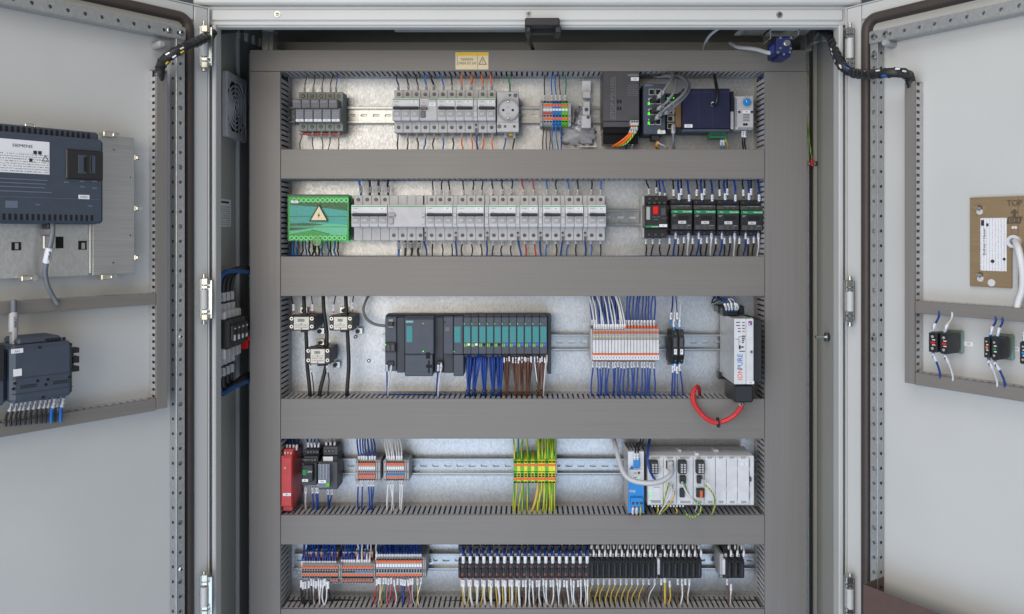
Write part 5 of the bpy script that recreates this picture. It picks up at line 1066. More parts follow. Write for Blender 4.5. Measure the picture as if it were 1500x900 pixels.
dp.part('emblem', MB().add([CAB.pt(R(638), V4(229), yf-.0004), CAB.pt(R(668), V4(229), yf-.0004), CAB.pt(R(654), V4(204), yf-.0004)], [(0, 1, 2)]).txt('DELTA', R(692), V4(226), yf-.0004, .003), INKB)
dp.part('lettering', MB().txt('CliQ', R(656), V4(355), yf-.001, .0052), INKW); dp.part('adjuster', MB().disc(R(694), V4(248), yf, .0025, .0008), ANTH); led(dp, R(694), V4(276), yf, LEDG, 2, 2)
lo = dp.bx('lower_plug', CYAN, R(646), V4(392), R(720), V4(445), yf-.006, yf+.01, .001)
for i in range(3): dp.inst('terminal_screw', SCREWS, at(R(662+23*i), V4(424), yf-.0063), lo)
dp.part('print', MB().bx(R(664), V4(248), R(682), V4(252), yf-.0004, yf, 0).bx(R(664), V4(274), R(682), V4(278), yf-.0004, yf, 0), INKD)
for i, (a, col) in enumerate(((660, 'orange'), (682, 'orange'), (704, 'yellow and green'))):
    wire([(R(a), V4(440), yf-.002), (R(a), V4(462), yf-.006), (R(a-1), V4(482), yf-.002), (R(a), V4(500), .01), (R(a), V4(512), .03)], col, f'{col} wire under the blue plug of the narrow power supply, {ordw(i)} in it', 'wires of the narrow power supply', .0018, (.004, .017) if i < 2 else None)
for i, a in enumerate((672, 688)):
    wire([(R(a), V4(178), yf-.003), (R(a), V4(150), yf-.009), (R(a+6), V4(95), .0), (R(a+30), V4(68), .03), (R(a+32), V4(45), .05)], 'black', f'dark wire into the upper plug of the narrow power supply, {ordw(i)} in it', 'wires of the narrow power supply', .0015, (.005, .018))
# ---- white rack
rk = T('controller_rack', 'wide light grey modular controller rack half filled with plugged cards', 'controller rack', at(1024, 742)); yf = -.013
a0, a1, t0, t1 = R(744), R(1345), V4(150), V4(436)
rk.bx('case', OFFW, a0, t0, a1+4, t1, yf+.004, .066, .0012)
rk.part('top_clip', MB().b(X(R(940), yf), X(R(960), yf), .02, .04, Z(t0, yf)-.001, Z(t0, yf)+.003, .0008), OFFW); rk.part('top_clip', MB().b(X(R(1150), yf), X(R(1180), yf), .02, .04, Z(t0, yf)-.001, Z(t0, yf)+.003, .0008), OFFW); rk.bx('top_lug', OFFW, R(1020), V4(136), R(1045), V4(152), yf+.003, yf+.02, .002)
cards = [(748, 835), (838, 912), (916, 1008), (1012, 1072), (1075, 1136), (1140, 1200), (1203, 1264), (1267, 1332)]
for i, (a, b) in enumerate(cards):
    o = rk.part('card', MB().bx(R(a-1), V4(158), R(b+1), V4(432), yf, yf+.006, .0012), OFFW)
    rk.part('card_latch', MB().bx(R(a+18), V4(412), R(b-16), V4(424), yf-.0014, yf+.001, .0008).bx(R(a+16), V4(156), R(b-20), V4(166), yf-.0012, yf+.001, .0008), MGREY, o)
    rk.part('card_seam', MB().bx(R(b+.6), V4(172), R(b+2), V4(215), yf+.001, yf+.003, 0).bx(R(b+.6), V4(240), R(b+2), V4(330), yf+.001, yf+.003, 0).bx(R(b+.6), V4(360), R(b+2), V4(400), yf+.001, yf+.003, 0), ANTH, o)
    if i in (0, 2, 3):
        c_ = {0: 781, 2: 947, 3: 1050}[i]
        q = rk.part('terminal_plug', MB().bx(R(c_-23), V4(180), R(c_+25), V4(256), yf-.012, yf+.002, .0012), BLACK, o)
        mm = MB()
        for r_ in range(4):
            for s_ in range(2): mm.bx(R(c_-10+18*s_), V4(198+14*r_), R(c_+2+18*s_), V4(207+14*r_), yf-.0128, yf-.0118, 0)
        rk.part('plug_hole', mm, LGREY, o)
    if i in (2, 3):
        rk.part('lower_plug', MB().bx(R(a+(16 if i == 2 else 20)), V4(268), R(a+(52 if i == 2 else 48)), V4(312), yf-.008, yf+.002, .001).bx(R(a+16), V4(340), R(a+(44 if i == 2 else 62)), V4(392), yf-.006, yf+.002, .001), BLACK, o)
    if i == 1: rk.part('cable_socket', MB().m(HOLE).bx(R(852), V4(178), R(895), V4(226), yf-.002, yf+.001, .0006).m(LGREY).bx(R(862), V4(184), R(892), V4(240), yf-.012, yf, .001), None, o)
rk.part('orange_plug', MB().bx(R(1048), V4(352), R(1064), V4(394), yf-.009, yf-.005, .0006), ORANGE)
for px, py in ((762, 354), (764, 374), (764, 395), (842, 314), (846, 326)): led(rk, R(px), V4(py), yf, LEDG if px < 800 else LEDY, 2.4, 2)
rk.part('lettering', MB().bx(R(760), V4(408), R(820), V4(412), yf-.0004, yf, 0).bx(R(780), V4(330), R(815), V4(333), yf-.0004, yf, 0), INKG); sticker(rk, R(1284), V4(190), R(1325), V4(205), yf, '9A1')
rk.part('side_latch', MB().bx(R(1334), V4(275), R(1346), V4(300), yf-.001, yf+.004, .001), ANTH)
m = MB()
for i in range(11): m.bx(R(765+18*i), V4(434), R(776+18*i), V4(448), yf+.004, yf+.012, .001)
rk.part('foot_terminal', m, ZINC)
wire([(R(545), V4(40), .05), (R(555), V4(75), .03), (R(572), V4(150), .0), (R(600), V4(240), -.025), (R(650), V4(290), -.04), (R(740), V4(308), -.05), (R(820), V4(298), -.05), (R(872), V4(265), -.045), (R(884), V4(240), -.035), (R(880), V4(215), -.025), (R(878), V4(205), -.01)], 'pale grey', 'thick pale grey cable swooping across the narrow supply into the rack', 'cables of the rack', .0052, None)
for i, (a, b) in enumerate(((756, 0), (762, 4))):
    wire([(R(a), V4(40), .04), (R(745+b), V4(110), .0), (R(742+b), V4(170), -.02), (R(755+b), V4(230), -.028), (R(776+b), V4(275), -.02), (R(785+b), V4(285), -.012)], 'navy', f'dark blue wire dropping along the first card of the rack, {ordw(i)}', 'cables of the rack', .0018, None)
rg = 'tangled sensor leads in front of the rack'
for i, (pts, col, sl) in enumerate((
    ([(R(884), V4(310), -.016), (R(886), V4(345), -.035), (R(870), V4(390), -.04), (R(840), V4(440), -.03), (R(815), V4(480), -.005), (R(810), V4(505), .02)], 'white', (.004, .016)),
    ([(R(900), V4(340), -.03), (R(895), V4(380), -.042), (R(880), V4(420), -.04), (R(850), V4(455), -.025), (R(822), V4(484), .0), (R(815), V4(505), .02)], 'yellow', (.002, .014)),
    ([(R(868), V4(310), -.016), (R(850), V4(370), -.032), (R(835), V4(430), -.03), (R(828), V4(475), -.01), (R(820), V4(500), .02)], 'green and yellow', None),
    ([(R(800), V4(440), .0), (R(806), V4(460), -.012), (R(800), V4(480), .005), (R(795), V4(500), .03)], 'yellow and green', None),
    ([(R(900), V4(440), .0), (R(915), V4(470), -.01), (R(905), V4(495), .02)], 'yellow', None),
    ([(R(945), V4(300), -.02), (R(955), V4(335), -.045), (R(985), V4(380), -.05), (R(1030), V4(410), -.045), (R(1052), V4(440), -.04), (R(1045), V4(480), -.03), (R(1010), V4(503), -.02), (R(975), V4(490), -.01), (R(960), V4(465), .01)], 'white', (.006, .018)),
    ([(R(955), V4(300), -.02), (R(970), V4(340), -.04), (R(995), V4(390), -.05), (R(1040), V4(425), -.05), (R(1056), V4(455), -.04), (R(1030), V4(495), -.035), (R(1000), V4(506), -.025), (R(965), V4(485), -.01), (R(955), V4(470), .01)], 'green and yellow', None),
    ([(R(940), V4(300), -.02), (R(962), V4(345), -.04), (R(1000), V4(395), -.055), (R(1030), V4(440), -.05), (R(1020), V4(470), -.02), (R(1030), V4(480), .02)], 'pale grey', None),
    ([(R(1058), V4(290), -.02), (R(1090), V4(310), -.045), (R(1125), V4(350), -.045), (R(1138), V4(400), -.035), (R(1132), V4(450), -.02), (R(1118), V4(484), -.002), (R(1112), V4(505), .03)], 'white', (.002, .015)),
    ([(R(1056), V4(300), -.02), (R(1085), V4(325), -.045), (R(1120), V4(365), -.045), (R(1133), V4(410), -.035), (R(1128), V4(455), -.02), (R(1114), V4(486), -.002), (R(1108), V4(505), .03)], 'green and yellow', (.004, .016)))):
    wire(pts, col, f'{col} sensor lead drooping from the rack cards, {ordw(i)} from the narrow supply', rg, .0014, sl)
# ================================================================ ROW 5
A = lambda x: 400+x*.21333
VA = lambda y: 740+y*.21333
Bx = lambda x: 660+x*.18667
VB = lambda y: 740+y*.18667
Cx = lambda x: 900+x*.18667
MAROON = mat('maroon_strip', (110,44,48), .5)
def tier(label, px0, px1, n, up, low, brs, end):
    t = strip(label, px0, px1, n, [(VA(421), VA(436), O, 'pusher'), (VA(454), VA(464), brs, 'bridge'), (VA(472), VA(486), O, 'pusher')], .008, VA(414), VA(503), MGREY, end=end, holes=(VA(445), VA(496)))
    for k in range(n):
        p = (px1-px0)/n; a, b = px0+p*k, px0+p*(k+1)-.3
        if up[0] <= k < up[1]:
            o = t.bx('upper_tier', MGREY, a, VA(322), b, VA(372), .03, .066, .0006); t.part('pusher', MB().bx(a+.4, VA(342), b-.3, VA(357), .0285, .032, .0003), O, o); t.part('maroon_mark', MB().bx(a+.4, VA(362), b-.3, VA(371), .0285, .032, .0002), MAROON, o)
        if low[0] <= k < low[1]:
            o = t.bx('lower_tier', MGREY, a, VA(504), b, VA(540), .026, .066, .0006); t.part('pusher', MB().bx(a+.4, VA(512), b-.3, VA(524), .0245, .028, .0003), O, o); t.part('wire_entry', MB().bx(a+.9, VA(527), b-.9, VA(536), .0252, .027, 0), HOLE, o)
    return t
tier('bottom row terminal strip nearest the upright duct, with black and white wires under it', A(197), A(447), 14, (1, 14), (11, 14), HOLE, [(A(450), A(461))])
tier('bottom row terminal strip with a long blue bridge bar', A(475), A(688), 12, (0, 12), (0, 12), [HOLE]*5+[BLUEB]*7, [(A(464), A(472)), (A(690), A(700))])
strip('bottom row terminal strip with white marker tags and thin coloured wires under it', A(706), A(1024), 17, [(VA(380), VA(397), O, 'pusher'), (VA(405), VA(425), STICK, 'marker_tag'), (VA(428), VA(434), mat('lilac_strip', (150,152,180), .5), 'marker_strip'), (VA(474), VA(489), O, 'pusher')], .008, VA(372), VA(496), MGREY, end=[(A(1027), A(1037)), (A(1039), A(1050))], holes=(VA(374), VA(446), VA(458), VA(493)))
w5 = 'wires above the bottom row strips'
wset([(A(200+17.5*k), A(206+17*k+random.uniform(-8, 8)), 'navy', .0018, VA(418)) for k in range(14)], 'end terminal strip of the bottom row', 'above', w5, .024, .04, VA(418), 798, (.002, .014), wob=2.5, loose=True)
wset([(A(472+17.3*k), A(474+17.5*k+random.uniform(-8, 8)), 'navy' if k not in (6, 8, 10, 11) else 'white', .0018, VA(412)) for k in range(12)], 'blue-bridged strip of the bottom row', 'above', w5, .024, .04, VA(412), 798, (.002, .015), wob=2.5, loose=True)
wset([(A(712+18.8*k), A(712+18.6*k+random.uniform(-5, 5)), 'navy' if k else 'white', .0022) for k in range(17)], 'tagged strip of the bottom row', 'above', w5, .024, .04, VA(374), 798, (.002, .015), wob=1.5, loose=True)
wset([(A(500+19*k), A(505+19*k), 'navy', .0016) for k in range(10)], 'back tier of the bottom row strips', 'above', w5, .045, .05, VA(330), 796, (.002, .012), loose=True)
wset([(A(240+19*k), A(245+19*k), 'navy', .0016) for k in range(10)], 'back tier', 'above', w5, .045, .05, VA(330), 796, (.002, .012), loose=True)
wb = 'wires below the bottom row strips'
wset([(A(x), A(x+d), c, .0016, VA(505+random.uniform(0, 25))) for x, d, c in ((194, 14, 'black'), (206, 8, 'black'), (222, -8, 'black'), (246, 10, 'black'), (262, 4, 'black'), (280, 6, 'pale grey'), (296, -4, 'brown'), (312, 8, 'white'), (328, -6, 'white'), (345, 6, 'white'), (358, 0, 'brown'), (368, -12, 'white'), (380, 30, 'black'))], 'end terminal strip of the bottom row', 'below', wb, .022, .022, VA(508), VA(690), (.002, .016), wob=3, loose=True)
thin = [(712, 690, 'red'), (722, 700, 'brown'), (735, 720, 'white'), (760, 750, 'yellow'), (776, 768, 'green'), (795, 790, 'pink'), (812, 792, 'pink'), (832, 838, 'white'), (856, 845, 'red'), (876, 888, 'violet'), (892, 890, 'navy'), (908, 905, 'black'), (926, 930, 'pink'), (942, 925, 'brown'), (960, 975, 'pale grey'), (992, 985, 'yellow'), (1018, 1000, 'white')]
wset([(A(a), A(b), c, .0012, VA(498+random.uniform(0, 20))) for a, b, c in thin], 'tagged strip of the bottom row', 'below', wb, .022, .022, VA(500), VA(690), (.002, .014), wob=4, loose=True)
# ---- relays of the bottom row
def block(k, pxa, pxb, first, label, tabs):
    yf = .002; x0, x1 = X(pxa, yf)+.0002, X(pxb, yf)-.0002; w = x1-x0
    t = T('terminal_relay', label, 'relay', at((pxa+pxb)/2, 848), 'black relays of the bottom row')
    zz = lambda py, y=yf: Z(py, y)
    prof = [(yf+.003, zz(848)), (yf, zz(845)), (yf, zz(822)), (yf+.004, zz(820)), (.022, zz(816.5, .022)), (.030, zz(800, .030)), (.066, zz(798, .06)), (.066, zz(848, .06))]
    t.part('housing', MB().prism(prof, x0, x1-w*.12, 'x'), BLACK)
    t.part('parting_plate', MB().prism([(yf+.004, zz(846)), (yf+.004, zz(824)), (.026, zz(812, .026)), (.066, zz(812, .06)), (.066, zz(846, .06))], x1-w*.11, x1-w*.01, 'x'), DGREY if first else ANTH)
    t.part('marker_tag', MB().m(STICK).b(x0+w*.1, x0+w*.5, .0175, .024, zz(816.2, .018), zz(811.8, .018), .0004).m(INK).b(x0+w*.22, x0+w*.4, .0172, .018, zz(814.6, .018), zz(813.4, .018), 0), None)
    if first:
        m = MB()
        for q0, q1 in ((829, 831.5), (839.6, 843.2)): m.b(x0+w*.46, x0+w*.70, yf-.0012, yf+.002, zz(q1), zz(q0), .0003)
        m.b(x0+w*.4, x0+w*.74, yf+.001, yf+.012, zz(850.2), zz(847.2), .0003); t.part('orange_tab', m, mat('rust_tab', (140,72,52), .5))
        t.part('front_rib', MB().b(x0+w*.06, x0+w*.36, yf-.004, yf+.003, zz(846), zz(826), .001).b(x0+w*.4, x0+w*.76, yf-.002, yf+.003, zz(838), zz(832.5), .0008), BLACK)
        t.part('jumper_hole', MB().b(x0+w*.1, x0+w*.3, yf-.0044, yf-.003, zz(833.5), zz(830.5), 0), HOLE)
    else:
        t.part('front_rib', MB().b(x0+w*.12, x0+w*.8, yf-.006, yf+.003, zz(845), zz(823), .0025).b(x0+w*.3, x0+w*.66, yf-.0075, yf-.005, zz(831), zz(826), .0008), BLACK)
        t.part('lilac_strip', MB().b(x0+w*.05, x0+w*.86, .0165, .022, zz(818.4, .017), zz(816.6, .017), 0), mat('indigo_strip', (44,40,80), .5))
    return t
p0 = (1086-60)/19
for k in range(19): block(k, Bx(60+p0*k), Bx(60+p0*(k+1)), True, f'black relay with rust-coloured tabs, {ordw(k)} from the terminal strip end', True)
p1 = (962.3-Bx(1088))/12
for k in range(12): block(k, Bx(1088)+p1*k, Bx(1088)+p1*(k+1), False, f'plain black relay of the middle set in the bottom row, {ordw(k)} after the rust-tabbed ones', False)
p2 = (1028.8-967)/7
for k in range(7): block(k, 967+p2*k, 967+p2*(k+1), False, f'plain black relay between the grey end stop and the bare rail, {ordw(k)} from the stop', False)
p3 = (1091.5-1063.3)/3
for k in range(3): block(k, 1063.3+p3*k, 1063.3+p3*(k+1), False, 'plain black relay of the last group of three, '+['nearest its grey end stop', 'in the middle', 'nearest the upright duct'][k], False)
for px0, px1, lab in ((962.6, 966.8, 'grey end stop between the two long sets of plain black relays'), (1054.5, 1062.6, 'grey end stop with a white tag before the last three relays')):
    t = T('end_stop', lab, 'end stop', at(px0, 848)); t.part('stop_body', MB().bx(px0, 812 if px0 > 1000 else 818, px1-2.5 if px0 > 1000 else px1, 843, .012, .066, .001), MGREY); t.part('marker_tag', MB().bx(px1-4, 820, px1, 842, .006, .02, .0006), OFFW)
    t.part('clamp_foot', MB().bx(px0, 843.2, px1, 846, .03, .066, .0006), MGREY)
wt_ = 'wires above the bottom row relays'
wset([(Bx(100+p0*k), Bx(92+p0*k+random.uniform(-5, 5)), 'navy', .0026) for k in range(19)], 'rust-tabbed black relays', 'above', wt_, .004, .04, VB(440), 798, (.000, .014), SLEEVE, wob=1, loose=True)
STW = 'back wires'
for k in range(19): 
    a = Bx(120+p0*k); wire([(a, 812, .028), (a+random.uniform(-1, 1), 806, .03), (a+random.uniform(-2, 2), 798, .04), (a, 788, .045)], random.choice(['white', 'white', 'black', 'pale grey']), '', '', .0018, (.0, .010), loose=True)
for k in range(19):
    a = Bx(86+p0*k)
    for d_, c_ in ((-2, 'navy'), (3.6, 'navy')): wire([(a+d_, 813, .026), (a+d_+random.uniform(-1, 1), 806, .028), (a+d_+random.uniform(-2, 2), 798, .04), (a+d_, 788, .045)], c_, '', '', .0017, (.0, .008) if d_ > 0 else None, loose=True)
def upp(px, i): wire([(px, 815, .014), (px+.6, 809, .014), (px+random.uniform(-1.5, 2), 799, .03), (px+1, 788, .045)], 'white', '', '', .0013, (.0, .012), loose=True); wire([(px-3.6, 805, .03), (px-3, 801, .03), (px-3+random.uniform(-2, 2), 795, .04), (px-2, 788, .045)], 'white', '', '', .0013, (.0, .008), loose=True)
for k in range(12): upp(Bx(1088)+p1*(k+.75), k)
for k in range(7): upp(967+p2*(k+.75), k)
for k in range(3): upp(1063.3+p3*(k+.75), k)
wl5 = 'wires below the bottom row relays'
its = []
for k in range(19):
    a = Bx(104+p0*k); its.append((a, a+random.uniform(-2, 3), 'white', .0026 if k < 9 else .0018, 851+random.uniform(-1, 1)))
    if k < 9: its.append((a-3.5, a-3+random.uniform(-3, 3), 'yellow', .0012, 850))
    elif k % 2: its.append((a-4, a-5+random.uniform(-2, 2), 'brown', .0014, 851))
    else: its.append((a-4, a-2+random.uniform(-3, 3), 'white', .0015, 849))
wset(its, 'rust-tabbed black relays', 'below', wl5, .02, .022, 851, 886, (.001, .014), wob=2, loose=True)
wset([(Bx(1088)+p1*(k+.6), Bx(1088)+p1*(k+.1)-.4*k+random.uniform(-1.5, 1.5), 'yellow' if k < 10 else ['brown', 'white'][k-10], .0012, 849) for k in range(12)], 'middle set of plain black relays', 'below', wl5, .024, .03, 849, 876, (.002, .012), wob=2)
wset([(967+p2*.2, 966+p2*.3, 'black', .001, 849), (974, 974, 'yellow', .0026, 845), (981, 980, 'yellow', .0018, 852), (993, 993, 'brown', .0014, 849), (999, 997.5, 'white', .0018, 850), (1004, 1005.5, 'brown', .0014, 849), (1010, 1008, 'white', .0016, 850)], 'second set of plain black relays', 'below', wl5, .024, .024, 849, 884, (.001, .013), wob=2, loose=True)
wset([(1065.2, 1066.6, 'brown', .0014, 849), (1071, 1070, 'white', .0018, 857)], 'last three black relays', 'below', wl5, .024, .024, 849, 884, (.001, .013), wob=2, loose=True)
# the short stubs, too many to part: one object
st_b = MB()
for pl, col, r, sl in STUFFW:
    st_b.m(WC[col]).tube(pl, r, 5)
    if sl:
        sg = along(pl, *sl); rs = max(.0023, r*1.4)
        if len(sg) > 1:
            st_b.m(STICK).tube(sg, rs, 6); c0, c1 = sg[0].lerp(sg[-1], .28), sg[0].lerp(sg[-1], .72)
            st_b.m(INKG).add([c0+Vector((-.0006, -rs*1.02, 0)), c0+Vector((.0006, -rs*1.02, 0)), c1+Vector((.0006, -rs*1.02, 0)), c1+Vector((-.0006, -rs*1.02, 0))], [(0, 1, 2, 3)])
o = bpy.data.objects.new('wire_stubs', st_b.mesh('wire_stubs', None, CAB.pt(850, 805, .03))); COL.objects.link(o); o.location = CAB.pt(850, 805, .03)
o['kind'] = 'stuff'; o['label'] = 'mass of short white, blue and coloured wire ends crowding the terminal rows'; o['category'] = 'wires'

# ================================================================ TOP OF THE CABINET
ls = T('door_switch', 'small royal blue door switch on a zinc bracket under the top rail', 'limit switch', at(1145, 45, -.1)); ya = -.135
ls.part('bracket', MB().bx(1086, 37.5, 1194, 40.8, -.11, -.05, .0006).bx(1128, 41, 1171, 45, -.135, -.09, .0006).bx(1128, 41, 1130, 57, -.135, -.09, .0006).bx(1169, 41, 1171, 52, -.135, -.09, .0006), ZINC)
ls.part('body', MB().bx(1137.5, 53.5, 1161, 80, ya, ya+.06, .003).bx(1141, 80, 1158, 84, ya+.003, ya+.05, .003), SWBLUE)
ls.part('plunger', MB().m(ZINC).disc(1152, 64, ya, .006, .004, 18).disc(1152, 64, ya-.004, .0035, .004, 14), None)
for a, b in ((1143, 56), (1158.5, 56), (1143, 71), (1158, 71.5), (1139.5, 77), (1157, 77), (1148, 80)): ls.part('cover_screw', MB().disc(a, b, ya+.0002, .0024, .0016, 10), ZINC)
ls.part('emblem', MB().b(X(1137.5, ya)-.0004, X(1137.5, ya), -.12, -.09, Z(74, ya), Z(62, ya), 0), mat('switch_print', (42,60,150), .5, kind='print', rows=4, axis=1, ink=(80,96,180)))
wire([(1140, 76, -.10), (1128, 78, -.095), (1108, 72.5, -.06), (1092, 70.5, -.03), (1080, 69, .0), (1070, 64, .03)], 'pale grey', 'pale cable leaving the royal blue door switch', 'leads under the roof', .0042, None)
wire([(1066, 30, -.10), (1055, 40, -.06), (1040, 52, -.02), (1032, 66, .03), (1030, 80, .045)], 'pale grey', 'pale grey lead hanging from the roof behind the top duct', 'leads under the roof', .0030, None)
lt = T('door_latch', 'black latch block hanging from the middle of the top rail', 'latch', at(797, 36, -.12))
lt.part('latch_body', MB().bx(769, 26, 820, 38, -.17, -.12, .002).bx(770, 38, 778, 48, -.165, -.12, .002).bx(813, 38, 822, 48, -.165, -.12, .0015), BLACK)
m = MB()
for k in range(6): m.bx(779, 37.5+2*k, 812, 38.6+2*k, -.158+.004*k, -.12, .0004)
lt.part('bristle', m, BLACK); lt.part('latch_plate', MB().bx(741, 34.5, 769, 38.5, -.12, -.10, .0006).bx(821, 34.5, 847, 38.5, -.12, -.10, .0006), MGREY)
wire([(773, 46, -.13), (774, 54, -.09), (777, 64, -.03), (781, 74, .03), (782, 84, .05)], 'black', 'black lead from the latch block down behind the top duct', 'leads under the roof', .0040, None)
cab.part('light_strip', MB().bx(574, 31, 770, 40, -.06, -.02, .001), MGREY)
cab.part('roof_bracket', MB().bx(383.5, 47, 393, 75, .0, .03, .001).bx(393.4, 46, 400, 75, .003, .03, .001).bx(383, 36, 401, 46, .0, .03, .002), ZINC)
cab.part('roof_bracket', MB().bx(1180, 50, 1190, 74, .0, .03, .001).bx(1192, 40, 1200, 62, -.04, -.01, .001), ZINC)
for i, (px, yy_) in enumerate(((345, -.03), (357, 0), (368, .03), (377, .06))): cab.part('punched_rail', MB().bx(px, 44+4*i, px+5, 56+4*i, yy_, yy_+.01, .001), STRUT)
for i, (px, yy_) in enumerate(((1205, -.04), (1196, -.01), (1212, -.07))): cab.part('punched_rail', MB().bx(px, 44, px+6, 60, yy_, yy_+.01, .001), STRUT)

# ---- fan grille on the side wall (x = -XW), seen very aslant
xg = -XW+.0004
def wallpt(px, py): 
    y = FPX*xg/(px-VX)-DIST; return y, Z(py, y)
(ya_, za1), (yb_, _) = wallpt(324.5, 103), wallpt(354, 103)
zc1 = Z(103, ya_); zc0 = Z(200, ya_); 
fg = T('fan_grille', 'grey square fan filter grille with round louvres on the inner side wall', 'fan grille', (xg, (ya_+yb_)/2, (zc0+zc1)/2))
H = zc1-zc0; yc_ = (ya_+yb_)/2; hy = (yb_-ya_)/2; zc_ = (zc0+zc1)/2; Rg = min(hy, H/2)*.88
m = MB(); th_ = .011
m.b(xg, xg+th_, yc_-hy, yc_-Rg, zc_-H/2, zc_+H/2, .002).b(xg, xg+th_, yc_+Rg, yc_+hy, zc_-H/2, zc_+H/2, .002).b(xg, xg+th_, yc_-Rg, yc_+Rg, zc_-H/2, zc_-Rg*1.02, .001).b(xg, xg+th_, yc_-Rg, yc_+Rg, zc_+Rg*1.02, zc_+H/2, .001)
for sy in (-1, 1):
    for sz in (-1, 1): m.prism([(yc_+sy*Rg, zc_+sz*Rg*1.02), (yc_+sy*Rg*.55, zc_+sz*Rg*1.02), (yc_+sy*Rg, zc_+sz*Rg*.55)], xg+.001, xg+th_-.001, 'x')
fg.part('grille_frame', m, LGREY); fg.part('filter_mat', MB().b(xg, xg+.006, yc_-Rg, yc_+Rg, zc_-Rg, zc_+Rg, 0), HOLE)
for k in range(1, 6):
    r_ = Rg*k/5.6; pts = [(xg+th_-.003, yc_+r_*math.cos(2*math.pi*i/36), zc_+r_*math.sin(2*math.pi*i/36)) for i in range(36)]
    fg.part('louvre_ring', MB().tube(pts, .0022, 4, closed=True), LGREY)
m = MB()
for k in range(8): a = math.pi/4*k; m.tube([(xg+th_-.004, yc_+math.cos(a)*.006, zc_+math.sin(a)*.006), (xg+th_-.004, yc_+Rg*1.05*math.cos(a), zc_+Rg*1.05*math.sin(a))], .002, 4)
fg.part('spoke', m, LGREY)
# ---- name plate on the side wall
yy0, _ = wallpt(320, 300); yy1, _ = wallpt(338, 300)
t = T('rating_label', 'pale printed rating label on the inner side wall', 'label', (xg, yy0, Z(310, yy0))); t.part('label_sheet', MB().b(xg, xg+.0006, yy0, yy1, Z(332, yy0), Z(291, yy0), 0), STICK)
t.part('print', MB().b(xg+.0006, xg+.0009, yy0+.004, yy1-.006, Z(330, yy0), Z(300, yy0), 0), mat('print_wall', (214,214,216), .5, kind='print', rows=9, ink=(110,110,112))); t.part('lettering', MB().b(xg+.0006, xg+.0009, yy0+.01, yy1-.012, Z(297, yy0), Z(294, yy0), 0), INK)
# ---- supply terminals on the side wall
sv = T('main_switch', 'black and light grey main switch on the side wall between fat blue and black cables', 'main switch', (-XW, -.03, Z(480, -.03)))
for k in range(4):
    y0_ = -.112+.0215*k; y1_ = y0_+.0205; ym = (y0_+y1_)/2
    sv.part('pole_block', MB().b(-XW, -XW+.050, y0_, y1_, Z(507, -.07), Z(466, -.07), .002).b(-XW+.05, -XW+.056, y0_+.003, y1_-.003, Z(497, -.07), Z(474, -.07), .0015), BLACK)
    sv.part('upper_shroud', MB().b(-XW, -XW+.042, y0_, y1_, Z(465.6, -.07), Z(454, -.07), .002).cyl((-XW+.026, ym, Z(455, -.07)), (0, 0, 1), .0075, .014, 12), LGREY)
    sv.part('lower_shroud', MB().b(-XW, -XW+.042, y0_, y1_, Z(523, -.07), Z(507.4, -.07), .002).cyl((-XW+.026, ym, Z(523, -.07)), (0, 0, -1), .0075, .012, 12), LGREY)
    sv.part('pole_label', MB().b(-XW+.056, -XW+.0566, y0_+.006, y1_-.006, Z(496, -.07), Z(488+k, -.07), 0).b(-XW+.056, -XW+.0566, y0_+.010, y1_-.005, Z(480, -.07), Z(478, -.07), 0), STICK)
sv.part('handle', MB().b(-XW+.005, -XW+.044, .004, .013, Z(512, .0), Z(488, .0), .002).b(-XW+.03, -XW+.052, .002, .014, Z(500, .0), Z(493, .0), .002), REDB)
sv.part('side_contact', MB().b(-XW, -XW+.046, -.0255, .002, Z(500, -.02), Z(470, -.02), .002).b(-XW+.01, -XW+.05, .016, .05, Z(482, .02), Z(466, .02), .002), BLACK)
def raw(pts, col, lab, sl, r=.0048):
    pl = spline(pts, 20); o = solo('wire', MB().tube(pl, r, 8), WC[col], lab, 'cable', 'fat cables of the main switch', at=pl[0])
    sg = along(pl, *sl); q_ = bpy.data.objects.new('marker_sleeve', MB().tube(sg, r*1.25, 8).mesh('marker_sleeve', SLEEVEG, pl[0])); COL.objects.link(q_); q_.parent = o
for k in range(4):
    yk = -.112+.0215*k+.010; x_ = -XW+.026; col = 'shaded blue' if k == 0 else 'black'
    P0 = Vector((x_, yk, Z(447, -.07)))
    raw([P0, P0+Vector((0, 0, .02)), P0+Vector((.0, .002, .042)), P0+Vector((.004, .012, .060)), P0+Vector((.012, .045, .064+.002*k)), Vector((-.545, .07, Z(401+2*k, .07))), Vector((-.50, .075, Z(401+2*k, .075)))], col, f'fat {col} cable above the main switch, {ordw(k)} from the door', (.008, .024))
    P1 = Vector((x_, yk, Z(531, -.07)))
    raw([P1, P1-Vector((0, 0, .02)), P1-Vector((.0, 0, .040)), P1+Vector((.003, .010, -.056+.003*k)), P1+Vector((.012, .045, -.050+.004*k)), Vector((-.545, .07, Z(549-2*k, .07))), Vector((-.50, .075, Z(547-2*k, .075)))], col, f'fat {col} cable below the main switch, {ordw(k)} from the door', (.008, .024))
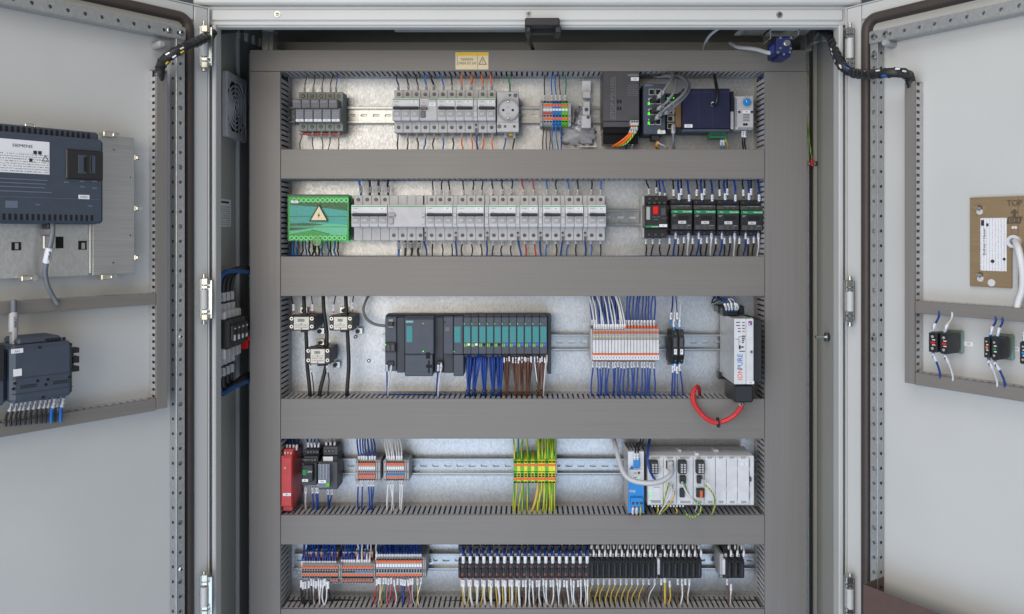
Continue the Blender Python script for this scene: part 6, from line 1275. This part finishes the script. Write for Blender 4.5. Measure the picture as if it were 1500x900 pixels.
# ---- earth lead and studs on the other side wall
def rwall(px): return FPX*(XW-.0006)/(px-VX)-DIST
ye_ = .05
wire([(1183.5, 104, .03), (1179.5, 125, .03), (1180.5, 160, .03), (1184, 195, .03), (1187.5, 222, .035), (1189, 232, .04)], 'green and yellow', 'green and yellow earth lead hanging behind the edge of the upright duct', 'earth leads', .0016, None)
def stud(px, py, label):
    y = rwall(px); z = Z(py, y); t = T('earth_stud', label, 'stud', (XW-.0006, y, z)); t.part('stud_nut', MB().cyl((XW-.0008, y, z), (-1, 0, 0), .0085, .006, 6, smooth=False), SLATED); t.part('stud_thread', MB().cyl((XW-.007, y, z), (-1, 0, 0), .0032, .02, 10), ZINC)
    t.part('washer', MB().cyl((XW-.0062, y, z), (-1, 0, 0), .0095, .0014, 14), ZINC); return t
t = stud(1196, 240, 'threaded earthing stud with a red cable lug below the earth lead'); q = CAB.pt(1188.5, 233, .04); t.part('cable_lug', MB().cyl(q+Vector((0, 0, -.001)), (.15, 0, -1), .0034, .014, 10), REDB)
stud(1214, 494, 'bare threaded stud lower down on the side wall')

# ================================================================ LEFT DOOR
PAT = lambda fr, px, py, v: fr.pt(px, py, v)
def ddz(fr, ref, py, v): return fr.pt(ref, py, v).z
def door_duct_v(fr, pxb, pxf0, pxf1, pt_, pb_, label, s):
    v = front_of(fr, pxb, pxf0); a, b = fr.pt(pxf0, 345, v).x, fr.pt(pxf1, 345, v).x; x0, x1 = min(a, b), max(a, b)
    z1, z0 = fr.pt(pxf0, pt_, v).z, fr.pt(pxf0, pb_, v).z; t = T('wiring_duct', label, 'wiring duct', ((x0+x1)/2, -.0004, z0), 'ducts on the doors', fr)
    m = MB(fr).b(x0, x1, v, v+.0015, z0, z1, .0006).b(x0, x0+.0015, v+.0016, v+.005, z0, z1, 0).b(x1-.0015, x1, v+.0016, v+.005, z0, z1, 0).b(x0, x1, v+.0016, -.003, z1-.0012, z1, 0); t.part('duct_cover', m, DUCTV)
    t.part('duct_base', MB(fr).b(x0, x1, -.0022, -.0004, z0, z1, 0).m(HOLE).b(x0+.004, x1-.004, v+.006, -.0024, z0+.001, z1-.002, 0) if False else MB(fr).b(x0, x1, -.0022, -.0004, z0, z1, 0), DUCTW)
    p = .0115; n = int((z1-z0)/p)
    for xa in (x0+.0002, x1-.0014):
        m = MB(fr).b(xa, xa+.0012, v*.34, -.0024, z0, z1-.0014, 0).b(xa, xa+.0012, v+.0052, v*.74, z0, z1-.0014, 0)
        for k in range(n): m.b(xa, xa+.0012, v*.74+.0001, v*.34-.0001, z0+k*p, z0+k*p+.0068, 0)
        t.part('slotted_side', m, DUCT if False else DUCTW, kind='stuff')
    return t, v, x0, x1
def door_duct_h(fr, xa, xb, z0, z1, v, label):
    t = T('wiring_duct', label, 'wiring duct', ((xa+xb)/2, -.0004, z0), 'ducts on the doors', fr); x0, x1 = min(xa, xb), max(xa, xb)
    t.part('duct_cover', MB(fr).b(x0, x1, v, v+.0015, z0, z1, .0006).b(x0, x1, v+.0016, v+.005, z0, z0+.0015, 0).b(x0, x1, v+.0016, v+.005, z1-.0015, z1, 0), DUCT)
    t.part('duct_base', MB(fr).b(x0, x1, -.0022, -.0004, z0, z1, 0), DUCTW); p = .0115; n = int((x1-x0)/p)
    for za in (z0+.0002, z1-.0014):
        m = MB(fr).b(x0, x1, v*.3, -.0024, za, za+.0012, 0)
        for k in range(n): m.b(x0+k*p, x0+k*p+.0068, v+.0052, v*.3-.0001, za, za+.0012, 0)
        t.part('slotted_side', m, DUCTW, kind='stuff')
    return t
t, vL, lx0, lx1 = door_duct_v(LD, 218.5, 229.5, 245.5, 101, 600, 'upright grey duct on the door with the operator panel', -1)
for (a, b, lab) in ((430, 446.5, 'upper sloping-away grey duct on the door with the operator panel'), (584, 602, 'lower grey duct under the small slate module on the door')):
    door_duct_h(LD, lx0-.0012, -.585, LD.pt(227, b, vL).z, LD.pt(227, a, vL).z, vL, lab)
# operator panel
hp = T('operator_panel', 'back of a slate blue operator panel with a black card cover and white rating sticker', 'operator panel', (LD.pt(75, 330, 0).x, 0, LD.pt(75, 330, 0).z), None, LD)
vp, vs = -.062, -.030; ref = 150
def HB(px0, py0, px1, py1, v0, v1, bev=.001, rf=ref): return MB(LD).bx(px0, py0, px1, py1, v0, v1, bev, rf)
zt_, zb_ = LD.pt(150, 205, vp).z, LD.pt(150, 328, vp).z; xr0_ = LD.pt(152, 260, vp).x; xl_ = -.50
hp.part('housing', MB(LD).b(xl_, xr0_, vp, -.02, zb_, zt_, .004).b(xl_, xr0_-.002, vp+.012, -.02, zb_-.001, zt_+.012, .003), NAVYD)
m = MB(LD); n = 30; m2 = MB(LD)
for k in range(n):
    x = xr0_-.016-.0075*k
    m2.b(x-.0038, x, vp+.0112, vp+.013, zt_+.0012, zt_+.0095, .0004); m.b(x-.0038, x, vp-.0006, vp+.002, zb_+.004, zb_+.013, .0004)
hp.part('vent_slot', m, HOLE, kind='stuff'); hp.part('vent_slot', m2, HOLE, kind='stuff')
hp.part('card_cover', MB(LD).bx(97, 218, 151.5, 262, vp-.003, vp+.002, .002, 97), BLACK)
hp.part('card_slot', MB(LD).m(NAVYD).bx(115, 227, 127, 254, vp-.0036, vp, .0003, 115).bx(132, 228, 140, 254, vp-.0036, vp, .0003, 132).m(HOLE).bx(123, 230, 127, 252, vp-.004, vp, 0, 123).bx(132.5, 229, 134.5, 253, vp-.004, vp, 0, 133), None)
hp.part('rating_sticker', MB(LD).bx(-60, 208.5, 72.5, 256, vp-.0006, vp+.001, 0, 72), STICK)
hp.part('print', MB(LD).bx(-60, 226, 71, 254, vp-.0009, vp, 0, 72), mat('print_panel', (222,223,226), .5, kind='print', rows=8, ns=1.6, ink=(120,120,124)))
m = MB(LD).txt('SIEMENS', 33, 213.8, vp-.001, .0042, 0, .026).bx(49, 221, 54, 226, vp-.0012, vp, 0, 50).bx(56, 221, 61, 226, vp-.0012, vp, 0, 50).bx(43, 232.5, 47.5, 237.5, vp-.0012, vp, 0, 47)
p = LD.pt(66, 233.5, vp); 
for a, b in (((-.0045, -.003), (0, .0048)), ((0, .0048), (.0045, -.003)), ((.0045, -.003), (-.0045, -.003))): m.tube([(p.x+a[0], vp-.0007, p.z+a[1]), (p.x+b[0], vp-.0007, p.z+b[1])], .0006, 4)
hp.part('lettering', m, INK)
m = MB(LD)
for j, (w0, w1) in enumerate(((-60, 70), (-60, 68), (-60, 66), (-60, 76))): m.bx(w0, 264+5.5*j+(1 if j == 3 else 0), w1, 265.6+5.5*j+(1 if j == 3 else 0), vp-.0006, vp, 0, 70)
m.bx(-60, 292.6, 146, 293.2, vp-.0005, vp, 0, 146).bx(8, 294.5, 26, 305, vp-.0004, vp, 0, 26)
for q, z in ((121, 266), (121, 274), (139, 266), (139, 276), (56, 300), (133, 302), (98, 267)): m.bx(q-4, z-1, q+3, z+1, vp-.0005, vp, 0, q)
hp.part('small_print', m, INKN); sticker(hp, 115, 285.5, 131, 292, vp, 'HMI01', fr=LD, ref=115)
# its mounting plate: two sheets and clamps
mp = hp.part('mounting_sheet', MB(LD).bx(136, 202.5, 197, 401.5, vs, vs+.0015, .0004, 196), STEEL); xs_ = LD.pt(197, 300, vs).x
hp.part('sheet_fold', MB(LD).b(xs_-.001, xs_, vs+.0016, -.002, LD.pt(196, 401.5, vs).z, LD.pt(196, 202.5, vs).z, 0), STEEL, mp)
lo_ = hp.part('lower_sheet', MB(LD).b(-.52, LD.pt(131, 365, vs+.004).x, vs+.006, vs+.0075, LD.pt(131, 404, vs+.006).z, LD.pt(131, 300, vs+.006).z, .0004), mat('aluzinc_sheet', (196,196,194), .4, .75, kind='galv', bump=.03))
hp.part('sheet_channel', MB(LD).bx(131.5, 322, 135.5, 401, vs+.002, vs+.01, .0008, 135), STEEL)
for a, b, c, d in ((17, 355, 31, 367), (80, 347, 93, 364), (115, 353, 127, 366)): hp.part('sheet_window', MB(LD).bx(a, b, c, d, vs+.0052, vs+.0062, 0, c), HOLE, lo_)
m = MB(LD)
for a, b in ((22, 352.5), (119.5, 352)): m.bx(a, b+4, a+5, b+13, vs+.0046, vs+.0056, 0, a)
m.bx(64, 345, 82, 365, vs-.004, vs+.005, .001, 82); hp.part('sheet_tongue', m, STEEL, lo_)
def clamp(px, py, v, vert):
    o = hp.part('panel_clamp', MB(LD).bx(px-13 if vert else px-2, py-4, px+1 if vert else px+2, py+4, v-.008, v+.01, .001, px), ZINCY)
    hp.part('clamp_screw', MB(LD).m(ZINC).bx(px+1, py-3, px+9, py+3, v-.012, v+.004, .0015, px).disc(px+5, py, v-.012, .004, .003, 10), None, o)
for px, py in ((50, 186), (165, 197.5), (45, 408), (162, 406)): clamp(px, py, vs, True)
for px, py in ((199.5, 231), (199.5, 305.5), (199.5, 377.5)): clamp(px, py, vs+.006, False)
for px, py in ((167, 219.5), (191, 260), (191, 345), (166, 385)): hp.part('sheet_screw', MB(LD).m(ZINC).disc(px, py, vs, .0028, .001, 10).m(HOLE).disc(px, py, vs-.0009, .0012, .0004, 6), None, mp)
hp.part('cable_outlet', MB(LD).bx(70, 328, 80, 336, vs-.02, vs+.002, .001, 80), BLACK)
wire([(77, 326, -.05), (77, 340, -.055), (74, 358, -.055), (69, 380, -.05), (66, 400, -.04), (70, 420, -.035), (79, 437, -.03), (84, 446, -.03)], 'grey', 'grey data cable hanging from the back of the operator panel', 'data cables on the door', .0036, (.04, .062), SLEEVE, fr=LD)
# lower module
em = T('slate_module', 'small slate blue module hanging between the two ducts on the door', 'module', (LD.pt(60, 590, 0).x, 0, LD.pt(60, 590, 0).z), None, LD); vp = -.075
zt_, zb_ = LD.pt(107, 499, vp).z, LD.pt(107, 580, vp).z; xr0_ = LD.pt(108, 540, vp).x; xl_ = LD.pt(16, 540, vp).x
em.part('case', MB(LD).b(xl_, xr0_, vp, -.012, zb_, zt_, .006), NAVYD); em.part('side_case', MB(LD).b(xl_-.06, xl_-.0004, vp+.010, -.012, zb_-.002, zt_+.001, .006), NAVYD); em.part('case_shoulder', MB(LD).b(xl_+.012, xr0_-.014, vp+.008, -.012, zt_-.001, zt_+.0085, .003), NAVYD)
em.part('socket_block', MB(LD).b(xl_-.05, xl_-.006, vp+.006, vp+.02, zb_+.035, zb_+.085, .001), BLACK); em.part('rail_clip', MB(LD).b(xr0_-.002, xr0_+.012, -.066, -.05, zb_+.034, zb_+.042, .0006).b(xr0_-.002, xr0_+.012, -.066, -.05, zb_+.047, zb_+.057, .0006).b(xr0_-.002, xr0_+.012, -.066, -.05, zb_+.062, zb_+.07, .0006).b(xr0_-.002, xr0_+.004, -.066, -.05, zb_+.0421, zb_+.0619, .0006), BLACK)
m = MB(LD)
for k in range(5): m.b(xl_+.048+.0058*k, xl_+.052+.0058*k, vp+.006, vp+.009, zt_+.001, zt_+.0055, .0003)
for px, py in ((58, 509), (103.5, 504.5), (21.5, 562), (55, 558), (70, 556), (101.5, 552.5), (19.5, 570), (67, 563.5), (63, 582)): em.part('case_hole', MB(LD).disc(px, py, vp+.0004, .0022, .001, 8), HOLE)
em.part('vent_slot', m, HOLE, kind='stuff'); zz_ = LD.pt(100, 546, vp).z
em.part('case_groove', MB(LD).b(xl_+.001, xr0_-.0005, vp-.0003, vp+.001, zz_, zz_+.0007, 0).b(xl_+.001, xr0_-.0005, vp-.0003, vp+.001, zz_-.022, zz_-.0213, 0), SLATED)
for q in (30, 78):
    m = MB(LD)
    for r_ in range(2):
        for k in range(10): x = LD.pt(q, 556, vp).x+.0022*k; m.b(x, x+.0012, vp-.0003, vp+.001, zz_-.012-.0028*r_, zz_-.010-.0028*r_, 0)
    em.part('vent_slot', m, HOLE)
em.part('sticker', MB(LD).m(STICK).bx(16.8, 512, 34, 518.5, vp-.0006, vp+.0006, 0, 17).m(INK).txt('7A1', 25, 515, vp-.0009, .0028), None); em.part('code_sticker', MB(LD).bx(20, 541.5, 32, 552, vp-.0006, vp+.0006, 0, 20), STICK)
em.part('network_plug', MB(LD).b(LD.pt(16, 475, -.045).x, LD.pt(24, 475, -.045).x, -.052, -.038, zt_-.004, zt_+.022, .002), MGREY)
wire([(19.5, 490, -.045), (19.5, 474, -.045), (20, 462, -.042), (20, 450, -.035), (20, 440, -.03)], 'grey', 'grey network lead with a ribbed boot above the small slate module', 'data cables on the door', .0040, (.004, .03), SLEEVEG, fr=LD, sr=.006)
for i, (px, col) in enumerate(((17, 'black'), (24, 'black'), (31, 'black'), (36.5, 'black'), (44, 'black'), (51.5, 'black'), (59.5, 'black'), (66.5, 'black'), (72.5, 'black'), (80, 'blue'), (85.5, 'black'), (93, 'blue'))):
    yt_ = 592-.09*px; k_ = .0017 if col == 'black' else .0026
    wire([(px, yt_-5, -.05), (px, yt_+6, -.052), (px-4-.02*(90-px), yt_+14, -.045), (px-9+.05*px, yt_+23, -.035), (px-9+.05*px, yt_+34, -.03)], col, f'{col} wire under the small slate module, {ordw(i)} from the outer end', 'wires under the slate module', k_, (.005, .018), SLEEVEG, fr=LD)

# ================================================================ RIGHT DOOR
t, vR, rx0, rx1 = door_duct_v(RD, 1352.5, 1339.5, 1325, 119, 563, 'upright grey duct on the door with the bronze plate', 1)
for (a, b, lab) in ((441, 459, 'upper grey duct on the door above the push-button contacts'), (546, 564, 'lower grey duct on the door beneath the push-button contacts')):
    door_duct_h(RD, rx1+.0012, .585, RD.pt(1341, b, vR).z, RD.pt(1341, a, vR).z, vR, lab)
bp_ = T('bronze_plate', 'bronze-coloured plate marked with an arrow and a printed white sticker', 'plate', (RD.pt(1460, 420, 0).x, 0, RD.pt(1460, 420, 0).z), None, RD); v = -.004
zt_, zb_ = RD.pt(1421, 290, v).z, RD.pt(1421, 419.5, v).z; x0 = RD.pt(1420.5, 350, v).x; xs1 = RD.pt(1482, 350, v).x; xs2 = RD.pt(1491, 350, v).x; zslot = RD.pt(1487, 353, v).z
bp_.part('plate', MB(RD).b(x0, xs1, v, v+.0025, zb_, zt_, .0006).b(xs1+.0001, xs2, v, v+.0025, zslot, zt_, 0).b(xs2+.0001, x0+.20, v, v+.0025, zb_, zt_, .0006), GOLD)
bp_.part('sticker', MB(RD).m(PRINTV).bx(1436, 320, 1474.5, 396.5, v-.0006, v+.001, 0, 1436), None)
bp_.part('lettering', MB(RD).m(INK).txt('Endress + Hauser', 1441.5, 354, v-.001, .0040, math.pi/2, .042).bx(1437, 322.5, 1441.5, 331, v-.0008, v, 0, 1437).bx(1444.5, 327.5, 1448, 332, v-.0008, v, 0, 1444).disc(1454, 383, v-.0006, .0028, .0004, 10).disc(1471, 380, v-.0006, .0022, .0004, 10), None)
m = MB(RD).txt('TOP', 1486, 297.5, v-.0008, .0088, 0, .022); p = RD.pt(1486, 315.5, v); m.b(p.x-.0022, p.x+.0022, v-.0006, v, p.z-.007, p.z+.003, 0).prism([(p.x-.0058, p.z+.003), (p.x+.0058, p.z+.003), (p.x, p.z+.0095)], v-.0006, v)
p = RD.pt(1486, 322.8, v); m.prism([(p.x-.0115, p.z-.0052), (p.x+.0085, p.z-.0052), (p.x+.0115, p.z+.0052), (p.x-.0085, p.z+.0052)], v-.0005, v); bp_.part('stamped_mark', m, mat('stamp_brown', (84,70,56), .6))
bp_.part('stamped_initials', MB(RD).txtm('EH', p.x, v-.0009, p.z, .0062, 0, .014), GOLD)
for px, py in ((1435, 305), (1436, 403)):
    bp_.part('stud', MB(RD).m(SLATED).disc(px, py, v, .0042, .003, 6).m(ZINC).disc(px, py, v-.003, .0026, .010, 10), None); bp_.part('stud_cap', MB(RD).disc(px+.5, py+5.5, v, .0048, .0014, 14), WHITE)
bp_.part('hole', MB(RD).disc(1452.5, 414.5, v, .0056, .0006, 16).disc(1484, 333.5, v, .0022, .0006, 10).disc(1488, 333.5, v, .0022, .0006, 10), WHITE)
bp_.part('cable_bush', MB(RD).ring(RD.pt(1486.5, 354, v), (0, -1, 0), .0052, .0098, .006, 20), OFFW)
wire([(1487, 353, .004), (1488, 355, -.016), (1492, 366, -.03), (1496, 385, -.032), (1498, 405, -.028), (1497, 425, -.022), (1492, 440, -.02), (1490, 452, -.02)], 'white', 'white cable coming out of the bronze plate and hanging to the duct', 'cables on the bronze plate door', .0052, None, fr=RD)
def contact(px0, px1, py0, py1, cap, label, base=None):
    """push-button contact block: narrow black block standing out from the door, coloured plunger in its face"""
    v = -.052; t = T('contact_block', label, 'contact block', (RD.pt((px0+px1)/2, py1, -.01).x, -.01, RD.pt(px0, py1, -.01).z), 'contact blocks', RD)
    x0, x1 = RD.pt(px0, 500, v).x, RD.pt(px1, 500, v).x; z0, z1 = RD.pt(px0, py1, v).z, RD.pt(px0, py0, v).z; h = z1-z0; w = x1-x0
    t.part('housing', MB(RD).b(x0, x1, v, -.018, z0, z1, .0012), BLACK); t.part('plunger', MB(RD).b(x0+w*.3, x1-w*.25, v-.001, v+.001, z0+h*.44, z0+h*.56, .0006), cap)
    for zq in (.2, .8): t.part('terminal_screw', MB(RD).m(HOLE).cyl((x0+w*.5, v, z0+h*zq), (0, -1, 0), w*.3, .0006, 12).m(MGREY).cyl((x0+w*.5, v-.0005, z0+h*zq), (0, -1, 0), w*.17, .0006, 10), None)
    t.part('lettering', MB(RD).b(x0+w*.45, x0+w*.8, v-.0004, v, z0+h*.62, z0+h*.66, 0).b(x0+w*.45, x0+w*.8, v-.0004, v, z0+h*.36, z0+h*.40, 0), INKW)
    return x0, x1, z0, z1
def collar(px0, px1, py0, py1, label):
    v = -.024; x0, x1 = RD.pt(px0, 500, v).x, RD.pt(px1, 500, v).x; z0, z1 = RD.pt(px0, py1, v).z, RD.pt(px0, py0, v).z
    t = T('button_collar', label, 'button collar', ((x0+x1)/2, -.0004, z0), 'button collars', RD)
    t.part('collar_body', MB(RD).b(x0, x1, -.017, -.008, z0, z1, .003), BLACK); t.part('collar_nut', MB(RD).b(x0+.004, x1+.004, -.0076, -.0004, z0-.004, z1+.003, .002), mat('green_zinc', (150,170,160), .35, .7))
cRD = RD
contact(1360, 1372.5, 487, 515.5, REDB, 'slim black contact block with a red plunger, nearest the upright door duct'); contact(1376.5, 1389, 488.5, 518, REDB, 'slim black contact block with a red plunger, second from the upright door duct')
contact(1441, 1449.5, 494, 524, ORANGE, 'slim black contact block with an orange plunger'); contact(1451.5, 1462, 495, 527, DGREEN, 'slim black contact block with a green plunger'); contact(1493.5, 1504, 501, 533, CYAN, 'black contact block with a light blue plunger at the edge of view')
collar(1374, 1398, 486, 513, 'black button collar with a zinc nut behind the red-plunger contacts'); collar(1449, 1472, 492, 523, 'black button collar with a zinc nut behind the orange and green contacts'); collar(1502, 1525, 500, 532, 'black button collar at the edge of view behind the blue-plunger contact')
for px0, py0, px1, py1, tx, lab in ((1411.5, 500, 1425, 506.5, '-S3', 'small white tag beside the red-plunger contacts'), (1482.5, 508, 1493, 514, '-S4', 'small white tag beside the green-plunger contact')):
    t = T('door_tag', lab, 'label', RD.pt(px0, py1, -.0002), None, RD); t.part('tag', MB(RD).bx(px0, py0, px1, py1, -.0007, -.0002, 0, px0), STICK); t.part('lettering', MB(RD).txt(tx, (px0+px1)/2, (py0+py1)/2+.5, -.0009, .0032), INK)
VF = mat('pale_blue_ferrule', (140,160,220), .4); wd = 'wires of the door contacts'
for i, (a, p0_, b, p1_, col, up, cf) in enumerate(((1366.5, 489, 1375, 461, 'navy', 1, VF), (1384, 490, 1394, 463, 'white', 1, VF), (1451, 494, 1458, 469, 'navy', 1, CYAN), (1461, 496, 1468, 470, 'navy', 1, CYAN),
      (1367, 514, 1376.5, 549, 'navy', -1, VF), (1384.5, 516, 1395, 552, 'white', -1, VF), (1448.5, 524, 1460, 561, 'white', -1, VF), (1457.5, 526, 1471, 562, 'navy', -1, VF), (1499, 503, 1503, 476, 'white', 1, CYAN))):
    d = -1 if up > 0 else 1
    wire([(a, p0_, -.04), (a+.5, p0_+d*8, -.05), (a*.55+b*.45, p0_+d*15, -.045), (b, p1_-d*4, -.03), (b+1, p1_+d*6, -.025)], col, f'{col} wire '+('above' if up > 0 else 'below')+f' the door contacts, {ordw(i if i < 4 else (i-4 if i < 8 else 4))} from the upright door duct', wd, .0017, (.010, .023), fr=RD, extra=(cf, 0, .009))
# document pocket
dp_ = T('document_pocket', 'brown steel document pocket low on the door with the bronze plate', 'document pocket', (RD.pt(1330, 900, 0).x, -.001, RD.pt(1330, 930, 0).z), None, RD)
v1 = -.06; x0 = RD.pt(1264.5, 870, v1).x; z1 = RD.pt(1264.5, 856, v1).z
dp_.part('front_panel', MB(RD).b(x0, x0+.42, v1, v1+.0015, z1-.22, z1, .0006), BROWN); dp_.part('side_panel', MB(RD).b(x0, x0+.0014, v1+.0016, -.001, z1-.22, z1, .0004), BROWN); dp_.part('side_panel', MB(RD).b(x0+.4186, x0+.42, v1+.0016, -.001, z1-.22, z1, .0004), BROWN)
dp_.part('pocket_base', MB(RD).b(x0+.0015, x0+.4185, v1+.0016, -.001, z1-.22, z1-.2185, 0), BROWN)
# ---------------------------------------------------------------- wrapped looms between cabinet and doors
def loom(label, pts, flecks, n=60):
    pl = spline(pts, 48); t = T('cable_loom', label, 'cable loom', pl[0], 'cable looms to the doors'); r = .0088
    t.part('cable_core', MB().tube(pl, r*.9, 12), BLACK); hx = []; acc = 0; u = None; pts2 = []
    fine = spline(pl[::4]+[pl[-1]], 420)
    for i, p in enumerate(fine):
        tg = (fine[min(i+1, len(fine)-1)]-fine[max(i-1, 0)]).normalized(); u = tg.orthogonal().normalized() if u is None else (u-tg*u.dot(tg)).normalized(); w = tg.cross(u)
        acc += (fine[i]-fine[i-1]).length if i else 0; a = acc/.015*2*math.pi; pts2.append(p+(u*math.cos(a)+w*math.sin(a))*r*.9)
    t.part('spiral_wrap', MB().tube(pts2, .0011, 5), BLACK)
    rnd = random.Random(5); m = MB()
    for k in range(flecks[0]):
        i = rnd.randrange(20, len(fine)-90); p = fine[i]; tg = (fine[i+2]-fine[i-2]).normalized(); view = (EYEP-p).normalized(); side = tg.cross(view).normalized(); q = (view+side*rnd.uniform(-.8, .8)).normalized()
        m.m(flecks[1+k % (len(flecks)-1)]).tube([p+q*(r*1.06)-tg*.0035, p+q*(r*1.1)+tg*.0035], .0016, 5)
    t.part('wire_glimpse', m, None, kind='stuff')
loom('black spiral-wrapped loom rising over the hinge beside the fan grille', [CAB.pt(352, 42, .0), CAB.pt(335, 42, -.06), CAB.pt(318, 45, -.12), CAB.pt(300, 56, -.19), LD.M @ LD.pt(278, 66, -.055), LD.M @ LD.pt(255, 78, -.06), LD.M @ LD.pt(241, 88, -.045), LD.M @ LD.pt(235, 99, -.026), LD.M @ LD.pt(234, 118, -.018)], (18, STICK, YELLOW, ZINC))
loom('black spiral-wrapped loom sagging over the hinge beside the royal blue switch', [CAB.pt(1190, 46, .02), CAB.pt(1205, 46, -.05), CAB.pt(1217, 55, -.11), CAB.pt(1224, 78, -.15), CAB.pt(1234, 97, -.185), CAB.pt(1250, 107, -.20), RD.M @ RD.pt(1272, 109, -.055), RD.M @ RD.pt(1300, 107, -.06), RD.M @ RD.pt(1320, 107, -.05), RD.M @ RD.pt(1332, 113, -.026), RD.M @ RD.pt(1335, 130, -.018)], (22, STICK, STICK, INKB))
